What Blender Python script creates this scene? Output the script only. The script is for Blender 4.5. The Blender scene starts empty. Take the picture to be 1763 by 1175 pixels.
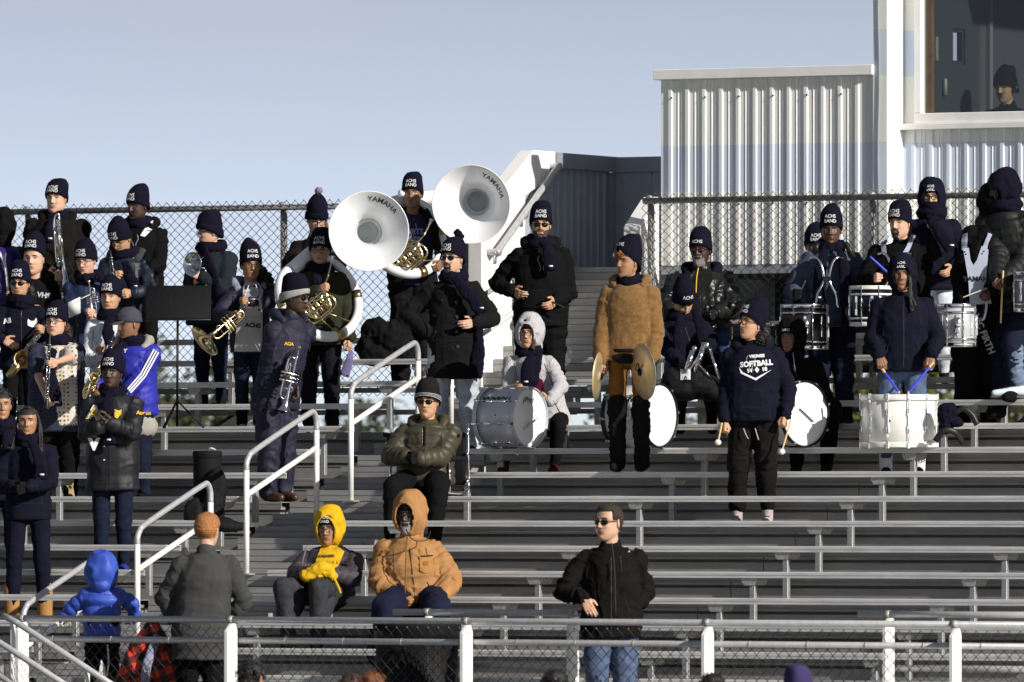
import bpy, math, random
import numpy as np
from mathutils import Vector, Matrix
sc = bpy.context.scene
# ---------------------------------------------------------------- camera
F = 15530.0; HORY = 875.0; CX = 881.5; HC = 3.0
cam = bpy.data.cameras.new("camera"); camo = bpy.data.objects.new("camera", cam)
sc.collection.objects.link(camo); sc.camera = camo
camo.location = (0, 0, HC); camo.rotation_euler = (math.radians(90), 0, 0)
cam.sensor_width = 36; cam.lens = 36 * F / 1763.0
cam.shift_y = (HORY - 587.5) / 1763.0
cam.clip_start = 1; cam.clip_end = 4000
cam.dof.use_dof = True; cam.dof.focus_distance = 73.0; cam.dof.aperture_fstop = 4.0
# ---------------------------------------------------------------- light
SUN_AZ = 48.0; SUN_EL = 26.0
w = bpy.data.worlds.new("World"); sc.world = w; w.use_nodes = True
nt = w.node_tree
bg = nt.nodes["Background"]
sky = nt.nodes.new("ShaderNodeTexSky"); sky.sky_type = 'NISHITA'; sky.sun_disc = False
sky.sun_elevation = math.radians(SUN_EL)
sky.air_density = 1.0; sky.dust_density = 1.6; sky.ozone_density = 3.2; sky.altitude = 0
_tc = nt.nodes.new("ShaderNodeTexCoord"); _mp = nt.nodes.new("ShaderNodeMapping"); _mp.inputs["Scale"].default_value = (1, 1, 6.0); _mp.inputs["Location"].default_value = (0, 0, .03)
nt.links.new(_tc.outputs["Generated"], _mp.inputs[0]); nt.links.new(_mp.outputs[0], sky.inputs[0])
_hs = nt.nodes.new("ShaderNodeHueSaturation"); _hs.inputs["Saturation"].default_value = .43; _hs.inputs["Hue"].default_value = .508; _hs.inputs["Value"].default_value = 1.04
nt.links.new(sky.outputs[0], _hs.inputs["Color"]); _cn = nt.nodes.new("ShaderNodeTexNoise"); _cn.inputs["Scale"].default_value = 14; _cn.inputs["Detail"].default_value = 5; _cm = nt.nodes.new("ShaderNodeMapping"); _cm.inputs["Scale"].default_value = (1, 1, 4)
nt.links.new(_tc.outputs["Generated"], _cm.inputs[0]); nt.links.new(_cm.outputs[0], _cn.inputs[0])
_cr = nt.nodes.new("ShaderNodeMapRange"); _cr.inputs[1].default_value = .5; _cr.inputs[2].default_value = .8; _cr.inputs[3].default_value = 0; _cr.inputs[4].default_value = .35; nt.links.new(_cn.outputs["Fac"], _cr.inputs[0])
_cx = nt.nodes.new("ShaderNodeMix"); _cx.data_type = 'RGBA'; _cx.inputs[7].default_value = (3.4, 3.3, 4.0, 1); nt.links.new(_cr.outputs[0], _cx.inputs[0]); nt.links.new(_hs.outputs[0], _cx.inputs[6]); _sx = nt.nodes.new("ShaderNodeSeparateXYZ"); nt.links.new(_tc.outputs["Generated"], _sx.inputs[0])
_gr = nt.nodes.new("ShaderNodeMapRange"); _gr.inputs[1].default_value = .06; _gr.inputs[2].default_value = .55; _gr.inputs[3].default_value = 1.0; _gr.inputs[4].default_value = .52; nt.links.new(_sx.outputs[2], _gr.inputs[0])
_ml = nt.nodes.new("ShaderNodeVectorMath"); _ml.operation = 'SCALE'; nt.links.new(_cx.outputs[2], _ml.inputs[0]); nt.links.new(_gr.outputs[0], _ml.inputs["Scale"]); nt.links.new(_ml.outputs[0], bg.inputs[0]); bg.inputs[1].default_value = 0.15
sun = bpy.data.lights.new("sun", 'SUN'); suno = bpy.data.objects.new("sun", sun)
sc.collection.objects.link(suno)
sun.energy = 5.0; sun.angle = math.radians(0.5); sun.color = (1.0, 0.95, 0.87)
_a = math.radians(SUN_AZ); _e = math.radians(SUN_EL)
SUNV = Vector((math.sin(_a) * math.cos(_e), -math.cos(_a) * math.cos(_e), math.sin(_e)))
suno.rotation_euler = SUNV.to_track_quat('Z', 'Y').to_euler()
suno.location = (40, -40, 60)
sky.sun_rotation = math.atan2(SUNV.x, SUNV.y)
sc.view_settings.view_transform = 'Standard'; sc.view_settings.look = 'None'
sc.view_settings.gamma = 1.0; sc.view_settings.exposure = 0.22
sc.cycles.max_bounces = 6
# ---------------------------------------------------------------- frame of the stand
PSI = math.radians(27.3155); S_, C_ = math.sin(PSI), math.cos(PSI)
D0 = 71.25; RISE = 0.1929; RUN = 0.5795; FH = 0.43
def zrow(n): return 3.093 + (n - 6) * RISE
def W(u, b, z): return Vector((u * S_ + b * C_, D0 + u * C_ - b * S_, z))
def proj(p): return (CX + F * p[0] / p[1], HORY - F * (p[2] - HC) / p[1])
def unproj(px, py, Y): return Vector(((px - CX) / F * Y, Y, HC + (HORY - py) / F * Y))
def bpx(px, u):
    q = (px - CX) / F
    return (q * (D0 + u * C_) - u * S_) / (C_ + q * S_)
UV = Vector((S_, C_, 0)); BV = Vector((C_, -S_, 0)); ZV = Vector((0, 0, 1))
# ---------------------------------------------------------------- noise
_rs = np.random.RandomState(7); _G = _rs.rand(32, 32, 32)
def vnoise(p):
    p = np.asarray(p, float); i = np.floor(p).astype(int); f = p - i; f = f * f * (3 - 2 * f)
    r = 0
    for dx in (0, 1):
        for dy in (0, 1):
            for dz in (0, 1):
                wt = (f[:, 0] if dx else 1 - f[:, 0]) * (f[:, 1] if dy else 1 - f[:, 1]) * (f[:, 2] if dz else 1 - f[:, 2])
                r = r + wt * _G[(i[:, 0] + dx) % 32, (i[:, 1] + dy) % 32, (i[:, 2] + dz) % 32]
    return r
def fbm(p): return .6 * vnoise(p) + .3 * vnoise(p * 2.1 + 5) + .1 * vnoise(p * 4.3 + 9)
# ---------------------------------------------------------------- materials
MATS = {}
def mat(name, col=(.5, .5, .5), rough=.6, metal=0., bump=0., bscale=200., var=0., vscale=6., sheen=0., coat=0., trans=0., spec=None, stretch=(1,1,1)):
    if name in MATS: return MATS[name]
    m = bpy.data.materials.new(name); m.use_nodes = True; t = m.node_tree; b = t.nodes["Principled BSDF"]
    b.inputs["Base Color"].default_value = (*col, 1); b.inputs["Roughness"].default_value = rough
    b.inputs["Metallic"].default_value = metal
    if spec is not None: b.inputs["Specular IOR Level"].default_value = spec
    if sheen: b.inputs["Sheen Weight"].default_value = sheen; b.inputs["Sheen Roughness"].default_value = .5
    if coat: b.inputs["Coat Weight"].default_value = coat; b.inputs["Coat Roughness"].default_value = .12
    if trans: b.inputs["Transmission Weight"].default_value = trans
    if bump or var:
        tc = t.nodes.new("ShaderNodeTexCoord"); mp = t.nodes.new("ShaderNodeMapping"); mp.inputs["Scale"].default_value = stretch
        t.links.new(tc.outputs["Object"], mp.inputs[0])
    if bump:
        n = t.nodes.new("ShaderNodeTexNoise"); n.inputs["Scale"].default_value = bscale; n.inputs["Detail"].default_value = 4
        bn = t.nodes.new("ShaderNodeBump"); bn.inputs["Strength"].default_value = bump; bn.inputs["Distance"].default_value = .01
        t.links.new(mp.outputs[0], n.inputs[0]); t.links.new(n.outputs["Fac"], bn.inputs["Height"]); t.links.new(bn.outputs[0], b.inputs["Normal"])
    if var:
        n = t.nodes.new("ShaderNodeTexNoise"); n.inputs["Scale"].default_value = vscale; n.inputs["Detail"].default_value = 6; n.inputs["Roughness"].default_value = .65
        r = t.nodes.new("ShaderNodeMapRange"); r.inputs["From Min"].default_value = .3; r.inputs["From Max"].default_value = .7
        r.inputs["To Min"].default_value = 1 - var; r.inputs["To Max"].default_value = 1 + var
        mx = t.nodes.new("ShaderNodeVectorMath"); mx.operation = 'SCALE'; mx.inputs[0].default_value = col
        t.links.new(mp.outputs[0], n.inputs[0]); t.links.new(n.outputs["Fac"], r.inputs["Value"]); t.links.new(r.outputs[0], mx.inputs["Scale"])
        t.links.new(mx.outputs[0], b.inputs["Base Color"])
    MATS[name] = m; return m
ALU = mat("aluminium", (.40, .40, .405), .42, .55, bump=.25, bscale=60, var=.12, vscale=5, stretch=(1, 1, 8))
ALUD = mat("aluminium_riser", (.27, .265, .255), .5, .2, bump=.25, bscale=60, var=.15, vscale=4, stretch=(1, 1, 8))
GALV = mat("galvanised_steel", (.42, .41, .38), .5, .5, bump=.2, bscale=80, var=.3, vscale=40)
PIPE = mat("pipe_steel", (.46, .46, .47), .38, .3, bump=.15, bscale=60, var=.15, vscale=20)
WPAINT = mat("white_paint", (.80, .79, .76), .45, 0, bump=.15, bscale=30, var=.05, vscale=8)
VINYL = mat("fence_wire", (.018, .018, .02), .45, .2)
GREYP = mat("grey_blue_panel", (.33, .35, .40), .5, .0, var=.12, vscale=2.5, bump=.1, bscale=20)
CHROME = mat("chrome", (.78, .78, .80), .12, 1.0)
SILVER = mat("silver_plate", (.72, .72, .74), .16, 1.0)
BRASS = mat("brass", (.66, .54, .30), .16, 1.0)
BRASSD = mat("dull_brass", (.50, .36, .14), .28, 1.0)
CYMB = mat("cymbal_bronze", (.72, .58, .36), .42, .75, bump=.3, bscale=120, var=.15, vscale=14)
BLACKP = mat("black_plastic", (.009, .009, .010), .42, spec=.3)
BLACKN = mat("black_nylon", (.008, .008, .0095), .75, bump=.4, bscale=40, spec=.12)
RUBBER = mat("black_rubber", (.02, .02, .02), .7)
WHITEF = mat("white_fiberglass", (.80, .81, .82), .22, 0, coat=.4)
WHITED = mat("white_lacquer", (.76, .75, .70), .25, 0, coat=.4)
SILVL = mat("silver_drum_lacquer", (.50, .52, .56), .28, .2, coat=.4)
DHEAD = mat("drum_head", (.80, .80, .79), .45, 0, bump=.05, bscale=30)
INK = mat("black_ink", (.012, .012, .014), .5)
WTHR = mat("white_thread", (.72, .72, .74), .8)
GOLDT = mat("gold_thread", (.65, .40, .02), .7)
WOODL = mat("pale_wood", (.62, .42, .20), .5)
FELT = mat("white_felt", (.78, .76, .70), .95, bump=.5, bscale=120)
BLUEST = mat("blue_stick_paint", (.03, .05, .62), .4)
PAPER = mat("paper", (.78, .77, .74), .8)
# ---------------------------------------------------------------- geometry helpers: geo = (verts Nx3, faces list)
def join(*gs):
    V = []; Fc = []; o = 0
    for v, f in gs:
        v = np.asarray(v, float).reshape(-1, 3); V.append(v); Fc += [tuple(i + o for i in q) for q in f]; o += len(v)
    return (np.vstack(V) if V else np.zeros((0, 3)), Fc)
def xf(g, M=None, loc=None, scale=None):
    v = np.asarray(g[0], float)
    if scale is not None: v = v * np.asarray(scale)
    if M is not None:
        A = np.array(M.to_3x3()) if len(M) == 4 else np.array(M)
        v = v @ A.T
        if len(M) == 4: v = v + np.array(M.translation)
    if loc is not None: v = v + np.array(loc)
    return (v, g[1])
def loft(rings, cap=True, closed=False):
    n = len(rings[0]); V = np.vstack(rings); Fc = []
    m = len(rings)
    for k in range(m if closed else m - 1):
        a = k * n; b = ((k + 1) % m) * n
        for i in range(n):
            j = (i + 1) % n
            Fc.append((a + i, a + j, b + j, b + i))
    if cap and not closed:
        Fc.append(tuple(range(n - 1, -1, -1))); Fc.append(tuple((m - 1) * n + i for i in range(n)))
    return (V, Fc)
def frame(d, up=None):
    d = Vector(d).normalized()
    up = Vector(up) if up is not None else (Vector((0, 0, 1)) if abs(d.z) < .9 else Vector((1, 0, 0)))
    x = up.cross(d)
    if x.length < 1e-6: x = Vector((1, 0, 0)).cross(d)
    x.normalize(); y = d.cross(x)
    return x, y, d
def ring(c, x, y, rx, ry, n=12, p=1.):
    t = np.arange(n) * 2 * math.pi / n; cs = np.cos(t); sn = np.sin(t)
    if p != 1: cs = np.sign(cs) * abs(cs) ** p; sn = np.sign(sn) * abs(sn) ** p
    return np.array(c) + np.outer(cs * rx, np.array(x)) + np.outer(sn * ry, np.array(y))
def cone(p0, r0, p1, r1, n=12, sy=1., up=None):
    p0 = Vector(p0); p1 = Vector(p1); d = p1 - p0
    if d.length < 1e-5: d = Vector((0, 0, 1e-4))
    x, y, z = frame(d, up); R = []
    for a in (-85, -55, -25, 0):
        a = math.radians(a); R.append(ring(p0 + z * r0 * math.sin(a), x, y, r0 * math.cos(a), r0 * math.cos(a) * sy, n))
    for a in (0, 25, 55, 85):
        a = math.radians(a); R.append(ring(p1 + z * r1 * math.sin(a), x, y, r1 * math.cos(a), r1 * math.cos(a) * sy, n))
    return loft(R)
def ell(c, rx, ry, rz, n=16, m=9, M=None):
    R = []
    for k in range(m):
        a = -math.pi / 2 + math.pi * (k + .3) / (m - .4)
        R.append(ring((0, 0, rz * math.sin(a)), (1, 0, 0), (0, 1, 0), rx * math.cos(a), ry * math.cos(a), n))
    g = loft(R)
    if M is not None: g = xf(g, M)
    return xf(g, loc=c)
def cr(pts, k=6):
    P = [Vector(p) for p in pts]
    if len(P) < 3: return P
    P = [P[0] * 2 - P[1]] + P + [P[-1] * 2 - P[-2]]; out = []
    for i in range(1, len(P) - 2):
        for j in range(k):
            t = j / k
            out.append(.5 * ((2 * P[i]) + (P[i + 1] - P[i - 1]) * t + (2 * P[i - 1] - 5 * P[i] + 4 * P[i + 1] - P[i + 2]) * t * t + (3 * P[i] - P[i - 1] - 3 * P[i + 1] + P[i + 2]) * t ** 3))
    out.append(P[-2]); return out
def tube(pts, r, n=8, closed=False, flat=1., up=None):
    P = [Vector(p) for p in pts]; m = len(P); R = []
    rr = r if hasattr(r, '__len__') else [r] * m
    px = None
    for i in range(m):
        if closed: t = P[(i + 1) % m] - P[i - 1]
        else: t = P[min(i + 1, m - 1)] - P[max(i - 1, 0)]
        if t.length < 1e-7: t = Vector((0, 0, 1))
        t.normalize()
        if px is None: x, y, _ = frame(t, up)
        else:
            x = px - t * px.dot(t)
            if x.length < 1e-6: x, _, _ = frame(t)
            x.normalize(); y = t.cross(x)
        px = x
        R.append(ring(P[i], x, y, rr[i], rr[i] * flat, n))
    return loft(R, closed=closed)
def box(c, ax, ay, az, sx, sy, sz, bev=0.):
    c = Vector(c); ax = Vector(ax); ay = Vector(ay); az = Vector(az)
    if bev:
        b = bev; R = []
        for (z, k) in ((-sz / 2, b), (-sz / 2 + b, 0), (sz / 2 - b, 0), (sz / 2, b)):
            hx = sx / 2 - k; hy = sy / 2 - k; q = []
            for (a, d) in ((hx - b, -hy), (hx, -hy + b), (hx, hy - b), (hx - b, hy), (-hx + b, hy), (-hx, hy - b), (-hx, -hy + b), (-hx + b, -hy)):
                q.append(c + ax * a + ay * d + az * z)
            R.append(np.array(q))
        return loft(R)
    R = []
    for z in (-sz / 2, sz / 2):
        R.append(np.array([c + ax * a * sx / 2 + ay * d * sy / 2 + az * z for a, d in ((1, -1), (1, 1), (-1, 1), (-1, -1))]))
    return loft(R)
def lathe(prof, c, ax, n=32, up=None, cap=False):
    x, y, z = frame(ax, up); c = Vector(c)
    return loft([ring(c + z * h, x, y, max(r, 1e-4), max(r, 1e-4), n) for r, h in prof], cap=cap)
def prism(poly, o, ax, ay, az, depth):
    """polygon (2d, in ax/ay) extruded along az by depth"""
    o = Vector(o); ax = Vector(ax); ay = Vector(ay); az = Vector(az)
    return loft([np.array([o + ax * a + ay * b + az * d for a, b in poly]) for d in (0, depth)])
# ---------------------------------------------------------------- object creation
def mk(name, g, m, loc=(0, 0, 0), smooth=True, midx=None):
    me = bpy.data.meshes.new(name)
    v = np.asarray(g[0], float) - np.array(loc)
    me.from_pydata(v.tolist(), [], [list(q) for q in g[1]])
    for mm in (m if isinstance(m, (list, tuple)) else [m]): me.materials.append(mm)
    if midx is not None: me.polygons.foreach_set("material_index", midx)
    if smooth: me.polygons.foreach_set("use_smooth", [True] * len(me.polygons))
    me.update()
    return me
def link(o): sc.collection.objects.link(o); return o
ALL = {}
class Thing:
    def __init__(s, name, label=None, cat=None, loc=(0, 0, 0), group=None, kind=None, g=None, m=None, smooth=True, midx=None):
        s.loc = Vector(loc)
        if g is not None: s.o = bpy.data.objects.new(name, mk(name, g, m, s.loc, smooth, midx))
        else: s.o = bpy.data.objects.new(name, None); s.o.empty_display_size = .1
        s.o.location = s.loc; link(s.o)
        if label: s.o["label"] = label
        if cat: s.o["category"] = cat
        if group: s.o["group"] = group
        if kind: s.o["kind"] = kind
    def add(s, name, g, m, parent=None, smooth=True, label=None, midx=None):
        if len(g[1]) == 0: return None
        o = bpy.data.objects.new(name, mk(name, g, m, s.loc, smooth, midx)); link(o)
        o.parent = parent or s.o
        if label: o["label"] = label
        return o
def sharp(o, ang=35):
    me = o.data
    try: me.set_sharp_from_angle(angle=math.radians(ang))
    except Exception: pass
    return o
def remesh(g, voxel, smooth=4, fac=.5):
    me = bpy.data.meshes.new("tmp"); me.from_pydata(np.asarray(g[0]).tolist(), [], [list(q) for q in g[1]])
    o = bpy.data.objects.new("tmp", me); link(o)
    r = o.modifiers.new("r", 'REMESH'); r.mode = 'VOXEL'; r.voxel_size = voxel
    if smooth: s = o.modifiers.new("s", 'SMOOTH'); s.iterations = smooth; s.factor = fac
    dg = bpy.context.evaluated_depsgraph_get(); ev = o.evaluated_get(dg); m2 = ev.to_mesh()
    n = len(m2.vertices); v = np.empty(n * 3); m2.vertices.foreach_get("co", v); v = v.reshape(-1, 3)
    f = [tuple(p.vertices) for p in m2.polygons]
    no = np.empty(n * 3); m2.vertices.foreach_get("normal", no); no = no.reshape(-1, 3)
    ev.to_mesh_clear(); bpy.data.objects.remove(o); bpy.data.meshes.remove(me)
    return (v, f), no
_TX = {}
def text2d(s, size, bold=.0, depth=.0):
    k = (s, bold)
    if k not in _TX:
        cu = bpy.data.curves.new("t", 'FONT'); cu.body = s; cu.size = 1; cu.align_x = 'CENTER'; cu.align_y = 'CENTER'; cu.offset = bold; cu.resolution_u = 2
        o = bpy.data.objects.new("t", cu); link(o); dg = bpy.context.evaluated_depsgraph_get(); ev = o.evaluated_get(dg); m = ev.to_mesh()
        import bmesh
        bm = bmesh.new(); bm.from_mesh(m)
        bmesh.ops.triangulate(bm, faces=bm.faces[:]); bmesh.ops.subdivide_edges(bm, edges=[e for e in bm.edges if e.calc_length() > .12], cuts=2, use_grid_fill=False)
        bmesh.ops.triangulate(bm, faces=bm.faces[:])
        v = np.array([x.co[:] for x in bm.verts]); f = [tuple(q.index for q in p.verts) for p in bm.faces]; bm.free()
        ev.to_mesh_clear(); bpy.data.objects.remove(o); bpy.data.curves.remove(cu); _TX[k] = (v, f)
    v, f = _TX[k]
    return (v * size, f)
def textp(s, size, c, ax, ay, bold=.03, off=.0, sx=1.):
    v, f = text2d(s, size, bold); ax = Vector(ax).normalized(); ay = Vector(ay).normalized(); az = ax.cross(ay)
    return (np.array(c) + np.outer(v[:, 0] * sx, ax) + np.outer(v[:, 1], ay) + np.array(az) * off, f)
# ================================================================ people
def G2(x, s): return np.exp(-(x / s) ** 2)
_HT = [(-.122, .006, .052, -.040), (-.119, .024, .072, -.020), (-.110, .038, .080, .004), (-.095, .050, .086, .028), (-.075, .060, .087, .046), (-.05, .067, .087, .072),
       (-.02, .072, .088, .092), (.01, .075, .088, .100), (.04, .076, .090, .101), (.07, .071, .083, .095), (.095, .057, .066, .078), (.112, .034, .040, .048), (.120, .006, .008, .010)]
def head_geo(nose=1., beard=None, hair=False, jaw=1., brow=1., smile=0.):
    T = np.array(_HT); zs = []
    for a, b_, k in ((-.122, -.11, 4), (-.11, .045, 50), (.045, .12, 14)): zs += list(np.linspace(a, b_, k, endpoint=False))
    zs = np.array(zs + [.12]); NL = 84
    s = np.arange(NL) / NL * 2 * math.pi - math.pi; th = s - .62 * np.sin(s)
    V = []
    for z in zs:
        w_ = np.interp(z, T[:, 0], T[:, 1]); f = np.interp(z, T[:, 0], T[:, 2]); b = np.interp(z, T[:, 0], T[:, 3])
        if z < -.02: w_ = w_ * (1 + (jaw - 1) * min(1, (-.02 - z) / .05))
        sn = np.sin(th); cs = np.cos(th)
        x = w_ * np.sign(sn) * abs(sn) ** .92; y = np.where(cs > 0, -f * abs(cs) ** .88, b * abs(cs))
        if b < 0: y = np.where(cs > 0, y, b * abs(cs))
        V.append(np.stack([x, y, np.full(NL, z)], 1))
    V = np.vstack(V); x, y, z = V[:, 0].copy(), V[:, 1].copy(), V[:, 2].copy()
    fr = (y < -.02) * np.clip((-y - .02) / .03, 0, 1)
    nz = np.clip((.026 - z) / .052, 0, 1) * (z > -.034); nz = np.where((z <= -.026), np.clip((z + .038) / .012, 0, 1), nz)
    wid = .008 + .0085 * np.clip((.0 - z) / .025, 0, 1) * nose
    d = (.006 + .020 * nz) * np.exp(-(x / wid) ** 2) * ((z < .03) & (z > -.038)) * np.where(nz > 0, 1, 0) * nose ** .3
    d = d - .0115 * G2(abs(x) - .031, .016) * G2(z - .012, .012)
    d = d + .0055 * G2(abs(x) - .028, .024) * G2(z - .033, .007) + .005 * G2(abs(x) - .044, .018) * G2(z + .022, .018)
    lz = z - smile * .10 * x * x / .02
    d = d + .0085 * G2(x, .026) * G2(lz + .057, .012) * (.85 + .15 * nose) - .006 * G2(x, .024) * G2(lz + .057, .0022)
    d = d + .006 * G2(x, .018) * G2(z + .098, .012) - .003 * G2(x, .02) * G2(z + .076, .006)
    # eye balls and lids
    d = d + .0045 * np.exp(-((abs(x) - .031) / .012) ** 4 - ((z - .011) / .0065) ** 2)
    if beard is not None:
        bm = beard_mask(x, z, y, beard); d = d + bm * (.006 + .004 * fbm(V * 120))
        V[:, 2] -= bm * (z < -.09) * .012
    V[:, 1] -= d * fr
    Fc = loft(list(V.reshape(len(zs), NL, 3)))[1]
    cen = np.array([V[list(q)].mean(0) for q in Fc]); cx, cy, cz = cen[:, 0], cen[:, 1], cen[:, 2]
    mi = np.zeros(len(Fc), int); front = cy < -.04
    lcz = cz - smile * .10 * cx * cx / .02
    mi[front & (abs(lcz + .057) < .0095 * (1 - (cx / .028) ** 2))] = 1
    if smile > .6: mi[front & (abs(lcz + .057) < .0045 * (1 - (cx / .02) ** 2))] = 4
    mi[front & (abs(cz - .034 + (abs(cx) - .03) ** 2 * 6) < .0042 * brow) & (abs(cx) > .013) & (abs(cx) < .048)] = 2
    e = ((abs(cx) - .031) / .013) ** 2 + ((cz - .0105) / .0040) ** 2
    mi[front & (e < 1)] = 4
    mi[front & (e < 1) & (((abs(cx) - .031) / .0058) ** 2 < 1)] = 3
    mi[front & (((abs(cx) - .031) / .016) ** 2 < 1) & (abs(cz - .0165 + (abs(cx) - .031) ** 2 * 12) < .0016)] = 2
    if beard is not None: mi[(beard_mask(cx, cz, cy, beard) > .5) & (mi != 1)] = 5
    if hair: mi[(cz > .055 + .25 * (cy + .08)) & (cy < -.02) & (cz > .062) | (cy >= -.02) & (cz > -.045 + .0 * cy) & ~((abs(cx) > .06) & (cy < .005) & (cz < .02))] = 2
    # ears
    ears = []
    for sx in (-1, 1):
        R = Matrix.Rotation(sx * .35, 3, 'Z')
        ears.append(ell((sx * .077, .012, -.002), .007, .017, .031, 10, 7, R))
        ears.append(ell((sx * .0745, .006, -.012), .006, .010, .018, 8, 5, R))
    g = join((V, Fc), *ears); mi = np.concatenate([mi, np.zeros(len(g[1]) - len(Fc), int)])
    return g, mi
def beard_mask(x, z, y, kind):
    if kind == 'full': m = ((z < -.046 + .30 * np.clip(abs(x) - .03, 0, .03) / .03 * .05) & (y < .0) & ~((z > -.066) & (abs(x) < .022))) | ((abs(z + .042) < .006) & (abs(x) < .03) & (y < -.04)) | ((abs(x) > .058) & (z < 0.0) & (z > -.09) & (abs(y + .02) < .022))
    elif kind == 'chin': m = ((z < -.070 + .25 * x * x / .05) & (abs(x) < .050) & (y < -.0)) | ((abs(z + .044) < .004) & (abs(x) < .026) & (y < -.04)) | ((abs(abs(x) - .029) < .006) & (z < -.04) & (z > -.09) & (y < -.04))
    elif kind == 'goatee': m = ((z < -.068) & (abs(x) < .026) & (y < -.03)) | ((abs(z + .044) < .005) & (abs(x) < .028) & (y < -.04)) | ((abs(abs(x) - .027) < .005) & (z < -.04) & (z > -.09) & (y < -.04))
    else: m = (abs(z + .044) < .0045) & (abs(x) < .026) & (y < -.04)
    return (m & ~((abs(z + .057) < .009) & (abs(x) < .025))).astype(float)
_HD = {}
def head_cached(**k):
    key = tuple(sorted(k.items(), key=str))
    if key not in _HD: _HD[key] = head_geo(**k)
    return _HD[key]
_HN = {}
def hand_geo(pose):
    if pose in _HN: return _HN[pose]
    curl = {'relax': (22, 30, 20), 'grip': (62, 78, 45), 'fist': (80, 95, 60), 'flat': (8, 10, 6), 'hold': (42, 55, 30)}[pose]
    gs = [cone((0, 0, 0), .024, (.045, .0, 0), .030, 12, .55, (0, 0, 1)), cone((.04, .022, 0), .016, (.088, .026, 0), .0125, 10), cone((.04, 0, 0), .017, (.092, .008, 0), .0125, 10),
          cone((.04, -.012, 0), .017, (.088, -.011, 0), .0125, 10), cone((.035, -.022, 0), .015, (.08, -.029, 0), .012, 10)]
    for k, (y, L, x0) in enumerate(((.027, .070, .088), (.009, .078, .092), (-.011, .072, .088), (-.030, .056, .080))):
        p = Vector((x0, y, 0)); a = 0
        for j, (fr_, r) in enumerate(((.45, .0098), (.30, .0090), (.25, .0082))):
            a += math.radians(curl[j] + k * 3)
            q = p + Vector((math.cos(a), (y * .6) * (1 if pose == 'flat' else .3), -math.sin(a))) * L * fr_
            gs.append(cone(p, r, q, r * .92, 10)); p = q
    tb = {'relax': (.045, .052, -.012), 'flat': (.05, .062, 0), 'grip': (.062, .030, -.040), 'fist': (.065, .022, -.040), 'hold': (.058, .040, -.035)}[pose]
    tt = {'relax': (.078, .058, -.022), 'flat': (.083, .078, 0), 'grip': (.085, .004, -.050), 'fist': (.085, -.004, -.042), 'hold': (.090, .024, -.045)}[pose]
    gs += [cone((.012, .018, -.004), .016, tb, .0125, 10), cone(tb, .012, tt, .0095, 10)]
    (v, f), no = remesh(join(*gs), .0036, 2)
    _HN[pose] = (v, f); return _HN[pose]
def place_hand(wp, d, pn, pose, S=1., side=1):
    """wp wrist, d direction, pn palm normal, side=+1: thumb toward d x ..."""
    d = Vector(d).normalized(); pn = Vector(pn); pn = (pn - d * pn.dot(d))
    if pn.length < 1e-3: pn = frame(d)[0]
    pn.normalize(); z = -pn; y = z.cross(d) * side
    v, f = hand_geo(pose); M = np.array([d[:], y[:], z[:]])
    v = (v * S) @ M + np.array(wp)
    return (v, f if side > 0 else [q[::-1] for q in f])
def ik(a, t, L1, L2, pole):
    a = Vector(a); t = Vector(t); d = t - a; L = d.length
    if L > (L1 + L2) * .995: k = (L1 + L2) * .995 / L; t = a + d * k; d = t - a; L = d.length
    if L < abs(L1 - L2) + .02: L = abs(L1 - L2) + .02
    dn = d.normalized(); x = (L1 * L1 - L2 * L2 + L * L) / (2 * L); h = math.sqrt(max(L1 * L1 - x * x, 0))
    p = Vector(pole) - a; p = p - dn * p.dot(dn)
    if p.length < 1e-4: p = frame(dn)[0]
    p.normalize()
    return a + dn * x + p * h, t
def foldify(v, no, amp, seed, sc_=(7, 7, 11), fine=.3):
    o = seed * 3.7; p = v * np.array(sc_)
    n1 = vnoise(p + o); n2 = vnoise(p * 2.3 + o + 4); n3 = vnoise(v * 38 + o)
    r1 = 1 - abs(2 * n1 - 1) * 2; r2 = 1 - abs(2 * n2 - 1) * 2
    return v + no * ((amp * (.6 * r1 + .4 * r2 + fine * (n3 - .5)))[:, None])
def drape(v, no, segs, amp, seed, al=13., ac=4.5):
    """cloth folds running across each limb, wandering diagonally"""
    best = np.full(len(v), 9.); q = v * ac; fc = np.ones(len(v))
    for a, b, r in segs:
        d, t = segdist(v, a, b); d = d - r; m = d < best; best[m] = d[m]; fc[m] = .55 if r > .1 else 1.
        dv = np.array(b) - np.array(a); L = np.linalg.norm(dv) + 1e-9; dv = dv / L
        q[m] = (v * ac + np.outer(t * (al - ac), dv))[m]
    o = seed * 3.7; wv = (vnoise(v * 6 + o) - .5) * 2.2; q = q + wv[:, None]
    n1 = vnoise(q + o); n2 = vnoise(q * 1.9 + o + 4); n3 = vnoise(v * 30 + o)
    r1 = (1 - abs(2 * n1 - 1)) ** 2.2; r2 = (1 - abs(2 * n2 - 1)) ** 2
    return v + no * ((amp * fc * (1.5 * r1 + .7 * r2 - .95 + .15 * (n3 - .5)))[:, None])
def segdist(v, a, b):
    a = np.array(a); b = np.array(b); d = b - a; L = np.linalg.norm(d); t = np.clip((v - a) @ d / (L * L + 1e-9), 0, 1)
    return np.linalg.norm(v - (a + t[:, None] * d), axis=1), ((v - a) @ d) / (L + 1e-9)
def puff(v, no, segs, amp=.014, per=.075):
    best = np.full(len(v), 9.); s = np.zeros(len(v))
    for a, b, r in segs:
        d, t = segdist(v, a, b); d = d - r; m = d < best; best[m] = d[m]; s[m] = t[m]
    w_ = abs(np.sin(math.pi * (s + .006 * (vnoise(v * 18) - .5)) / per)) ** .6
    return v + no * (amp * (w_ - .6))[:, None]
SKIN = {}
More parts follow.
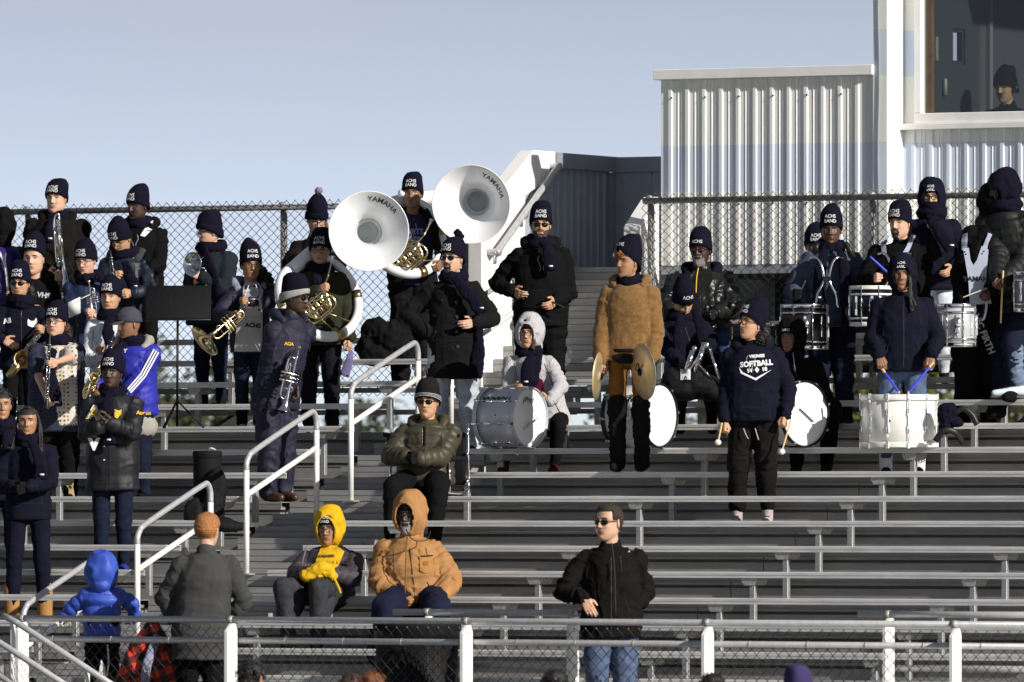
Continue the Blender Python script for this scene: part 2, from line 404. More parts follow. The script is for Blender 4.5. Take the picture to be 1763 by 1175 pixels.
def skin(k):
    cols = {'light': (.56, .33, .23), 'tan': (.46, .26, .15), 'brown': (.22, .105, .055), 'dark': (.085, .038, .022), 'mid': (.33, .17, .09), 'deep': (.045, .022, .014)}
    c = cols[k]
    return [mat("skin_" + k, c, .5, 0, bump=.12, bscale=250, var=.08, vscale=30), mat("lips_" + k, (c[0] * .75 + .02, c[1] * .5, c[2] * .5), .4),
            mat("dark_brow_hair", (.012, .009, .008), .7), mat("iris_dark", (.015, .010, .008), .2), mat("eye_white", (.30, .27, .25), .4)]
HAIRM = {'dk': mat('short_dark_hair', (.028, .019, .013), .8, bump=1., bscale=150, var=.4, vscale=90), 'black': mat("black_hair", (.010, .008, .007), .45, bump=1., bscale=90), 'brown': mat("brown_hair", (.045, .022, .012), .5, bump=1., bscale=90),
         'auburn': mat("auburn_hair", (.16, .05, .015), .5, bump=1., bscale=90), 'red': mat("ginger_hair", (.34, .135, .045), .7, bump=1., bscale=150, var=.35, vscale=60, stretch=(1, 1, .4)),
         'grey': mat("grey_hair", (.20, .19, .18), .8, bump=1., bscale=120, var=.4, vscale=80), 'salt': mat("dark_grey_hair", (.05, .045, .04), .7, bump=1., bscale=150, var=.5, vscale=90), 'tips': mat("bleached_curls", (.35, .14, .04), .6, bump=1., bscale=90)}
def cloth(name, c, rough=.85, **k):
    kk = dict(bump=.35, bscale=90, var=.12, vscale=9, spec=.08 if rough > .7 else .3); kk.update(k)
    return mat(name, c, rough, 0, **kk)
NAVYH = cloth("navy_knit", (.0068, .0062, .0150), .95, bscale=160, bump=.6, spec=.08)
NAVY = cloth("navy_fleece", (.0068, .0072, .0160), .95, spec=.08)
NAVYJ = cloth("navy_nylon", (.009, .013, .027), .5, bump=.15)
NAVYP = cloth("purple_navy_nylon", (.012, .0115, .028), .68, bump=.15)
BLK = cloth("black_cotton", (.0055, .0055, .006), .9, spec=.08); BLKB = cloth("brown_black_softshell", (.008, .0066, .006), .85, spec=.08)
DENIM = cloth("dark_denim", (.0085, .012, .026), .85, var=.25, vscale=14); DENIMB = cloth("blue_denim", (.075, .105, .18), .85, var=.35, vscale=10)
DENIML = cloth("washed_denim", (.42, .46, .52), .85, var=.40, vscale=8)
def mrot(yaw, pitch=0, roll=0):
    return Matrix.Rotation(math.radians(yaw), 3, 'Z') @ Matrix.Rotation(math.radians(pitch), 3, 'X') @ Matrix.Rotation(math.radians(roll), 3, 'Y')
def hatgrid(a=.089, b=.106, Ht=.165, z0=.046, tilt=.38, slump=(0, .05), top=.22, cuff=.10, seed=0, n=44, gather=.5):
    """beanie: rings; returns verts, faces and a function surf(theta,h)"""
    def pt(th, h):
        cs = -np.cos(th); sn = np.sin(th)
        if True:
            bul = 1.03 + .05 * np.exp(-((h - .14) / .12) ** 2)
            k = np.where(h < .36, 1.0, 1 - (1 - top) * np.clip((h - .36) / .64, 0, 1) ** 2.0)
            k = np.where(h > .93, k * np.sqrt(np.clip(1 - ((h - .93) / .0701) ** 2, 0, 1)), k)
        x = a * k * bul * sn; y = b * k * bul * cs + .008
        zz = z0 - tilt * (y + .10) * (1 - np.clip(h * 1.4, 0, 1)) - .0 * h + Ht * h
        if np.ndim(h) or True:
            x = x + slump[0] * h ** 2.2; y = y + slump[1] * h ** 2.2
        return x, y, zz
    hs = np.concatenate([np.linspace(0, .9, 16), [.94, .97, .985, .995, .9999]]); R = []
    th = np.arange(n) / n * 2 * math.pi
    for h in hs:
        x, y, z = pt(th, np.full(n, h)); p = np.stack([x, y, z], 1)
        w_ = vnoise(p * 22 + seed * 5.1) - .5; p[:, :2] *= (1 + .10 * w_ * min(1, h * 2.5))[:, None]; p[:, 2] += .012 * w_ * h
        p[:, :2] *= (1 + .006 * np.cos(th * 22))[:, None]
        R.append(p)
    # cuff lip: start a little inside
    r0 = R[0].copy(); r0[:, :2] *= .93
    c0 = R[0].copy(); c0[:, :2] *= 1.0
    return loft([r0] + R, cap=False), pt
class Person:
    def __init__(s, label, head, n=None, ppx=None, du=-.15, fz=None, Y=None, yaw=0, hyaw=None, pitch=0, roll=0, sk='brown', H=None, hs=.99, girth=1., sw=1.,
                 hip=None, ka=None, kb=None, fa=None, fb=None, a='side', b='side', ha='relax', hb='relax', pna=None, pnb=None, ea=None, eb=None,
                 top=NAVY, tt=.018, hem=.12, kind='jacket', amp=.011, sleeve=1., trousers=BLK, tr=.0, shoes=BLKB, shl=1., tsh=0., glove=None, gb=None, beard=None, bm='black', smile=0.,
                 nose=1., jaw=1., brow=1., seed=1, hands=True, legs=True, stance=.10, tmat=None, hairhead=False, lean=0, group=None, collar=True, soles=None, lower=None, nz=.163):
        s.seed = seed; tt = tt * .82; sw = sw * .955
        px, py = head
        if Y is None:
            u = (n - 6) * RUN + du; b_ = bpx(ppx if ppx else px, u); g = W(u, b_, 0); Y = g.y; fz = zrow(n) - FH if fz is None else fz
        s.Y = Y; s.P = lambda px, py, f=0: unproj(px, py, Y - f)
        Hd = s.P(px, py); s.H = Hd
        s.fv = Vector((math.sin(math.radians(yaw)), -math.cos(math.radians(yaw)), 0)); s.lat = Vector((math.cos(math.radians(yaw)), math.sin(math.radians(yaw)), 0))
        s.la = s.lat if math.cos(math.radians(yaw)) >= 0 else -s.lat        # viewer-right
        hyaw = yaw if hyaw is None else hyaw
        s.R = mrot(hyaw, pitch, roll); s.hs = hs
        Sh = (Hd.z - fz) / .925 / 1.75 if H is None else H / 1.75
        s.S = S = Sh
        up = (s.R @ Vector((0, .25, -1))).normalized()
        N = Hd + Vector((up.x * .10, up.y * .10, 0)) * hs + Vector((0, 0, -nz * hs * (1 if pitch < 30 else .9)))
        s.N = N
        C = (N + Vector((0, 0, -.505 * S))) if hip is None else s.P(*hip)
        C = C + Vector((lean, 0, 0)); s.C = C
        base = Vector((C.x, C.y, fz)); s.base = base
        SA = N - Vector((0, 0, .088 * S)) - s.la * .168 * S * sw; SB = N - Vector((0, 0, .088 * S)) + s.la * .168 * S * sw
        # lower body
        HA = C - s.la * .088 * S * girth ** .5; HB = C + s.la * .088 * S * girth ** .5
        def foot(t, sgn):
            if t is None: return Vector((C.x, C.y, fz + .085 * S)) + s.la * sgn * stance
            if len(t) == 2: return Vector((C.x, C.y, fz + .085 * S)) + s.la * sgn * stance + s.la * t[0] + s.fv * t[1]
            return s.P(*t)
        FA = foot(fa, -1); FB = foot(fb, 1)
        L1 = L2 = .245 * S
        def knee(t, Hh, Ff):
            if t is not None: return s.P(*t)
            L = (Ff - Hh).length; l = max(L / 2 * 1.003, .24 * S)
            return ik(Hh, Ff, l, l, Hh + s.fv * 2 + Vector((0, 0, 0)))[0]
        KA = knee(ka, HA, FA); KB = knee(kb, HB, FB)
        s.FA, s.FB, s.KA, s.KB, s.HA, s.HB = FA, FB, KA, KB, HA, HB
        # arms
        U1 = .285 * S; U2 = .25 * S
        def arm(t, Sx, sgn, hint):
            if t == 'side': w_ = Sx + s.la * sgn * .09 + Vector((0, 0, -.50 * S)) + s.fv * .05; pl = Sx + s.la * sgn * .3 - s.fv * .3
            elif t == 'pocket': w_ = C + s.la * sgn * .20 * girth + s.fv * .10 + Vector((0, 0, .07 * S)); pl = Sx + s.la * sgn * 1.2 - s.fv * .6 - Vector((0, 0, .6))
            elif t == 'pouch': w_ = C + s.la * sgn * .10 + s.fv * (.16 * girth) + Vector((0, 0, .12 * S)); pl = Sx + s.la * sgn * 1. - s.fv * .4 - Vector((0, 0, .9))
            else: w_ = s.P(*t); pl = Sx + s.la * sgn * .5 - s.fv * .25 - Vector((0, 0, .8))
            if hint is not None: pl = s.P(*hint)
            e, w_ = ik(Sx, w_, U1, U2, pl); return e, w_
        EA, WA = arm(a, SA, -1, ea); EB, WB = arm(b, SB, 1, eb)
        s.SA, s.SB, s.EA, s.EB, s.WA, s.WB = SA, SB, EA, EB, WA, WB
        # ---- body
        g1 = girth
        def tor(t, fat, hemz, extra=()):
            R = []; hl = s.lat
            secs = [(-.16, .155, .11), (-.08, .168, .118), (.0, .170, .115), (.12, .158, .105), (.25, .160, .112), (.34, .166, .116), (.39, .155, .108), (.43, .132, .098), (.465, .10, .080), (.49, .075, .066)]
            for k, (zz, hw, hd) in enumerate(secs):
                if zz < -hemz - .001 and zz < 0: continue
                R.append((zz, hw, hd))
            if hemz > .16: R = [(-hemz, .170 + .03 * min(1, (hemz - .16) * 3), .125)] + R
            elif hemz > 0: R = [(-hemz, .168, .118)] + [r for r in R if r[0] > -hemz + .02]
            out = []
            for zz, hw, hd in R:
                q = zz / .495; c = C + (N - C) * q if q >= 0 else C + Vector((0, 0, zz * S))
                if q < 0 and s.seat: c = C + (N - C).normalized() * zz * S * .5
                m = 1 + (g1 - 1) * (1 if zz < .3 else .6)
                c = c + s.fv * (.02 * (g1 - 1) * 6 * (1 if .0 <= zz < .3 else .3))
                x, y, _ = hl, s.fv, 0
                out.append(ring(c, x, y, hw * S * m * (sw if zz > .3 else 1) + t, hd * S * (m + (m - 1) * .8) + t, 20, .9))
            return loft(out)
        s.seat = (hip is not None and ka is not None)
        # skin body
        gs = [tor(-.02, 0, .06), cone(N + Vector((0, 0, -.05)), .058 * hs, Hd + s.R @ Vector((0, .012, -.05)) * hs, .054 * hs)]
        for (Sx, E, Wx) in ((SA, EA, WA), (SB, EB, WB)):
            q = .85 + .25 * (g1 - 1) * 1.5
            gs += [cone(N - Vector((0, 0, .05)), .05, Sx, .05 * S), cone(Sx, .050 * S * q, E, .040 * S * q), cone(E, .042 * S * q, Wx - (Wx - E).normalized() * .0, .026 * S, 12)]
        for (Hx, K, Fx) in ((HA, KA, FA), (HB, KB, FB)):
            gs += [cone(Hx, .075 * S, K, .048 * S), cone(K, .048 * S, Fx, .034 * S)]
        (v, f), no = remesh(join(*gs), .013, 3)
        hg, hmi = head_cached(beard=beard, hair=hairhead, nose=nose, jaw=jaw, brow=brow, smile=smile)
        hv = (hg[0] * hs) @ np.array(s.R).T + np.array(Hd)
        mats = list(skin(sk)) + [HAIRM[bm]]; parts = [(v, f), (hv, hg[1])]; mi = [np.zeros(len(f), int), hmi]
        gl = []
        for (E, Wx, pose, sgn, pn, t) in ((EA, WA, ha, -1, pna, a), (EB, WB, hb, 1, pnb, b)):
            if pose is None or not hands or (t in ('pocket', 'pouch') and pn is None): continue
            if t in ('pocket', 'pouch') and pna is None: pose = 'flat'
            dv = (Wx - E).normalized(); dirv = dv
            if pn is not None and len(pn) == 6: dirv = Vector(pn[3:]); pnv = Vector(pn[:3])
            elif pn is not None: pnv = Vector(pn)
            else: pnv = (s.la * -sgn * .8 - s.fv * .4)
            hgm = place_hand(Wx, dirv, pnv, pose, (S / 1.0 * .98 if S < .9 else 1.), 1 if (dirv.cross(pnv).dot(s.fv) > 0) == (sgn > 0) or True else -1) if False else place_hand(Wx, dirv, pnv, pose, min(1., S * 1.02), _thumb(dirv, pnv, s.fv, Vector((0, 0, 1))))
            gg = glove if sgn < 0 or gb is None else gb
            if glove is not None or (sgn > 0 and gb is not None):
                (hv2, hf2), hn2 = hgm, None; cen = hv2.mean(0); gl.append(((hv2 + (hv2 - cen) * .10, hf2), gg))
            parts.append(hgm); mi.append(np.zeros(len(hgm[1]), int))
        s.T = Thing("person", label, "person", base, g=join(*parts), m=mats, midx=np.concatenate(mi), group=group)
        for g_, m_ in gl: s.T.add("glove", g_, m_)
        # ---- trousers
        if legs and trousers is not None:
            r0 = tr; gs = [tor(.006 + r0, 0, .06)] if False else []
            gs.append(cone(C + (N - C) * .12, .11 * S * g1, C + Vector((0, 0, -.04)), .115 * S * g1, 16, .85, s.fv))
            gs.append(cone(HA, .10 * S * g1, HB, .10 * S * g1))
            for (Hx, K, Fx) in ((HA, KA, FA), (HB, KB, FB)):
                gs += [cone(Hx, (.094) * S * g1 ** .8 + r0, K, .060 * S * g1 ** .5 + r0), cone(K, .061 * S * g1 ** .5 + r0, Fx + Vector((0, 0, .01 + tsh)), .046 * S + r0 * 1.2)]
                gs.append(cone(Hx + (K - Hx) * .5, .078 * S * g1 ** .6 + r0, Fx + (K - Fx) * .25, .052 * S + r0))
            (v, f), no = remesh(join(*gs), .0115, 4)
            m = v[:, 2] > min(FA.z, FB.z) - .02
            v = drape(v, no, [(HA, KA, .08), (KA, FA, .05), (HB, KB, .08), (KB, FB, .05)], .0058 + r0 * .25, seed + 11, 11, 4); s.T.add("trousers", (v, f), trousers)
        # ---- shoes
        if legs and shoes is not None:
            for Fx, K in ((FA, KA), (FB, KB)):
                dn = (Fx - K).normalized(); fw = s.fv
                if abs(dn.z) < .5: fw = (s.fv - dn * s.fv.dot(dn)).normalized()
                h = Vector((0, 0, -.045 * S))
                gs = [cone(Fx + Vector((0, 0, .03 * shl)), .047 * S, Fx + h * .8, .044 * S), cone(Fx + h - fw * .03, .036 * S, Fx + h + fw * .11 * S, .040 * S, 12), cone(Fx + h + fw * .05 * S, .044 * S, Fx + h * 1.1 + fw * .165 * S, .032 * S, 12)]
                (v, f), no = remesh(join(*gs), .009, 3); so_ = s.T.add("shoe", (v, f), shoes)
                if soles: s.T.add("sole", (box(Fx + Vector((0, 0, -.078 * S)) + fw * .05 * S, fw, Vector((0, 0, 1)).cross(fw), (0, 0, 1), .29 * S, .095 * S, .02, .006)), soles, so_)

        # ---- top
        s.cl = None; s.kind = kind; s.hem = hem
        if top is not None:
            t = tt; gs = [tor(t, 0, hem)]
            sh = .0 if kind == 'tee' else 0
            segs = [(C - (N - C) * .4, N, .15)]
            for (Sx, E, Wx, pose) in ((SA, EA, WA, ha), (SB, EB, WB, hb)):
                sgn = -1 if Sx is SA else 1
                gs.append(cone(N + Vector((0, 0, -.045)) + s.la * sgn * .03, .055 * S + t * .5, Sx - Vector((0, 0, .012)), .050 * S + t * .8))
                gs.append(cone(N + (C - N) * .25 + s.la * sgn * .09 * S, .08 * S + t, Sx - Vector((0, 0, .03)), .054 * S + t * .8))
                if sleeve >= 1:
                    gs.append(cone(Sx, .054 * S * g1 ** .5 + t * .8, E, .043 * S * g1 ** .4 + t * .8)); gs.append(cone(E, .044 * S * g1 ** .4 + t * .8, Wx - (Wx - E).normalized() * .015, .032 * S + t * .75))
                    gs.append(cone(Wx - (Wx - E).normalized() * .06, .038 * S + t * .8, Wx - (Wx - E).normalized() * .02, .034 * S + t * .7))
                else: gs.append(cone(Sx, .062 * S * g1 + t, Sx + (E - Sx) * sleeve, .062 * S * g1 + t))
                segs += [(Sx, E, .05), (E, Wx, .04)]
            if collar: gs.append(cone(N + Vector((0, 0, -.03)) - s.fv * .0, .075 * S + t * .4, N + Vector((0, 0, .012)) - s.fv * .012, .066 * S + t * .3))
            (v, f), no = remesh(join(*gs), .0105, 4 if kind != 'puffer' else 3)
            if kind == 'puffer': v = puff(v, no, segs); v = foldify(v, no, .005, seed)
            else: v = drape(v, no, segs, amp, seed)
            s.top = s.T.add("jacket" if kind not in ('tee', 'hoodie', 'dress') else ('shirt' if kind != 'hoodie' else 'hoodie'), (v, f), top); s.cl = v; s.clf = f
            if kind != 'tee' and sleeve >= 1 and kind != 'coat':   # ribbed cuffs
                for E, Wx in ((EA, WA), (EB, WB)):
                    d = (Wx - E).normalized(); s.T.add("cuff", lathe([(.001, 0), (.030 * S + t * .45, 0), (.033 * S + t * .45, .012), (.033 * S + t * .45, .03), (.028 * S + t * .3, .036), (.02, .036)], Wx - d * .022, d, 20), top)
        if top is not None and math.cos(math.radians(yaw)) > .6: s.details(kind)
    def details(s, kind):
        """zip, pocket slits, drawstrings and hem lines draped on the garment"""
        def line(P, w_, m, name):
            V = []
            for k, (x, z) in enumerate(P):
                q = P[min(k + 1, len(P) - 1)]; r = P[max(k - 1, 0)]; dx, dz = q[0] - r[0], q[1] - r[1]; L = math.hypot(dx, dz) + 1e-9; V += [(x - dz / L * w_, 0, z + dx / L * w_), (x + dz / L * w_, 0, z - dx / L * w_)]
            s.decal((np.array(V), [(2 * k, 2 * k + 1, 2 * k + 3, 2 * k + 2) for k in range(len(P) - 1)]), m, name, .0035)
        S, N, C, cx = s.S, s.N, s.C, s.fv.x * .16
        mid = lambda t, o=0: ((N.x * t + C.x * (1 - t)) + cx + s.lat.x * o, N.z * t + C.z * (1 - t))
        z0 = -s.hem / .505 * .9 if s.hem < .3 and not s.seat else -.05
        SEAM = mat("garment_seam", (.002, .002, .002), .9); ZIPM = mat("dull_zip", (.05, .05, .052), .45, .6); STR = mat("pale_drawstring", (.30, .30, .32), .9)
        if kind in ('jacket', 'puffer'):
            line([mid(z0 + (.86 - z0) * k / 16) for k in range(17)], .0035, ZIPM, "zip")
            for g in (-1, 1): line([mid(.10 + .035 * k, g * (.105 + .006 * (5 - k))) for k in range(6)], .0035, SEAM, "pocket")
            for g in (-1, 1): line([mid(.86 - .10 * k, g * (.125 + .004 * k)) for k in range(5)], .002, SEAM, "seam")
        if kind == 'hoodie':
            line([mid(.02 + .0 * k, -.10 + .2 * k / 8) for k in range(9)], .0025, SEAM, "pocket_seam"); line([mid(.30, -.075 + .15 * k / 8) for k in range(9)], .0025, SEAM, "pocket_seam")
            for g in (-1, 1):
                line([mid(.02 + .28 * k / 6, g * (.10 - .025 * k / 6)) for k in range(7)], .0028, SEAM, "pocket_seam"); line([mid(.84 - .24 * k / 6, g * (.022 + .012 * math.sin(k))) for k in range(7)], .0028, STR if s.seed % 2 else SEAM, "drawstring")
        if kind != 'tee': line([((mid(z0 + .05, -.15 + .3 * k / 12))) for k in range(13)], .002, SEAM, "hem_seam")
    # ---------- local head helpers
    def hl(s, g): return ((np.asarray(g[0]) * s.hs) @ np.array(s.R).T + np.array(s.H), g[1])
    def beanie(s, m=NAVYH, text=True, pom=None, cuffm=None, Ht=.158, slump=(0, .04), txt=("ACHS", "BAND"), stripes=None, z0=.046, tx=0., tilt=.38, top=.3, ts=1.):
        if Ht == .158 and slump == (0, .04): r_ = np.random.RandomState(s.seed + 50).rand(3); Ht += .020 * (r_[0] - .5); slump = (.04 * (r_[1] - .5), .015 + .05 * r_[2]); top = .2 + .3 * r_[0]
        g, pt = hatgrid(Ht=Ht, slump=slump, seed=s.seed, z0=z0, tilt=tilt, top=top, **(dict(a=.083, b=.0985) if Ht < .1 else {}))
        h = s.T.add("beanie", s.hl(g), m)
        # turned-up cuff
        th = np.arange(44) / 44 * 2 * math.pi; R = []
        for hh, k in ((0, .98), (.0, 1.05), (.06, 1.075), (.22, 1.07), (.27, 1.045), (.275, 1.0)):
            x, y, z = pt(th, np.full(44, hh)); p = np.stack([x * k, (y - .008) * k + .008, z - .004], 1); p[:, :2] *= (1 + .008 * np.cos(th * 30))[:, None]; R.append(p)
        if (cuffm is not None or not text) and Ht > .1: s.T.add("cuff", s.hl(loft(R, cap=False)), cuffm or m, h)
        k = 1.02 if (text and cuffm is None) else 1.09
        if stripes:
            for q in stripes:
                R = []
                for dh, kk in ((-.008, 1.075), (-.008, 1.09), (.008, 1.09), (.008, 1.075)):
                    x, y, z = pt(th, np.full(44, q + dh)); R.append(np.stack([x * kk, (y - .008) * kk + .008, z - .004], 1))
                s.T.add("stripe", s.hl(loft(R, cap=False, closed=True)), WTHR, h)
        if text:
            for row, (st, zc) in enumerate(zip(txt, (.41, .19))):
                if not st: continue
                sm = Ht < .1; v, f = text2d(st, (.030 if sm else .040) * ts, .008); a = tx - v[:, 0] * -1 / .105; hh = (zc * 1.5 if sm else zc * ts) + v[:, 1] / (Ht)
                x, y, z = pt(a, hh)
                nv = np.stack([x * 1.035, (y - .008) * 1.035 + .004, z], 1); s.T.add("lettering", s.hl((nv, f)), WTHR, h, smooth=False)
        if pom is not None:
            x, y, z = pt(0., 1.); rng = np.random.RandomState(s.seed); gs = []
            c = Vector((float(slump[0]), float(slump[1]) + .01, float(z) + .025))
            for i in range(260):
                d = Vector(rng.randn(3)).normalized(); gs.append(tube([c, c + d * .036], [.003, .002], 3))
            gs.append(ell(c, .028, .028, .028, 10, 7))
            k2 = len(gs) // 2
            s.T.add("pompom", s.hl(join(*gs[:k2])), pom[0], h); s.T.add("pompom", s.hl(join(*gs[k2:])), pom[1], h)
        return h
    def hood(s, m, op=(.070, .098), r=(.112, .135, .155), dz=.02, dy=.03, cz=-.005, peak=0):
        n, mm = 56, 44; R = []
        for k in range(mm):
            a = -math.pi / 2 + math.pi * (k + .2) / (mm - .6)
            R.append(ring((0, dy, dz + r[2] * math.sin(a)), (1, 0, 0), (0, 1, 0), r[0] * math.cos(a) ** .8, r[1] * math.cos(a) ** .8, n))
        V = np.vstack(R); V[:, 2] += peak * np.clip(V[:, 2], 0, 1) * 0
        o = s.seed * 2.3; nn = V - np.array((0, dy, dz)); nn /= np.linalg.norm(nn, axis=1)[:, None]; V = V + nn * (.014 * (1 - abs(2 * vnoise(V * 14 + o) - 1) * 2))[:, None]
        _, Fc = loft(list(V.reshape(mm, n, 3)))
        keep = []
        for q in Fc:
            c = V[list(q)].mean(0)
            if c[1] < dy - .02 and (c[0] / op[0]) ** 2 + ((c[2] - cz) / op[1]) ** 2 < 1: continue
            keep.append(q)
        inner = (V - nn * .016, [q[::-1] for q in keep])
        h = s.T.add("hood", s.hl(join((V, keep), inner)), m)
        t = np.linspace(0, 2 * math.pi, 49)[:-1]; pts = []
        for q in t:
            x, z = op[0] * math.sin(q) * 1.02, cz + op[1] * math.cos(q) * 1.02
            kx = (abs(x) / r[0]); kz = abs(z - dz) / r[2]; c_ = max(0, 1 - kx ** 2.5 - kz ** 2.2); pts.append((x, dy - r[1] * c_ ** .5 + .004, z))
        s.T.add("hood_rim", s.hl(tube(pts, .0085, 8, closed=True)), m, h)
        g = [cone(s.N + s.R @ Vector((0, .05, .04)), .085, s.H + s.R @ Vector((0, .05, -.05)), .085)]
        (v, f), no = remesh(join(*g), .012, 2); v = foldify(v, no, .01, s.seed + 3); s.T.add("hood_neck", (v, f), m, h)
        return h
    def hooddown(s, m):
        """collapsed hood lying behind the neck"""
        N = s.N; f = s.fv; l = s.lat
        P = [N + l * .105 + f * .055 - ZV * .035, N + l * .13 - f * .02 + ZV * .03, N + l * .09 - f * .10 + ZV * .035, N - f * .135 + ZV * .03, N - l * .09 - f * .10 + ZV * .035, N - l * .13 - f * .02 + ZV * .03, N - l * .105 + f * .055 - ZV * .035]
        pts = cr(P, 4); (v, fc), no = remesh(tube(pts, [.030 + .018 * math.sin(math.pi * i / (len(pts) - 1)) for i in range(len(pts))], 10), .010, 2)
        v = foldify(v, no, .010, s.seed + 8, (12, 12, 12)); s.T.add("hood", (v, fc), m)
    def scarf(s, m=NAVYH, tails=(), loose=0., up=0., tag=True):
        N = s.N + ZV * (.022 + up); f = s.fv; l = s.lat; gs = []
        for k in range(3):
            a = .076 + .012 * (k % 2) + loose; zz = -.022 + .030 * k; pts = []
            for i in range(24):
                t = i / 24 * 2 * math.pi; pts.append(N + l * (a * math.cos(t)) + f * (a * 1.02 * math.sin(t) + .012) + ZV * (zz + .010 * math.sin(t * 2 + k + s.seed) - .016 * math.sin(t)))
            gs.append(tube(pts, [.020 + .006 * math.sin(i * .9 + k * 2 + s.seed) for i in range(24)], 10, closed=True))
        first = True
        for tl in tails:
            P = cr([s.P(*q) for q in tl], 5); gs.append(tube(P, [.032 + .020 * min(1, i / 6) for i in range(len(P))], 12, flat=.38, up=s.fv))
        (v, fc), no = remesh(join(*gs), .0095, 2)
        v = foldify(v, no, .010, s.seed + 5, (13, 13, 9)); o = s.T.add("scarf", (v, fc), m)
        if tails and tag:
            q = s.P(*tails[0][-1]); s.T.add("label_tag", box(q - s.lat * .0 + s.fv * .032 + ZV * .035, s.lat, s.fv, ZV, .034, .003, .013), WTHR, o)
        return o
    def shades(s, wrap=True, m=None):
        gl = m or mat("sunglass_lens", (.004, .004, .005), .08); gs = []
        for sx in (-1, 1):
            pts = []
            for k in range(18):
                t = k / 18 * 2 * math.pi; x = sx * .032 + .025 * math.copysign(abs(math.cos(t)) ** .7, math.cos(t)); z = .008 + .0165 * math.copysign(abs(math.sin(t)) ** .8, math.sin(t)) - (.004 * (abs(x) / .05))
                pts.append((x, z))
            R = []
            for dd in (0, .005): R.append(np.array([(x, -.098 + dd + (abs(x) / .06) ** 2.2 * .018, z) for x, z in pts]))
            gs.append(loft(R))
        fr_ = [box((0, -.0985, .014), (1, 0, 0), (0, 1, 0), (0, 0, 1), .02, .005, .005)]
        for sx in (-1, 1): fr_.append(tube([(sx * .055, -.085, .014), (sx * .074, -.06, .013), (sx * .080, .0, .010), (sx * .080, .02, -.004)], .0028, 6))
        o = s.T.add("sunglasses", s.hl(join(*gs)), gl); s.T.add("temple", s.hl(join(*fr_)), BLACKP, o); return o
    def specs(s, m=BLACKP, r=.0017, w_=.022, lens=False):
        gs = []
        for sx in (-1, 1):
            pts = []
            for k in range(20):
                t = k / 20 * 2 * math.pi; x = sx * .031 + w_ * math.copysign(abs(math.cos(t)) ** .8, math.cos(t)); z = .006 + .017 * math.copysign(abs(math.sin(t)) ** .8, math.sin(t))
                pts.append((x, -.1005 + (abs(x) / .06) ** 2 * .012, z))
            gs.append(tube(pts, r, 6, closed=True)); gs.append(tube([(sx * .053, -.09, .014), (sx * .078, -.05, .012), (sx * .081, .01, .005)], r, 5))
        gs.append(tube([(-.010, -.101, .010), (0, -.104, .013), (.010, -.101, .010)], r, 5))
        s.T.add("glasses", s.hl(join(*gs)), m)
    def curls(s, m='black', pts=((.07, .05, -.06, .05),), k=150, r=.013, name="hair"):
        rng = np.random.RandomState(s.seed + 9); gs = []
        for i in range(k):
            c = pts[rng.randint(len(pts))]; d = rng.randn(3); d /= np.linalg.norm(d); d *= rng.rand() ** .35
            p = Vector((c[0] + d[0] * c[3], c[1] + d[1] * c[3], c[2] + d[2] * c[3] * (c[4] if len(c) > 4 else 1.2)))
            a0 = rng.rand() * 6; q = []
            for j in range(7): q.append(p + Vector((math.cos(a0 + j * 1.3) * r * .55, math.sin(a0 + j * 1.3) * r * .55, -j * r * .35)))
            gs.append(tube(q, r * .28, 4))
        for c in pts: gs.append(ell(c[:3], c[3] * .82, c[3] * .82, c[3] * .82 * (c[4] if len(c) > 4 else 1.2), 10, 7))
        s.T.add(name, s.hl(join(*gs)), HAIRM[m])
    def strands(s, m='black', paths=(), r=.006, name="hair"):
        s.T.add(name, s.hl(join(*[tube(cr(p, 5), r, 6) for p in paths])), HAIRM[m])
    def shorthair(s, m='salt', thick=.012, zf=.066, spike=.006, fade=True):
        g, _ = head_cached(); V = g[0][:-(10 * 7 * 2 + 8 * 5 * 2)].copy(); nF = len(V) - 84
        Fc = [q for q in g[1] if max(q) < len(V) and len(q) == 4]; c0 = np.array((0, .01, .02)); nn = V - c0; nn /= np.linalg.norm(nn, axis=1)[:, None]
        hk = np.where(V[:, 1] < -.01, (V[:, 2] - (zf - .0 * V[:, 1])) / .02, (V[:, 2] + .055 - .0) / .05); hk = np.where((V[:, 1] < .012) & (V[:, 1] >= -.04), (V[:, 2] - .015) / .03, hk); hk = np.clip(hk, 0, 1)
        V2 = V + nn * (thick * hk + spike * hk * (vnoise(V * 160) - .3))[:, None]
        keep = [q for q in Fc if min(hk[i] for i in q) > .02]
        s.T.add("hair", s.hl((V2, keep)), HAIRM[m])
    def strip(s, pts, w_, m, name="stripe", parent=None, up=None, th=.006, lift=.0):
        P = cr([s.P(*q) for q in pts], 6)
        return s.T.add(name, tube([p + s.fv * lift for p in P], w_, 8, flat=th / w_ if not hasattr(w_, '__len__') else .2, up=up or s.fv), m, parent or getattr(s, 'top', None))
    def decal(s, g, m, name="lettering", lift=.004, r=.02, rigid=False):
        """drop a flat geometry (built in front of the body) on to the jacket surface along +Y"""
        v = np.asarray(g[0], float); cl = s.cl; out = v.copy(); miss = np.zeros(len(v), bool)
        for i in range(len(v)):
            d2 = (cl[:, 0] - v[i, 0]) ** 2 + (cl[:, 2] - v[i, 2]) ** 2; m_ = d2 < r * r
            if m_.any():
                yy = cl[m_, 1]; dd = d2[m_]; ym = yy.min(); k = yy < ym + .05; w_ = 1 / (dd[k] + 1e-5); out[i, 1] = (yy[k] * w_).sum() / w_.sum() - lift
            else: miss[i] = True
        if miss.any():
            if miss.mean() > .6: return None
            if v[:, 1].max() < 1: g = (g[0], [q for q in g[1] if not miss[list(q)].any()])
            else: out[miss, 1] = np.median(out[~miss, 1])
        if rigid: out[:, 1] = np.percentile(out[:, 1], 30)
        return s.T.add(name, (out, g[1]), m, getattr(s, 'top', None), smooth=False)
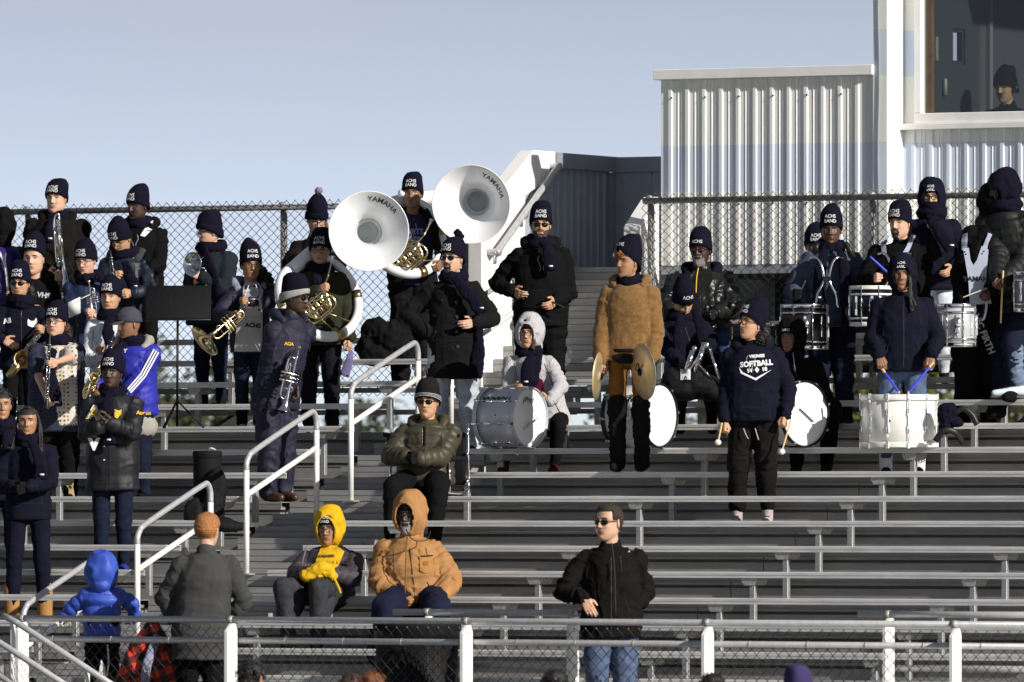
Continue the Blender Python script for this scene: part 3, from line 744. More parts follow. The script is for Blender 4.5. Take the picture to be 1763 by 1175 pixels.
    def text(s, st, px, py, size, m=WTHR, ang=0, bold=.04, name="lettering", sx=1., lift=.006, rigid=False):
        a = math.radians(ang); ax = Vector((math.cos(a), 0, math.sin(a))); ay = Vector((-math.sin(a), 0, math.cos(a)))
        c = s.P(px, py, .3); return s.decal(textp(st, size, c, ax, ay, bold, 0, sx), m, name, lift, rigid=rigid)
    def poly(s, pts, m, name="patch", lift=.006, sub=10):
        """filled pixel polygon draped on jacket"""
        import bmesh
        bm = bmesh.new(); vs = [bm.verts.new(s.P(px, py, .3)) for px, py in pts]; bm.faces.new(vs)
        bmesh.ops.triangulate(bm, faces=bm.faces[:])
        for _ in range(3): 
            es = [e for e in bm.edges if e.calc_length() > .03]
            if es: bmesh.ops.subdivide_edges(bm, edges=es, cuts=1); bmesh.ops.triangulate(bm, faces=bm.faces[:])
        bm.verts.index_update(); v = np.array([x.co[:] for x in bm.verts]); f = [tuple(q.index for q in p.verts) for p in bm.faces]; bm.free()
        return s.decal((v, f), m, name, lift)
def _thumb(d, pn, fv, up):
    """+1/-1 so that the thumb side (y) points up/forward"""
    y = (-pn).cross(d)
    return 1 if (y.dot(fv) + .8 * y.dot(up)) > 0 else -1
# ================================================================ setting
def grass_mat():
    m = mat("grass_ground", (.045, .06, .02), .95, 0, bump=.6, bscale=12, var=.5, vscale=.6); return m
G_ = prism([(-600, -300), (600, -300), (600, 900), (-600, 900)], (0, 0, -.2), (1, 0, 0), (0, 1, 0), (0, 0, 1), .3)
Thing("ground", kind="structure", loc=(0, 0, 0), g=G_, m=grass_mat())
asp = mat("asphalt", (.05, .05, .052), .9, 0, bump=.5, bscale=40, var=.2, vscale=3)
Thing("walkway", kind="structure", g=join(box(W(-6.5, -1, .104), UV, BV, ZV, 4, 22, .01)), m=asp)
Thing("walkway_deck", kind="structure", g=box(W(-4.35, -.2, 1.17), UV, BV, ZV, 2.2, 16, .06), m=ALUD)
LB0, LB1, RB0, RB1 = -8.3, -2.48, -1.247, 6.2
def plank(b0, b1, u0, dep, z, h=.045):
    t = .006
    poly = [(0, -h), (0, -h * .55), (-.003, -h * .5), (-.003, -.004), (.001, 0), (dep - .001, 0), (dep, -.002), (dep, -h), (dep - .022, -h), (dep - .022, -h + t), (dep - t, -h + t), (dep - t, -t), (t, -t), (t, -h + t), (.022, -h + t), (.022, -h)]
    return prism(poly, W(u0, b0, z), UV, ZV, BV, b1 - b0)
SEAT = mat("seat_aluminium", (.66, .655, .645), .45, .25, bump=.25, bscale=50, var=.20, vscale=3, stretch=(1, 1, 10))
def section(name, label, b0, b1, rows, brk, nb):
    T = Thing(name, label, "bleachers", W(0, (b0 + b1) / 2, 1.2))
    for n in rows:
        u = (n - 6) * RUN; z = zrow(n); fl = z - FH
        T.add("seat_plank", plank(b0, b1, u, .24, z), SEAT, smooth=False)
        # deck of two boards
        T.add("footboard", join(plank(b0 + .02, b1 - .02, u - .39, .275, fl, .04)), ALUD, smooth=False)
        T.add("footboard", join(plank(b0 + .02, b1 - .02, u - .108, .28, fl, .034)), ALUD, smooth=False)
        if n < 11:
            poly = [(0, -.035), (0, .098), (-.007, .100), (-.007, .108), (.09, .109), (.09, .131), (.004, .132), (.004, RISE - .041), (.10, RISE - .041), (.10, -.035)]
            bj = 2.40 if b0 > -2 else -5.4
            T.add("riser_board", prism(poly, W(u + .172, b0 + .02, fl), UV, ZV, BV, bj - b0 - .024), ALUD, smooth=False); T.add("riser_board", prism(poly, W(u + .174, bj + .003, fl - .001), UV, ZV, BV, b1 - bj - .023), ALUD, smooth=False)
        for b in brk:
            if not (b0 < b < b1): continue
            poly = [(-.062, 0), (.062, 0), (.062, -.02), (.040, -.055), (-.040, -.055), (-.062, -.02)]
            br = T.add("seat_bracket", prism(poly, W(u + .012, b, z - .046), BV, ZV, UV, .20), GALV, smooth=False)
            T.add("bracket_post", box(W(u + .05, b + .02, z - .101 - (.305) / 2), UV, BV, ZV, .045, .045, .30, .003), ALU, br, smooth=False)
    # raking stringers below
    for b in brk:
        if b0 < b < b1:
            a = W((rows[0] - 6) * RUN, b, zrow(rows[0]) - .56); c = W((rows[-1] - 6) * RUN, b, zrow(rows[-1]) - .56)
            d = (c - a).normalized(); T.add("stringer", box((a + c) / 2, d, BV, d.cross(BV), (c - a).length, .06, .12), GALV, smooth=False)
            for n in range(rows[0], rows[-1] + 1, 4):
                zz = zrow(n) - .62; T.add("support_leg", box(W((n - 6) * RUN, b, zz / 2 + .05), UV, BV, ZV, .08, .08, zz - .1), GALV, smooth=False)
    return T
brk = [1.082 + 1.83 * k for k in range(-1, 3)]
LSEC = section("bleachers", "long left bank of aluminium bleacher benches left of the aisle steps", LB0, LB1, list(range(-1, 14)), [-2.685 - 1.83 * k for k in range(0, 4)], 0)
RSEC = section("bleachers", "long right bank of aluminium bleacher benches below the press box", RB0, RB1, list(range(-1, 14)), brk, 0)
# aisle steps
STEPM = mat("step_aluminium", (.34, .335, .33), .5, .25, bump=.3, bscale=50, var=.16, vscale=3, stretch=(1, 1, 8))
AS = Thing("aisle_steps", "grey aluminium aisle steps between the two banks of benches", "steps", W(0, -1.86, 1.2))
for n in range(-1, 14):
    u = (n - 6) * RUN; fl = zrow(n) - FH; b0, b1 = LB1 + .0, RB0 - .0
    for (uu, zt, dep, hh) in ((u - .63, fl - RISE / 2, .29, RISE / 2), (u - .34, fl, .30, RISE / 2)):
        poly = [(0, 0), (dep, 0), (dep, -hh + .001), (.012, -hh + .001), (.012, -hh + .010), (0, -hh + .010), (0, -.050), (.006, -.048), (.006, -.044), (0, -.042)]
        AS.add("step", prism(poly, W(uu, b0 + .03, zt), UV, ZV, BV, b1 - b0 - .06), STEPM, smooth=False)
def handrail(n0, label, b=-1.86, rows=2, h=.93):
    u0 = (n0 - 6) * RUN - .39; u1 = u0 + rows * RUN; z0 = zrow(n0) - FH; z1 = z0 + rows * RISE; r = .0225
    T = Thing("handrail", label, "handrail", W(u0, b, z0), group="aisle handrails")
    s = (z1 - z0) / (u1 - u0)
    T.add("post", tube([W(u0, b, z0), W(u0, b, z0 + h - .10)], r, 12), WPAINT); T.add("post", tube([W(u1, b, z1), W(u1, b, z1 + h - .16)], r, 12), WPAINT)
    pts = [W(u0, b, z0 + h - .10), W(u0, b, z0 + h - .06), W(u0 + .02, b, z0 + h - .01)] ; pts2 = [W(u0 + .07, b, z0 + h + .07 * s + .012)]
    P = cr([W(u0, b, z0 + h - .10), W(u0 + .004, b, z0 + h - .045), W(u0 + .045, b, z0 + h + .01), W(u0 + .12, b, z0 + h + .05), W((u0 + u1) / 2, b, (z0 + z1) / 2 + h + .015), W(u1 - .14, b, z1 + h - .035), W(u1 - .05, b, z1 + h - .02), W(u1 - .005, b, z1 + h - .08), W(u1, b, z1 + h - .16)], 6)
    T.add("top_rail", tube(P, r * 1.01, 12), PIPE)
    T.add("middle_rail", tube([W(u0, b, z0 + h - .30), W(u1, b, z1 + h - .30)], r * .98, 12), WPAINT)
    for (u, z) in ((u0, z0), (u1, z1)): T.add("base_plate", box(W(u, b, z + .008), UV, BV, ZV, .10, .10, .012), GALV, smooth=False)
    return T
handrail(8, "white pipe handrail on the aisle steps left of the man in the olive puffer")
handrail(5, "white and grey pipe handrail on the aisle steps beside the man holding a silver trumpet")
handrail(2, "white and grey pipe handrail on the aisle steps right behind the ginger haired man")
handrail(-1, "lowest aisle handrail, at far left beside the child in the blue coat")
handrail(11, "topmost aisle handrail, partly hidden behind the man in the black double breasted coat")
# ---------------------------------------------------------------- chain link
def chain(A, B, z0, z1, pitch, r=.0019, barb=.0, slope=0., asp=.52):
    """woven diamonds between two plan points"""
    A = Vector(A); B = Vector(B); d = (B - A); L = d.length; d = d / L; nrm = Vector((d.y, -d.x, 0)); h = pitch / 2; gs = []; vs = []
    nw = int(L / h); V = []; Fc = []; k = 0; nz = int(round((z1 - z0) / (pitch * asp)))
    dz = (z1 - z0) / nz
    for j in range(nw):
        P = []
        for i in range(nz + 1):
            side = (i + j) % 2; x = j * h + side * h; off = .003 * (1 if (i % 2) else -1)
            xx = x + (.0015 if side else -.0015); p = A + d * xx + nrm * off; p.z = z1 - i * dz + slope * xx; P.append(p)
        if barb:
            q = P[0] + Vector((0, 0, 0)); side = j % 2
            if True:
                x = j * h + (1 - side) * h; p = A + d * (x - (1 - 2 * side) * 0); tip = P[0] + Vector((0, 0, dz * .9)) + (d * (h * .9 if side == 0 else -h * .9)); P.insert(0, tip)
                P.insert(0, tip + Vector((0, 0, .012)) + d * (.006 if side == 0 else -.006))
        for i in range(len(P)):
            t = (P[min(i + 1, len(P) - 1)] - P[max(i - 1, 0)]).normalized(); x, y = d * r, Vector((0, 0, r)); a = Vector(nrm) * r
            # cross-section diamond
            s1 = (d * .7 + Vector((0, 0, .7)) * (1 if i % 2 else -1)).normalized() * r
            for q in (d * r, nrm * r, -d * r, -nrm * r): V.append(P[i] + q)
            if i:
                o = k + i * 4
                for c in range(4): Fc.append((o - 4 + c, o - 4 + (c + 1) % 4, o + (c + 1) % 4, o + c))
        k += len(P) * 4
    return (np.array([v[:] for v in V]), Fc)
GP = mat("weathered_galvanised_pipe", (.32, .32, .31), .55, .35, bump=.4, bscale=40, var=.45, vscale=30)
def backfence(u, b0, b1, posts, label, zt=5.572, zb=3.95, bot=True):
    T = Thing("chain_link_fence", label, "fence", W(u, (b0 + b1) / 2, zb))
    T.add("chain_mesh", chain(W(u - .035, b0, 0), W(u - .035, b1, 0), zb, zt + .015, .084, .0039, barb=1, asp=.46), VINYL, smooth=False)
    T.add("top_rail", tube([W(u, b0, zt), W(u, b1, zt)], .027, 10), GP)
    for b in posts:
        p = T.add("post", tube([W(u + .06, b, zb - .3), W(u + .06, b, zt + .01)], .030, 12), GP)
        T.add("post_cap", ell(W(u + .03, b, zt + .02), .036, .036, .03, 12, 7), GP, p)
    if bot: T.add("bottom_rail", tube([W(u, b0, zb + .05), W(u, b1, zb + .05)], .018, 8), GP)
    return T
backfence(4.34, LB0, -2.66, (-7.0, -4.47, -2.72), "chain link fence along the top of the left benches against the open sky")
backfence(4.34, -1.0, RB1, (-.96, 1.09, 3.6, 5.9), "chain link fence along the top of the right benches in front of the press box", zb=4.15)
# ---------------------------------------------------------------- white stair walls
PW = mat("white_painted_plywood", (.82, .81, .78), .55, 0, bump=.2, bscale=8, var=.05, vscale=5)
st = Thing("upper_stairs", "short steep stairs rising between white side walls to the press box landing", "stairs", W(4.15, -1.8, 4.03))
for k in range(9):
    u = 4.15 + k * .185; z = 4.03 + (k + 1) * .1145; poly = [(0, 0), (.20, 0), (.20, -.112), (.012, -.112), (.012, -.104), (0, -.104), (0, -.048), (.006, -.044), (0, -.040)]
    st.add("step", prism(poly, W(u, -2.41, z), UV, ZV, BV, 1.19), STEPM, smooth=False)
st.add("landing", box(W(6.25, -1.82, 5.03), UV, BV, ZV, .86, 1.18, .06), STEPM, smooth=False)
def wallpoly(poly, b, t, m, T, name): return T.add(name, prism(poly, W(0, b, 0), UV, ZV, BV, t), m, smooth=False)
lp = Thing("parapet_wall", "tall sloped white stair wall left of the upper stairs, behind the sousaphone bell", "wall", W(4.6, -2.48, 3.6))
wallpoly([(4.12, 3.55), (4.93, 3.55), (4.93, 5.66), (5.5, 5.86), (5.5, 6.05), (5.08, 6.05), (4.12, 5.47)], -2.54, .12, PW, lp, "wall_panel")
P = [(4.35, 4.86), (4.39, 4.92), (5.42, 5.60), (5.47, 5.66)]
rl = Thing("wall_handrail", "steel pipe handrail bracketed to the tall sloped white stair wall", "handrail", W(4.35, -2.34, 4.8))
rl.add("rail", tube(cr([W(4.24, -2.42, 5.16), W(4.25, -2.34, 5.165), W(4.33, -2.335, 5.215), W(5.30, -2.335, 5.865), W(5.40, -2.34, 5.915), W(5.41, -2.42, 5.92)], 5), .028, 12), PIPE)
for u in (4.36, 4.85, 5.28): rl.add("rail_bracket", join(tube([W(u, -2.335, 5.215 + (u - 4.33) * .67), W(u, -2.36, 5.12 + (u - 4.33) * .67), W(u, -2.415, 5.10 + (u - 4.33) * .67)], .010, 6), box(W(u, -2.414, 5.09 + (u - 4.33) * .67), UV, BV, ZV, .045, .01, .09)), GALV)
rp = Thing("parapet_wall", "short sloped white stair wall behind the woman in the brown fleece", "wall", W(4.5, -1.1, 3.6))
wallpoly([(4.37, 3.55), (4.73, 3.55), (4.73, 5.62), (4.37, 5.36)], -1.2, .15, PW, rp, "wall_panel")
rl = Thing("wall_handrail", "short pipe handrail on the short sloped white stair wall", "handrail", W(4.35, -1.3, 5))
rl.add("rail", tube(cr([W(4.40, -1.2, 5.14), W(4.36, -1.27, 5.12), W(4.45, -1.27, 5.18), W(4.9, -1.27, 5.5)], 5), .024, 10), PIPE)
rl.add("rail_bracket", tube([W(4.55, -1.27, 5.24), W(4.55, -1.25, 5.17), W(4.55, -1.2, 5.16)], .009, 6), GALV)
def corr(b0, b1, u, z0, z1, sp=.16, dep=.0145, w0=.042, w1=.028, phase=0., thick=.03, minor=True):
    """corrugated sheet facing -U"""
    pts = [(0, thick)]; pts.append((0, 0)); x = phase
    L = b1 - b0
    while x < L - w0:
        if minor and x > sp * .5:
            pass
        if x > 0: pts += [(x, 0), (x + (w0 - w1) / 2, -dep), (x + (w0 + w1) / 2, -dep), (x + w0, 0)]
        if minor:
            m_ = x + w0 + (sp - w0) * .38
            for mm in (m_, m_ + (sp - w0) * .28):
                if 0 < mm < L - .02: pts += [(mm, 0), (mm + .003, -.004), (mm + .007, -.004), (mm + .010, 0)]
        x += sp
    pts += [(L, 0), (L, thick)]
    return prism(pts, W(u, b0, z0), BV, UV, ZV, z1 - z0)
def corr_side(u0, u1, b, z0, z1, sp=.125, dep=.02):
    pts = [(0, -.03), (0, 0)]; x = .06
    while x < u1 - u0 - .03: pts += [(x, 0), (x + .01, dep), (x + .03, dep), (x + .04, 0)]; x += sp
    pts += [(u1 - u0, 0), (u1 - u0, -.03)]
    return prism(pts, W(u0, b, z0), UV, BV, ZV, z1 - z0)
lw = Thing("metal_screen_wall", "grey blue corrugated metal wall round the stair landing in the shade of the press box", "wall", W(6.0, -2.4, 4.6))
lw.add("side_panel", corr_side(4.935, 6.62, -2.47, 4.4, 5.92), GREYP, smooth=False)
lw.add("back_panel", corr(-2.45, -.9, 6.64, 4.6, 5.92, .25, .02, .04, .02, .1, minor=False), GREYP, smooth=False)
TRIM = mat("grey_trim", (.26, .28, .32), .5, var=.1, vscale=3)
lw.add("cap_trim", box(W(6.07, -2.45, 5.98), UV, BV, ZV, 1.16, .10, .13), TRIM, smooth=False); lw.add("cap_trim", box(W(6.66, -1.6, 5.977), UV, BV, ZV, .10, 1.6, .13), TRIM, smooth=False)
lw.add("corner_post", box(W(6.60, -2.43, 5.2), UV, BV, ZV, .04, .04, 1.42), TRIM, smooth=False)
# ---------------------------------------------------------------- press box
def striped():
    m = mat("striped_white_steel", (.78, .77, .73), .42, 0, bump=.12, bscale=10); t = m.node_tree; b = t.nodes["Principled BSDF"]
    g = t.nodes.new("ShaderNodeNewGeometry"); s = t.nodes.new("ShaderNodeSeparateXYZ"); t.links.new(g.outputs["Position"], s.inputs[0]); prev = None
    for a, c in ((5.655, 6.045), (6.60, 6.98)):
        l = t.nodes.new("ShaderNodeMath"); l.operation = 'COMPARE'; l.inputs[1].default_value = (a + c) / 2; l.inputs[2].default_value = (c - a) / 2; t.links.new(s.outputs[2], l.inputs[0])
        if prev is None: prev = l
        else:
            ad = t.nodes.new("ShaderNodeMath"); ad.operation = 'MAXIMUM'; t.links.new(prev.outputs[0], ad.inputs[0]); t.links.new(l.outputs[0], ad.inputs[1]); prev = ad
    n = t.nodes.new("ShaderNodeTexNoise"); n.inputs["Scale"].default_value = 1.5; n.inputs["Detail"].default_value = 6
    mp = t.nodes.new("ShaderNodeMapping"); mp.inputs["Scale"].default_value = (4, 4, .6); t.links.new(g.outputs["Position"], mp.inputs[0]); t.links.new(mp.outputs[0], n.inputs[0])
    r = t.nodes.new("ShaderNodeMapRange"); r.inputs[1].default_value = .3; r.inputs[2].default_value = .7; r.inputs[3].default_value = .90; r.inputs[4].default_value = 1.03; t.links.new(n.outputs["Fac"], r.inputs[0])
    mx = t.nodes.new("ShaderNodeMix"); mx.data_type = 'RGBA'; mx.inputs[6].default_value = (.84, .84, .81, 1); mx.inputs[7].default_value = (.68, .74, .83, 1)
    sc_ = t.nodes.new("ShaderNodeVectorMath"); sc_.operation = 'SCALE'
    t.links.new(prev.outputs[0], mx.inputs[0]); t.links.new(mx.outputs[2], sc_.inputs[0]); t.links.new(r.outputs[0], sc_.inputs["Scale"]); t.links.new(sc_.outputs[0], b.inputs["Base Color"])
    return m
STR = striped()
pb = Thing("press_box", "white press box of corrugated steel with pale blue painted bands and a large dark window", "press box", W(5.5, 2.5, 5.0))
wb0 = bpx(1138, 4.75); cb0 = bpx(1503, 4.72); cb1 = bpx(1527, 4.72)
pb.add("wing_wall", corr(wb0, cb0, 4.75, 5.04, 6.61, .1575, phase=.07), STR, smooth=False)
pb.add("wing_end_wall", box(W(6.2, wb0 + .03, 5.82), UV, BV, ZV, 2.84, .05, 1.56), STR, smooth=False)
pb.add("wing_cap", box(W(4.76, (wb0 + cb0) / 2 - .02, 6.645), UV, BV, ZV, .14, cb0 - wb0 + .05, .085, .004), PW, smooth=False)
pb.add("wing_roof", box(W(6.25, (wb0 + cb0) / 2, 6.59), UV, BV, ZV, 2.8, cb0 - wb0 - .08, .05), TRIM, smooth=False)
pb.add("corner_column", box(W(5.0, (cb0 + cb1) / 2, 7.4), UV, BV, ZV, .56, cb1 - cb0, 4.72), STR, smooth=False)
pb.add("column_seam", tube([W(4.712, cb0 + .055, z) + BV * (.006 * math.sin(z * 5)) for z in np.linspace(5.1, 9.7, 30)], .005, 5), TRIM)
w0 = bpx(1578, 5.05); w1 = bpx(1588, 5.05)
pb.add("front_wall", corr(cb1, RB1, 5.05, 5.04, 6.15, .162, phase=.07), STR, smooth=False)
pb.add("window_side_wall", box(W(5.085, (cb1 + w0) / 2, 7.9), UV, BV, ZV, .05, w0 - cb1, 3.5), STR, smooth=False)
pb.add("sill_trim", box(W(5.03, (cb1 + RB1) / 2, 6.175), UV, BV, ZV, .12, RB1 - cb1 - .002, .05, .004), PW, smooth=False)
fr = pb.add("window_frame", join(box(W(5.05, (w0 + RB1) / 2, 6.245), UV, BV, ZV, .10, RB1 - w0, .085, .004), box(W(5.05, w0 + .03, 8.0), UV, BV, ZV, .10, .06, 3.42, .004)), PW, smooth=False)
pb.add("wood_trim", box(W(5.13, w1 + .035, 8.0), UV, BV, ZV, .06, .05, 3.4), mat("brown_wood", (.22, .11, .05), .6, var=.3, vscale=12), smooth=False)
gm = bpy.data.materials.new("window_glass"); gm.use_nodes = True; t_ = gm.node_tree; t_.nodes.clear()
o_ = t_.nodes.new("ShaderNodeOutputMaterial"); mx_ = t_.nodes.new("ShaderNodeMixShader"); tr_ = t_.nodes.new("ShaderNodeBsdfTransparent"); gl_ = t_.nodes.new("ShaderNodeBsdfGlossy")
tr_.inputs[0].default_value = (.75, .78, .78, 1); gl_.inputs["Roughness"].default_value = .02; mx_.inputs[0].default_value = .035
t_.links.new(tr_.outputs[0], mx_.inputs[1]); t_.links.new(gl_.outputs[0], mx_.inputs[2]); t_.links.new(mx_.outputs[0], o_.inputs[0])
pb.add("window_pane", box(W(5.07, (w1 + RB1) / 2, 8.0), UV, BV, ZV, .006, RB1 - w1, 3.4), gm, fr, smooth=False)
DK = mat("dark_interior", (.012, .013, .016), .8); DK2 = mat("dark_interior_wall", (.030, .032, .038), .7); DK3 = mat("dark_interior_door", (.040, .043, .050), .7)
ub = 7.3
def bz(px, py, u): b = bpx(px, u); Y = W(u, b, 0).y; return b, HC + (HORY - py) / F * Y
bi = cb1 + .05
def uz(px, py):
    q = (px - CX) / F; u = (q * D0 - bi * (C_ + q * S_)) / (S_ - q * C_); return u, HC + (HORY - py) / F * W(u, bi, 0).y
h0, hz1 = uz(1636, 55); h1, hz0 = uz(1652, 106); d0, _ = uz(1602, 0); d1, _ = uz(1690, 0)
def wl(name, u0, u1, z0, z1, m, off=0, par=None, t=.05): return pb.add(name, box(W((u0 + u1) / 2, bi + off, (z0 + z1) / 2), UV, BV, ZV, u1 - u0, t, z1 - z0), m, par, smooth=False)
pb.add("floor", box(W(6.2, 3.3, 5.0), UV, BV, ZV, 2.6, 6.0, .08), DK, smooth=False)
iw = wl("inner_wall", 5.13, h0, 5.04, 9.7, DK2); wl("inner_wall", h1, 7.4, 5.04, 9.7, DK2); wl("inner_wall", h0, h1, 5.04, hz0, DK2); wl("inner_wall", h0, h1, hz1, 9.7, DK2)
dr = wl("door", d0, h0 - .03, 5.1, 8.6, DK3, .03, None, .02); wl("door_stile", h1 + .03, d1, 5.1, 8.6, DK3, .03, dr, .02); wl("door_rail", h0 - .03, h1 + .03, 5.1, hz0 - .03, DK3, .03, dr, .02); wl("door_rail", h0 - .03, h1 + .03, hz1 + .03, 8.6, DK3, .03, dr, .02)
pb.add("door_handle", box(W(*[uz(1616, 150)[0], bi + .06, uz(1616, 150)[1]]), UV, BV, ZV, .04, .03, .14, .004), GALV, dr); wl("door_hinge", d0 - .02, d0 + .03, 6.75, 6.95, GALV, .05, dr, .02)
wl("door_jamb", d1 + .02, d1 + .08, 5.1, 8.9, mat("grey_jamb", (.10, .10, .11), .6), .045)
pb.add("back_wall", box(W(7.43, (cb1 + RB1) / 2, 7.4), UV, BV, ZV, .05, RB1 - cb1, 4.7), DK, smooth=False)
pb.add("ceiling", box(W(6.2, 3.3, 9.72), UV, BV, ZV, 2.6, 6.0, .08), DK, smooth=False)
for k, (b, z) in enumerate([(wb0 + .09 + .1575 * i * 2 + .02, zz) for i in range(6) for zz in (6.45, 5.55)]): pb.add("screw", ell(W(4.745 - .0145, b + .0, z), .009, .009, .009, 6, 5), mat("rust", (.10, .05, .03), .8))
VOID = mat("undercroft_shade_black", (.014, .015, .018), .9)  # near-black paints the shade under the booth; the upright panels are added for it
pb.add("undercroft_shade_panel", box(W(7.5, 1.8, 4.60), UV, BV, ZV, .1, 8.6, .86), VOID, smooth=False)
pb.add("undercroft_shade_panel", box(W(6.0, 1.02, 4.86), UV, BV, ZV, 2.9, .08, .34), VOID, smooth=False)
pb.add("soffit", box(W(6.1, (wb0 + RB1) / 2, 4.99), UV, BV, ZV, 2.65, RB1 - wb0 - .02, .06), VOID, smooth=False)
pb.add("base_beam", box(W(4.80, (wb0 + RB1) / 2, 5.0), UV, BV, ZV, .10, RB1 - wb0, .07), TRIM, smooth=False)
for b in (-.8, 1.0, 3.4, 5.8): pb.add("support_column", box(W(5.2, b, 2.5), UV, BV, ZV, .16, .16, 4.9), GALV, smooth=False)
# ---------------------------------------------------------------- front guard fence
def guard(u, pa, pb_, zt, zl, posts, label, mesh=None, extra=0, zpost=1.2, rl_=.0235):
    b0 = bpx(pa, u); b1 = bpx(pb_, u)
    T = Thing("guard_fence", label, "fence", W(u, (b0 + b1) / 2, zpost))
    T.add("top_rail", tube([W(u, b0, zt), W(u, b1, zt)], rl_, 12), PIPE)
    if zl: T.add("lower_rail", tube([W(u + .045, b0 + .12, zl), W(u + .045, b1 - .0, zl)], rl_, 12), PIPE)
    for px in posts:
        b = bpx(px, u); poly = [(.0, zpost), (.155, zpost), (.155, zt - .028), (.075, zt - .028), (.0, zt - .085)]
        q = T.add("post", prism(poly, W(u - .140, b + .025, 0), UV, ZV, BV, .024), WPAINT, smooth=False)
        T.add("rail_clamp", lathe([(.026, -.022), (.029, -.022), (.029, .022), (.026, .022)], W(u, b + .0, zt), BV, 14), GALV, q)
        for zz in (zt - .085, zt - .135): T.add("bolt", ell(W(u - .06, b + .050, zz), .008, .006, .008, 8, 5), GALV, q)
    if mesh:
        T.add("chain_mesh", chain(W(u + .085, b0 + .02, 0), W(u + .085, b1, 0), mesh[0], mesh[1], .0865, .0036, barb=1), VINYL, smooth=False)
        for px in np.arange(pa + 75, pb_, 100): T.add("tie_wire", lathe([(.025, -.003), (.028, -.003), (.028, .003), (.025, .003)], W(u + .045, bpx(px, u), zl), BV, 10), GALV)
    return T
FU = -4.9
YF = W(FU, 0, 0).y
guard(FU, 12, 1900, HC - 192 / F * 66.9, HC - 228 / F * 66.9, (38, 397, 802, 1217, 1643), "long grey pipe guard fence with white posts and chain link along the front walkway", mesh=(1.25, HC - 214 / F * 66.9))
guard(-4.15, 678, 992, HC - 177 / F * 67.8, HC - 266 / F * 67.8, (735, 985), "short pipe barrier with white posts above and right of the black rubbish bin")
guard(-4.15, 1478, 1850, HC - 179 / F * 66.6, HC - 270 / F * 66.6, (1528,), "short pipe barrier with a white post behind the front fence at the lower right")
# ramp railing at the lower left
rr = Thing("ramp_railing", "sloping pipe railing with chain link at the lower left corner", "railing", W(-5.3, -3.6, 1.2))
def q(px, py, u): b = bpx(px, u); Y = W(u, b, 0).y; return W(u, b, HC + (HORY - py) / F * Y)
rr.add("top_rail", tube([q(6, 1060, -5.25), q(30, 1073, -5.25), q(320, 1262, -5.25)], .024, 12), PIPE)
rr.add("lower_rail", tube([q(-40, 1083, -5.3), q(0, 1107, -5.3), q(230, 1255, -5.3)], .024, 12), PIPE)
rr.add("bottom_rail", tube([q(-60, 1125, -5.3), q(120, 1245, -5.3)], .022, 12), PIPE)
rr.add("chain_mesh", chain(W(-5.22, bpx(-20, -5.2), 0), W(-5.22, bpx(210, -5.2), 0), 1.45, 2.06, .0865, .0026, barb=1, slope=-.62), VINYL, smooth=False)
for px, py in ((20, 1072), (22, 1130)): pass
rr.add("post", tube([q(22, 1066, -5.2), W(-5.2, bpx(22, -5.2), .1)], .020, 12), WPAINT); rr.add("post", tube([q(150, 1152, -5.2), W(-5.2, bpx(150, -5.2), .1)], .020, 12), WPAINT)
# ---------------------------------------------------------------- trees far behind
rng = random.Random(5)
LEAF = [mat("leaf_green", (.025, .038, .014), .8), mat("leaf_olive", (.045, .052, .015), .8), mat("leaf_yellow", (.09, .09, .02), .8)]
BARK = mat("bark", (.05, .04, .03), .9)
def tree(x, y, h, r, li, label):
    T = Thing("tree", label, "tree", (x, y, .1), group="trees far beyond the stand")
    pts = [Vector((x, y, .1)), Vector((x + .1, y, h * .3)), Vector((x - .05, y, h * .6)), Vector((x, y, h * .85))]
    tr = T.add("trunk", tube(cr(pts, 3), [.16, .15, .14, .12, .11, .1, .09, .07, .06, .05][:len(cr(pts, 3))], 7), BARK)
    for k in range(6):
        a = k * 1.05 + x; T.add("limb", tube([Vector((x, y, h * (.35 + .07 * k))), Vector((x + math.cos(a) * r * .4, y + math.sin(a) * r * .4, h * (.5 + .06 * k))), Vector((x + math.cos(a) * r * .75, y + math.sin(a) * r * .75, h * (.6 + .06 * k)))], [.07, .045, .02], 5), BARK, tr)
    V = []; Fc = []; R_ = np.random.RandomState(int(x * 10) % 1000 + 3); cl = [(R_.randn(3) * np.array((r * .42, r * .42, h * .16)) + np.array((x, y, h * .66)), r * (.22 + .2 * R_.rand())) for _ in range(22)]
    N_ = 5200
    for i in range(N_):
        c, cr_ = cl[R_.randint(22)]; d = R_.randn(3); d /= np.linalg.norm(d); p = c + d * cr_ * R_.rand() ** .4; a = R_.randn(3); a /= np.linalg.norm(a); b = np.cross(a, d); b /= np.linalg.norm(b) + 1e-9; s_ = .05 + .05 * R_.rand()
        o = len(V); V += [p - a * s_, p + b * s_ * .6, p + a * s_, p - b * s_ * .6]; Fc.append((o, o + 1, o + 2, o + 3))
    T.add("crown", (np.array(V), Fc), LEAF[li], smooth=False)
kinds = ["dark green bushy tree", "olive green ragged tree", "yellowish autumn tree"]
tl = [(285, 150, 5.7, 1.6, 1), (330, 140, 4.5, 2.2, 1), (205, 155, 4.6, 2.4, 1), (420, 150, 4.3, 2.4, 0), (120, 145, 4.4, 2.4, 1), (30, 150, 4.5, 2.6, 0), (520, 148, 4.4, 2.4, 1), (640, 150, 4.4, 2.6, 0), (1230, 130, 5.0, 2.3, 2), (1340, 135, 4.8, 2.3, 1), (1440, 128, 5.1, 2.2, 2), (1560, 132, 4.9, 2.3, 1), (1650, 126, 5.2, 2.2, 2), (1740, 130, 5.0, 2.4, 2)]
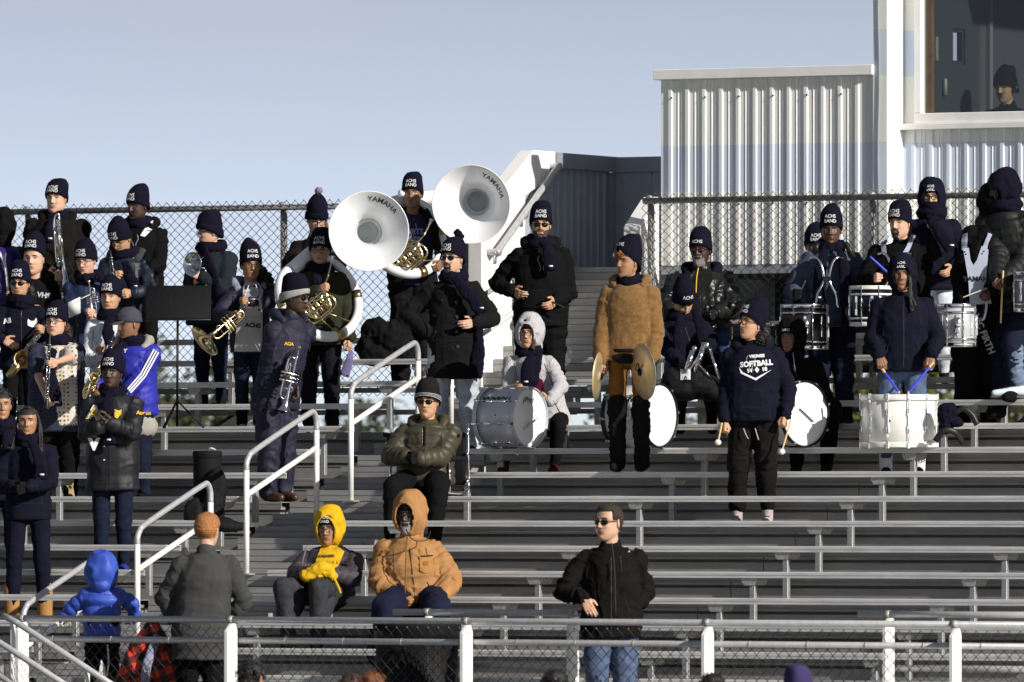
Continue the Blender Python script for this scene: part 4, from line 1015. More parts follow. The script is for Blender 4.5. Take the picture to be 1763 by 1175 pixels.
wh = ["seen low behind the left fence under the music stand", "seen low behind the fence right of the music stand pole", "seen low behind the boy in the blue striped jacket", "seen through the bench gaps behind the trombone bell girl", "seen through the fence behind the woman in the patterned blouse", "seen through the fence at the far left edge", "seen through the benches behind the first sousaphone player", "seen through the fence below the pile of black bags",
      "seen through the benches behind the black equipment bag", "seen through the benches behind the softball hoodie", "seen through the benches left of the bench bass drum", "seen through the benches behind the white drum on the bench", "seen through the benches below the silver snare drum", "seen through the benches at the right edge beside the torn jeans"]
for (px, Y, h, r, li), w_ in zip(tl, wh): tree((px - CX) / F * Y, Y, h, r, li, kinds[li] + " " + w_)
# litter
LT = [(n, b) for n, b in ((7, 1.9), (6, -.2), (5, 3.2), (4, .6), (4, 2.4), (3, 2.1), (3, 2.9), (8, 4.1), (1, 3.6), (0, -3.0))]
def litter(n, b, k):
    u = (n - 6) * RUN - .30; z = zrow(n) - FH; rng_ = random.Random(k); a = rng_.random() * 3
    c = W(u, b, z + .012); x = UV * math.cos(a) + BV * math.sin(a); y = ZV.cross(x)
    V = []; 
    for i in range(4):
        for j in range(4): V.append(c + x * (i - 1.5) * .018 + y * (j - 1.5) * .012 + ZV * (.012 * rng_.random()))
    V2 = [v + ZV * .002 for v in V]; f = [(i * 4 + j, i * 4 + j + 1, i * 4 + j + 5, i * 4 + j + 4) for i in range(3) for j in range(3)]
    return join((np.array([v[:] for v in V]), f), (np.array([v[:] for v in V2]), [q[::-1] for q in f]))
for k, (n, b) in enumerate(LT): Thing("litter", "small white scrap of crumpled paper lying on an empty bench footboard", "litter", W((n - 6) * RUN - .30, b, zrow(n) - FH), group="paper scraps on the footboards", g=litter(n, b, k), m=PAPER)
# ================================================================ instruments and loose things
def YP(n, px, du=-.15): return W((n - 6) * RUN + du, bpx(px, (n - 6) * RUN + du), 0).y
def basis(d, up=(0, 0, 1)):
    x, y, z = frame(d, up); return x, y, z
def sousaphone(label, Y, bell, ax, ringc, rn, rr_, valves, mouth, yaw):
    """bell=(px,py,f) centre of the mouth, ax=direction bell faces, ringc centre of the body loop"""
    P = lambda q: unproj(q[0], q[1], Y - q[2])
    B = P(bell); ax = Vector(ax).normalized(); T = Thing("sousaphone", label, "sousaphone", P(ringc) - ZV * rr_, group="white sousaphones")
    prof = [(.080, -.62), (.084, -.50), (.088, -.42), (.094, -.34), (.103, -.29), (.124, -.235), (.150, -.175), (.190, -.125), (.235, -.080), (.278, -.042), (.310, -.014), (.326, .001), (.331, .004), (.334, 0), (.331, -.005)]
    outer = [(.331, -.005), (.308, -.022), (.274, -.052), (.231, -.092), (.185, -.138), (.145, -.188), (.116, -.245), (.102, -.30), (.096, -.35), (.092, -.43), (.088, -.51), (.084, -.62)]
    T.add("bell", join(lathe(prof, B, ax, 64), lathe(outer, B, ax, 64)), WHITEF)
    T.add("neck_bend", lathe([(.001, -.40), (.06, -.395), (.086, -.375), (.0885, -.36)], B, ax, 40), mat("throat_grey", (.55, .58, .58), .3)); T.add("bell_throat", lathe([(.108, -.262), (.101, -.262), (.097, -.285), (.104, -.30)], B, ax, 48), mat("throat_grey", (.55, .58, .58), .3))  # disc added to close the throat, its pale grey painting the bounced light
    T.add("bell_collar", lathe([(.095, -.305), (.104, -.305), (.104, -.345), (.088, -.345)], B, ax, 40), WHITEF)
    n = Vector(rn).normalized(); x = n.cross(ZV).normalized(); y = x.cross(n) * 1.; C = P(ringc)
    back = B - ax * .62
    R = []; rad = []
    # main loop circle then up into the bell
    a0 = math.radians(60); N = 60
    for i in range(N + 1):
        a = a0 - math.radians(330) * i / N; k = i / N
        R.append(C + x * (math.cos(a) * rr_) + y * (math.sin(a) * rr_ * 1.12) + n * (-.10 + .16 * k)); rad.append(.056 - .026 * k)
    up = cr([R[0] , R[0] + (back - R[0]) * .45 - n * .10 + ZV * .10, back - ax * .05, back + ax * .02], 6)
    T.add("body_tube", tube(R, rad, 16), WHITEF); T.add("neck_tube", tube(up, [.058 + .026 * i / len(up) for i in range(len(up))], 16), WHITEF)
    for k in (12, 30, 44):
        T.add("ferrule", tube([R[k - 1], R[k], R[k + 1]], rad[k] * 1.06, 16), BRASSD)
    # valves and brass tubing
    V = P(valves); f = Vector((math.sin(math.radians(yaw)), -math.cos(math.radians(yaw)), 0)); l = Vector((math.cos(math.radians(yaw)), math.sin(math.radians(yaw)), 0)); tilt = (ZV * .75 - l * .65).normalized(); sd = f.cross(tilt).normalized()
    for k in range(3):
        c = V + sd * (.052 * (k - 1)); o = T.add("valve", lathe([(.001, -.062), (.018, -.06), (.020, -.055), (.020, .055), (.018, .062), (.006, .066), (.006, .082), (.012, .083), (.012, .089), (.001, .09)], c, tilt, 18), BRASS)
    for k, (w_, h, dz, ff) in enumerate(((.13, .10, -.02, .03), (.16, .07, .03, .045), (.09, .13, .0, -.03), (.19, .12, -.03, .0), (.11, .055, -.05, .055), (.15, .15, .02, -.045))):
        pts = []
        for i in range(26):
            t = i / 26 * 2 * math.pi; pts.append(V + sd * (w_ * .72 * math.copysign(abs(math.cos(t)) ** .6, math.cos(t))) + tilt * (dz + h * .6 * math.copysign(abs(math.sin(t)) ** .6, math.sin(t))) + f * ff)
        T.add("valve_tubing", tube(pts, .0085, 8, closed=True), BRASS)
    M = P(mouth)
    mp = cr([M, M + (V - M) * .3 - ZV * .02 - f * .0, V + (M - V) * .45 + f * .03, V + (M - V) * .18 + f * .05, V + tilt * .05 + f * .04], 6)
    T.add("mouthpipe", tube(mp, [.0075 + .003 * i / len(mp) for i in range(len(mp))], 8), BRASS)
    d = (mp[0] - mp[1]).normalized(); T.add("mouthpiece", lathe([(.008, -.03), (.010, .0), (.019, .022), (.020, .028), (.016, .029), (.008, .01)], M, d, 18), SILVER)
    T.add("brace", tube([V - tilt * .06, R[36]], .006, 6), BRASSD); T.add("brace", tube([V + sd * .06 - tilt * .05, R[30]], .006, 6), BRASSD)
    # lettering on the inside of the bell
    pr = sorted([(-h, r) for r, h in prof[4:12]]); 
    rs = np.array([r for h, r in pr])[::-1]; hs_ = np.array([-h for h, r in pr])[::-1]
    return T, B, ax, rs, hs_
def bell_text(T, B, ax, rs, hs_, st, ang, rad, size):
    x = Vector((0, 0, 1)).cross(ax).normalized(); y = ax.cross(x)
    if x.x < 0: x = -x
    y = ax.cross(x); 
    if y.z < 0: y = -y
    v, f = text2d(st, size * 1.05, .012); out = []
    for a, b, _ in v:
        r = rad + b; t = math.radians(ang) + a * 1.12 / rad; h = np.interp(r, rs, hs_) + .004
        out.append(B + x * (math.sin(t) * r) + y * (math.cos(t) * r) + ax * h)
    T.add("lettering", (np.array([q[:] for q in out]), f), INK, smooth=False)
def drum(label, C, ax, r, L, shell, name="bass_drum", cat="bass drum", lugs=8, hoopm=None, headm=None, rod=True, group=None, rot=0, hoopw=.035, head2=True, base=None, lugm=None):
    C = Vector(C); x, y, z = frame(ax); T = Thing(name, label, cat, base if base is not None else C - ZV * r, group=group)
    hm = hoopm or BLACKP; lm = lugm or CHROME
    T.add("shell", lathe([(r * .985, -L / 2 + .01), (r, -L / 2 + .012), (r, L / 2 - .012), (r * .985, L / 2 - .01)], C, ax, 56), shell)
    for s in (1, -1):
        c = C + z * (s * (L / 2 - .004)); T.add("drum_head", lathe([(.001, s * .003), (r * .9, s * .003), (r * .985, s * .0015), (r * 1.0, -s * .006)], c, ax, 56), headm or DHEAD)
        T.add("hoop", lathe([(r * 1.0, -hoopw / 2), (r * 1.045, -hoopw / 2), (r * 1.05, -hoopw / 2 + .003), (r * 1.05, hoopw / 2 - .003), (r * 1.045, hoopw / 2), (r * 1.01, hoopw / 2), (r * 1.0, -hoopw / 2)], C + z * (s * (L / 2 - hoopw * .15)), ax, 56), hm)
    for k in range(lugs):
        a = rot + 2 * math.pi * k / lugs; d = x * math.cos(a) + y * math.sin(a); tg = z.cross(d)
        lug = T.add("lug", join(box(C + d * (r * 1.012) + z * (L * .17), d, tg, z, .020, .024, .055, .004), box(C + d * (r * 1.012) - z * (L * .17), d, tg, z, .020, .024, .055, .004), tube([C + d * (r * 1.02) + z * (L * .16), C + d * (r * 1.02) - z * (L * .16)], .006, 6)), lm, smooth=False)
        if rod:
            T.add("tension_rod", tube([C + d * (r * 1.055) + z * (L / 2 + hoopw * .4), C + d * (r * 1.045) + z * (L * .16)], .0042, 6), lm, lug); T.add("tension_rod", tube([C + d * (r * 1.055) - z * (L / 2 + hoopw * .4), C + d * (r * 1.045) - z * (L * .16)], .0042, 6), lm, lug)
            for s in (1, -1): T.add("claw", box(C + d * (r * 1.058) + z * (s * (L / 2 + hoopw * .05)), d, tg, z, .016, .022, hoopw * 1.05, .003), lm, lug, smooth=False)
    T.add("vent_hole", lathe([(.001, .002), (.008, .002), (.010, 0)], C + (-y if (-y).y < 0 else y) * (r * 1.001), (-y if (-y).y < 0 else y), 10), INK) if False else None
    T.C, T.x, T.y, T.z, T.r, T.L = C, x, y, z, r, L
    return T
def shell_text(T, st, size, dirv, up, off=0, m=INK, sx=1.):
    """lettering wrapped on the shell; dirv = outward direction of its centre; reads along the axis"""
    d0 = Vector(dirv); d0 = (d0 - T.z * d0.dot(T.z)).normalized(); t0 = T.z.cross(d0) * up
    v, f = text2d(st, size, .04); out = []
    for a, b, _ in v:
        an = b / T.r; out.append(T.C + T.z * (off + a * sx) + (d0 * math.cos(an) + t0 * math.sin(an)) * (T.r * 1.004))
    T.add("lettering", (np.array([q[:] for q in out]), f), m, smooth=False)
def snare(label, P, r, h, shell, hoop=SILVER, head=None, group="marching snare drums", lugs=8, tilt=(0, 0, 1), drumname="snare_drum"):
    """P = centre of the top head"""
    z = Vector(tilt).normalized(); C = Vector(P) - z * (h / 2)
    T = drum(label, C, z, r, h, shell, drumname, "snare drum" if 'snare' in drumname else "drum", lugs, hoop, head, False, group, base=C - z * (h / 2), hoopw=.030)
    for k in range(lugs):
        a = .3 + 2 * math.pi * k / lugs; d = T.x * math.cos(a) + T.y * math.sin(a)
        T.add("rod_tube", tube([C + d * (r * 1.07) + z * (h / 2 + .008), C + d * (r * 1.07) - z * (h / 2 + .008)], .0055, 6), CHROME)
    T.add("ring", lathe([(r * 1.0, -.012), (r * 1.06, -.012), (r * 1.06, .004), (r, .004)], C + z * (h / 2 - .055), z, 48), hoop); T.add("ring", lathe([(r * 1.0, -.004), (r * 1.06, -.004), (r * 1.06, .012), (r, .012)], C - z * (h / 2 - .045), z, 48), hoop)
    f = T.y if T.y.y < 0 else -T.y
    T.add("strainer", join(box(C + T.x * (r * 1.10), T.x, T.y, z, .03, .05, .12, .005), tube([C + T.x * (r * 1.13) - z * .06, C + T.x * (r * 1.2) - z * .10], .008, 6)), CHROME)
    return T
def carrier(T0, C, w_=.20, drop=.30, m=CHROME, lat=Vector((1, 0, 0)), f=Vector((0, -1, 0)), pinch=.04):
    """tubular J rods from the shoulders to the drum"""
    for s in (-1, 1):
        pts = cr([C + lat * (s * (w_ / 2 + .05)) + ZV * .0 - f * .03, C + lat * (s * w_ / 2) + ZV * .004, C + lat * (s * pinch * 1.1) + f * .02 - ZV * .05, C + lat * (s * pinch * .6) + f * .04 - ZV * (drop * .45), C + lat * (s * pinch * 1.9) + f * .06 - ZV * (drop * .75), C + lat * (s * pinch * 2.2) + f * .07 - ZV * drop], 6)
        T0.add("carrier_rod", tube(pts, .011, 10), m)
    T0.add("carrier_clamp", box(C + f * .04 - ZV * (drop * .42), lat, f, ZV, .07, .03, .04, .005), BLACKP, smooth=False)
def stick(label, a, b, r=.0075, m=WOODL, mallet=False, name="drumstick", tipm=None, group=None):
    a = Vector(a); b = Vector(b); d = (b - a).normalized(); L = (b - a).length
    T = Thing(name, label, "mallet" if mallet else "drumstick", a, group=group)
    T.add("shaft", lathe([(.001, 0), (r * .9, .002), (r, .01), (r, L * .75), (r * .7, L * .96), (r * .5, L)], a, d, 10), m)
    if mallet: T.add("felt_head", ell(b, .026, .026, .024, 16, 10), FELT)
    else:
        T.add("tip", ell(b, r * .85, r * .85, r * 1.1, 8, 6), tipm or m)
        if tipm: T.add("grip", lathe([(r * 1.05, 0), (r * 1.05, L * .16)], a, d, 10), tipm)
    return T
def trumpet(label, mouth, bell, m=SILVER, side=Vector((0, 0, -1)), r=.062, name="trumpet", cat="trumpet", group=None, scale=None, vt=None):
    a = Vector(mouth); b = Vector(bell); d = (b - a); L = d.length; d.normalize(); s = Vector(side); s = (s - d * s.dot(d)).normalized(); w_ = d.cross(s)
    T = Thing(name, label, cat, (a + b) / 2, group=group); k = L / .50
    q = lambda x, y, z=0: a + d * (x * L) + s * (y * k) + w_ * (z * k)
    T.add("mouthpiece", lathe([(.013, -.002), (.0135, .002), (.012, .012), (.006, .025), (.004, .03), (.0042, .07)], a, d, 16), m)
    T.add("leadpipe", tube(cr([q(.12, 0), q(.5, 0), q(.74, 0), q(.80, .012), q(.82, .030), q(.80, .048), q(.74, .058), q(.50, .06)], 5), .0065 * k, 8), m)
    T.add("bell", lathe([(.0065 * k, .30 * L), (.0075 * k, .5 * L), (.010 * k, .66 * L), (.016 * k, .80 * L), (.026 * k, .90 * L), (r * .72, .965 * L), (r * .96, .995 * L), (r, L), (r * .97, 1.001 * L), (r * .68, .97 * L), (.024 * k, .905 * L), (.012 * k, .8 * L), (.004, .7 * L)], a, d, 40), m)
    T.add("bell_bow", tube(cr([q(.30, 0, .012), q(.22, .004, .012), q(.185, .022, .012), q(.19, .044, .012), q(.24, .058, .012), q(.40, .06, .008)], 5), .0068 * k, 8), m)
    for j in range(3):
        c = q(.43 + .058 * j, .03, .004); o = T.add("valve", lathe([(.001, -.062 * k), (.0085 * k, -.06 * k), (.0095 * k, -.05 * k), (.0095 * k, .045 * k), (.007 * k, .052 * k), (.003 * k, .054 * k), (.003 * k, .072 * k), (.008 * k, .073 * k), (.008 * k, .077 * k), (.001, .078 * k)], c, -s, 14), m)
    T.add("valve_slide", tube(cr([q(.45, .025, .01), q(.32, .028, .022), q(.28, .036, .022), q(.32, .044, .022), q(.45, .046, .01)], 4), .0055 * k, 8), m)
    T.add("brace", tube([q(.66, 0), q(.66, .058)], .003 * k, 6), m)
    T.add("finger_hook", tube(cr([q(.62, -.008), q(.64, -.022), q(.68, -.024), q(.70, -.008)], 4), .003 * k, 6), m)
    return T
def keys(T, a, b, off, n, m=SILVER, r=.008, rodr=.0028, seed=1, side=None):
    rng_ = random.Random(seed); a = Vector(a); b = Vector(b); d = (b - a).normalized(); side = Vector(side or (0, -1, 0)); side = (side - d * side.dot(d)).normalized(); w_ = d.cross(side)
    for s in (-1, 1): T.add("key_rod", tube([a + side * off + w_ * (s * off * .7), b + side * off + w_ * (s * off * .7)], rodr, 5), m)
    for i in range(n):
        t = (i + .5) / n; c = a + (b - a) * t + side * (off * 1.15) + w_ * (off * rng_.uniform(-.9, .9)); T.add("key", lathe([(.001, .004), (r, .003), (r, -.001), (r * .5, -.006)], c, side, 10), m)
def clarinet(label, a, b, seed=1):
    a = Vector(a); b = Vector(b); d = (b - a).normalized(); L = (b - a).length; T = Thing("clarinet", label, "clarinet", (a + b) / 2)
    T.add("body", lathe([(.004, 0), (.009, .05), (.012, .08), (.014, .12), (.0135, L * .5), (.0145, L * .88), (.020, L * .94), (.034, L)], a, d, 18), BLACKP)
    for t in (.14, .2, .52, .86): T.add("ring", lathe([(.0150, -.004), (.0168, -.004), (.0168, .004), (.015, .004)], a + d * (L * t), d, 14), SILVER)
    keys(T, a + d * (L * .22), a + d * (L * .86), .016, 16, r=.007, seed=seed); return T
def sax(label, neck, bow, bell, bellax, m=BRASS, seed=2, rb=.062):
    a = Vector(neck); c = Vector(bow); e = Vector(bell); T = Thing("saxophone", label, "saxophone", c)
    d = (c - a).normalized(); out = (e - c); out = (out - d * out.dot(d)).normalized()
    pts = cr([a, a + (c - a) * .5, c - d * .04, c + d * .035 + out * .03, c + out * .075 + d * .02, c + out * .10 - d * .04, e - Vector(bellax) * .04, e], 7); n = len(pts)
    rad = np.interp(np.arange(n) / (n - 1), [0, .45, .6, .8, .9, 1], [.011, .024, .029, .034, .038, .044])
    T.add("body_tube", tube(pts, list(rad), 18), m); ba = Vector(bellax).normalized()
    T.add("bell", lathe([(.036, -.03), (.042, 0), (rb * .82, .022), (rb, .034), (rb * .98, .036), (rb * .78, .022), (.034, .0), (.02, -.05), (.001, -.06)], e, ba, 36), m)
    nk = cr([a, a - d * .05 , a - d * .10 - out * .03, a - d * .11 - out * .09], 5); T.add("neck", tube(nk, [.011 - .004 * i / len(nk) for i in range(len(nk))], 10), m)
    dd = (nk[-1] - nk[-2]).normalized(); T.add("mouthpiece", lathe([(.009, 0), (.013, .01), (.013, .04), (.006, .08)], nk[-1], dd, 12), BLACKP)
    side = Vector((0, -1, 0)); keys(T, a + (c - a) * .08, a + (c - a) * .92, .027, 17, SILVER if m is BRASSD else m, .013, .004, seed, side)
    for k in range(4): T.add("key_cup", lathe([(.001, .006), (.019, .005), (.019, -.002), (.01, -.008)], a + (c - a) * (.4 + .15 * k) + Vector((0, -.04, 0)) + out * .01, (0, -1, .1), 16), m)
    T.add("key_guard", tube(cr([c + out * .05 - d * .02 + Vector((0, -.05, 0)), c + out * .08 - d * .07 + Vector((0, -.06, 0)), c + out * .05 - d * .12 + Vector((0, -.05, 0))], 4), .004, 6), m)
    return T
def cymbal(label, C, ax, r=.225):
    C = Vector(C); T = Thing("cymbal", label, "cymbal", C, group="pair of crash cymbals held by the woman in brown fleece")
    prof = [(.001, .034), (.02, .033), (.038, .024), (.046, .016), (.06, .013), (r * .6, .006), (r, 0), (r, -.002), (r * .6, .004), (.06, .011), (.044, .012), (.001, .030)]
    T.add("bronze_disc", lathe(prof, C, ax, 64), CYMB); T.add("leather_pad", lathe([(.001, .042), (.03, .040), (.032, .034), (.02, .030)], C, ax, 18), BLACKN)
    T.add("strap", tube(cr([C + Vector(ax) * .035, C + Vector(ax) * .07 + ZV * .03, C + Vector(ax) * .05 + ZV * .07, C + Vector(ax) * .035], 5), .008, 6, flat=.4), BLACKN)
    return T
# ================================================================ the people and what they hold
PURP = cloth("purple_nylon", (.024, .012, .11), .4); BLUEJ = cloth("royal_blue_tricot", (.022, .024, .30), .55, bump=.15); BLUEN = cloth("mid_blue_jacket", (.012, .022, .062), .7)
WHF = cloth("white_cotton", (.72, .72, .78), .85, var=.06); GRYF = cloth("light_grey_cotton", (.42, .42, .43), .9, var=.08); TANT = cloth("tan_leggings", (.13, .065, .015), .8)
OLIVE = cloth("olive_quilted_nylon", (.045, .040, .024), .5, bump=.2, bscale=30); OLV2 = cloth("dark_olive_cotton", (.024, .026, .016), .8); GCOAT = cloth("dark_slate_cotton", (.014, .018, .024), .8)
ORNG = cloth("caramel_duck_canvas", (.34, .175, .070), .8, bump=.4, bscale=60); YEL = cloth("yellow_fleece", (.60, .36, .015), .85); PBLK = cloth("plum_black_nylon", (.040, .032, .042), .6)
TEDDY = cloth("caramel_teddy_fleece", (.195, .105, .038), .95, bump=.7, bscale=110, sheen=.2, var=.3, vscale=25); FUZZ = cloth("pale_grey_fuzzy_knit", (.43, .42, .44), .95, bump=1.0, bscale=70, var=.12, vscale=30)
BLUEP = cloth("bright_blue_quilted_nylon", (.035, .075, .40), .5, bump=.2, bscale=25); LEATH = cloth("black_leather", (.010, .010, .010), .33, bump=.4, bscale=40); TWEED = cloth("charcoal_wool", (.055, .055, .055), .9, bump=.5, bscale=200)
BOOTB = mat("brown_leather", (.065, .026, .014), .4, 0, bump=.3, bscale=60, var=.3, vscale=20); UGG = cloth("tan_suede", (.36, .19, .07), .9); GREYT = cloth("charcoal_denim", (.035, .036, .042), .85, var=.3, vscale=15)
GLV = cloth("black_wool_glove", (.008, .008, .010), .95); VEST = cloth("faded_denim_vest", (.055, .070, .11), .85, var=.3, vscale=12); SUEDE = cloth("black_suede", (.008, .008, .009), .95)
LG = "people standing or sitting on the bleachers"
def pt_(s, *q): return s.P(*q)
# --- far left
p = Person("person at the far left edge in a purple jacket", (6, 392), n=13, yaw=10, hyaw=170, sk='light', top=PURP, girth=1.2, tt=.035, a='side', b=(30, 500, .2), seed=3)
p.hood(BLK); p.strip([(-8, 425, .22), (8, 455, .24), (14, 500, .24)], .012, WTHR, "zip")
p = Person("heavyset man in a black coat and knit hat holding a trombone upright by the fence", (97, 344), n=13, yaw=8, hyaw=-18, sk='light', hs=1.04, girth=1.35, sw=1.22, top=BLKB, tt=.05, hem=.25, a=(82, 468, .28), b=(108, 470, .34), hb='hold', ea=(50, 440, -.1), eb=(160, 460, 0), smile=.7, jaw=1.12, amp=.013, seed=4, bm='grey')
p.beanie(slump=(.02, .03), Ht=.13, top=.5); p.scarf(tails=[[(92, 378, .15), (88, 395, .2), (86, 418, .22)]]); p.hooddown(BLKB)
def trombone(Y):
    q = lambda x, y, f=0: unproj(x, y, Y - f)
    T = Thing("trombone", "silver and brass trombone held upright by the heavyset man in the black coat", "trombone", q(105, 480))
    T.add("bell", tube([q(101, 372, .02), q(102, 380), q(106, 430), q(109, 455), q(112, 480), q(115, 500), q(118, 516)], [.008, .009, .011, .014, .024, .042, .085], 24), SILVER)
    T.add("slide_tube", tube([q(95, 385), q(102, 462)], .0085, 10), SILVER); T.add("slide_tube", tube([q(99, 378, .02), q(106, 458, .02)], .0085, 10), SILVER)
    T.add("tuning_slide", tube(cr([q(93, 400, .01), q(94, 378, .01), q(97, 370, .01), q(101, 370, .01), q(102, 380, .01)], 6), .010, 10), SILVER)
    T.add("brass_tube", tube(cr([q(93, 392, .03), q(96, 440, .03), q(97, 452, .03)], 4), .0065, 8), BRASS); T.add("brass_tube", tube([q(104, 395, .03), q(110, 442, .03)], .0065, 8), BRASS)
    for y in (388, 412, 436, 450): T.add("brace", tube([q(94 + (y - 385) * .09, y, .02), q(104 + (y - 385) * .09, y, .02)], .005, 6), SILVER)
    for y in (446, 452, 457): T.add("valve", ell(q(99 + (y - 440) * .1, y, .035), .016, .016, .014, 10, 7), SILVER)
trombone(p.Y - .40)
p = Person("boy in a black hoodie with a white shoulder stripe standing by the fence", (237, 357), n=13, yaw=-15, hyaw=-38, pitch=5, sk='deep', top=BLK, kind='hoodie', tt=.035, girth=1.15, sw=1.1, a=(215, 440, .3), b=(240, 470, .3), seed=5, jaw=1.1)
p.beanie(slump=(.02, .03)); p.scarf(loose=.01); p.hooddown(BLK); p.poly([(262, 378), (252, 385), (240, 405), (248, 407), (262, 392)], WTHR, "white_stripe")
p = Person("player in a shiny navy windbreaker and glasses with head bent down", (208, 413), n=12, yaw=-15, hyaw=-32, pitch=32, sk='tan', top=NAVYJ, tt=.035, girth=1.15, sw=1.12, a=(195, 478, .3), b=(228, 505, .28), eb=(268, 480, 0), hb='hold', ha='hold', seed=6)
p.beanie(slump=(0, .03)); p.specs(); p.scarf(loose=.015, tails=[[(215, 450, .2), (222, 475, .24), (235, 500, .25)]]); p.hooddown(cloth("grey_hood", (.04, .042, .045))); p.text("VIKINGS", 224, 440, .035, ang=-12)
clarinet("black clarinet with silver keys held by the player bending over in the navy windbreaker", p.P(190, 432, .33), p.P(198, 520, .38), 4)
p = Person("young man with glasses in a mid blue jacket holding a trumpet upright", (148, 450), n=11, yaw=-5, hyaw=-22, pitch=12, sk='light', top=BLUEN, tt=.035, a=(148, 545, .28), b=(165, 540, .3), hb='hold', ha='hold', eb=(195, 545, 0), seed=7)
p.beanie(); p.specs(); p.scarf(loose=.01, tails=[[(165, 475, .15), (190, 490, .12), (205, 505, .1)]])
trumpet("silver trumpet held upright by the young man in the mid blue jacket", p.P(153, 484, .32), p.P(160, 552, .36), SILVER, Vector((1, 0, 0)), group=None)
p = Person("boy with pale face, hat pushed back and a dark hoodie, left of the trombone", (58, 448), n=11, yaw=0, hyaw=-12, sk='light', hs=1.06, top=BLK, kind='hoodie', tt=.03, jaw=1.12, nose=1.1, seed=8, a=(50, 540, .2), b=(75, 540, .2))
p.beanie(z0=.082, tilt=.55, Ht=.15); p.hooddown(BLK); p.text("VHS", 73, 508, .06, GRYF, -8)
p = Person("woman in sunglasses and a navy jacket with white logos playing saxophone at far left", (34, 490), n=10, yaw=5, hyaw=-12, sk='tan', top=NAVY, tt=.03, a=(4, 585, .30), ha='flat', pna=(0, .9, -.4, .95, -.1, -.45), b=(75, 570, .3), hb='hold', ea=(-25, 575, 0), seed=9)
p.beanie(); p.shades(); p.scarf(loose=.02); p.curls('black', ((.085, .04, -.05, .05), (.095, .03, -.10, .045), (.06, .06, -.02, .04)), 170)
p.text("Ali", 10, 552, .06, WTHR, 10); p.poly([(46, 548), (50, 552), (56, 552), (60, 546), (62, 552), (60, 560), (53, 563), (46, 560), (45, 554)], WTHR, "emblem")
p.T.add("wristband", lathe([(.034, -.012), (.037, -.012), (.037, .012), (.034, .012)], p.WA - (p.WA - p.EA).normalized() * .002, p.WA - p.EA, 18), mat("green_band", (.05, .6, .08), .5))
sax("brass saxophone with silver keys held by the woman in sunglasses at far left", p.P(78, 562, .30), p.P(18, 640, .38), p.P(38, 620, .44), (.25, -.96, .12), BRASSD, 3, .078)
p = Person("boy in a white jacket and dark scarf playing clarinet in the left group", (190, 514), n=9, yaw=-5, hyaw=-15, sk='tan', top=WHF, tt=.03, a=(168, 628, .28), b=(186, 605, .34), ha='hold', hb='hold', seed=10)
p.beanie(); p.scarf(loose=.01, tails=[[(188, 545, .15), (186, 575, .2), (196, 610, .22)]])
clarinet("black clarinet held by the boy in the white jacket", p.P(197, 572, .40), p.P(158, 690, .46), 6)
p = Person("boy in a royal blue jacket with three white sleeve stripes and a grey cap", (222, 560), n=8, yaw=-20, hyaw=-58, pitch=8, sk='brown', top=BLUEJ, tt=.045, girth=1.2, sw=1.12, a=(165, 668, .30), b=(206, 690, .30), ha='hold', hb='hold', eb=(295, 660, 0), trousers=DENIM, tr=.012, shoes=BLK, seed=11, hem=.14)
CAPM = cloth("grey_cap_cloth", (.055, .055, .07), .9)
g, pt = hatgrid(Ht=.11, slump=(0, .0), z0=.040, tilt=.15, top=.35, seed=2); cp = p.T.add("cap", p.hl(g), CAPM)
R = []
for i in range(9):
    t = -1.2 + 2.4 * i / 8; R.append(np.array([(.085 * math.sin(t), -.085 - .0 * math.cos(t), .046), (.080 * math.sin(t), -.105 - .085 * math.cos(t), .030 - .010 * math.sin(t) ** 2), (.080 * math.sin(t), -.105 - .085 * math.cos(t), .025 - .010 * math.sin(t) ** 2), (.085 * math.sin(t), -.085, .041)]))
p.T.add("cap_brim", p.hl(loft(R)), CAPM, cp)
p.scarf(loose=.01, tails=[[(215, 590, .2), (195, 610, .28), (180, 640, .3)]]); p.hooddown(cloth("grey_hoodie", (.30, .28, .26)))
for k in range(3):
    o = k * 5; p.strip([(242 + o, 583 - o * .2, .20), (262 + o * .9, 612, .22), (269 + o * .9, 640, .23), (258 + o * .7, 664 + o * .3, .26), (236 + o * .6, 676 + o, .33), (226 + o, 684 + o * 1.1, .34)], .0075, WTHR, "sleeve_stripe") if False else None
for k in range(3):
    lt = p.SB.lerp(p.EB, 0); pts = []
    for i in range(14):
        t = i / 13
        if t < .55: c = p.SB.lerp(p.EB, t / .55); r = .082 - .012 * t; dirv = (p.EB - p.SB).normalized()
        else: c = p.EB.lerp(p.WB, (t - .55) / .45 * .88); r = .074 - .016 * (t - .55); dirv = (p.WB - p.EB).normalized()
        o = (p.la * .62 - Vector((0, .8, 0)) + Vector((0, 0, .35))); o = (o - dirv * o.dot(dirv)).normalized(); o2 = dirv.cross(o).normalized()
        a_ = (k - 1) * .24; pts.append(c + (o * math.cos(a_) + o2 * math.sin(a_)) * (r + .014))
    p.T.add("sleeve_stripe", tube(cr(pts, 3), .0085, 6, flat=.8), WTHR, p.top)
p.text("Y", 214, 604, .045, WTHR, -5, name="emblem"); p.T.add("shirt_hem", xf(cone(p.C - ZV * .16 - p.lat * .05, .165, p.C - ZV * .20 + p.lat * .05, .165, 20, .8), None), cloth("grey_hoodie", (.30, .28, .26)))
sax("small brass saxophone with black mouthpiece held by the boy in the royal blue jacket", p.P(186, 610, .34), p.P(152, 678, .40), p.P(161, 652, .44), (.2, -.95, .2), BRASS, 8, .045)
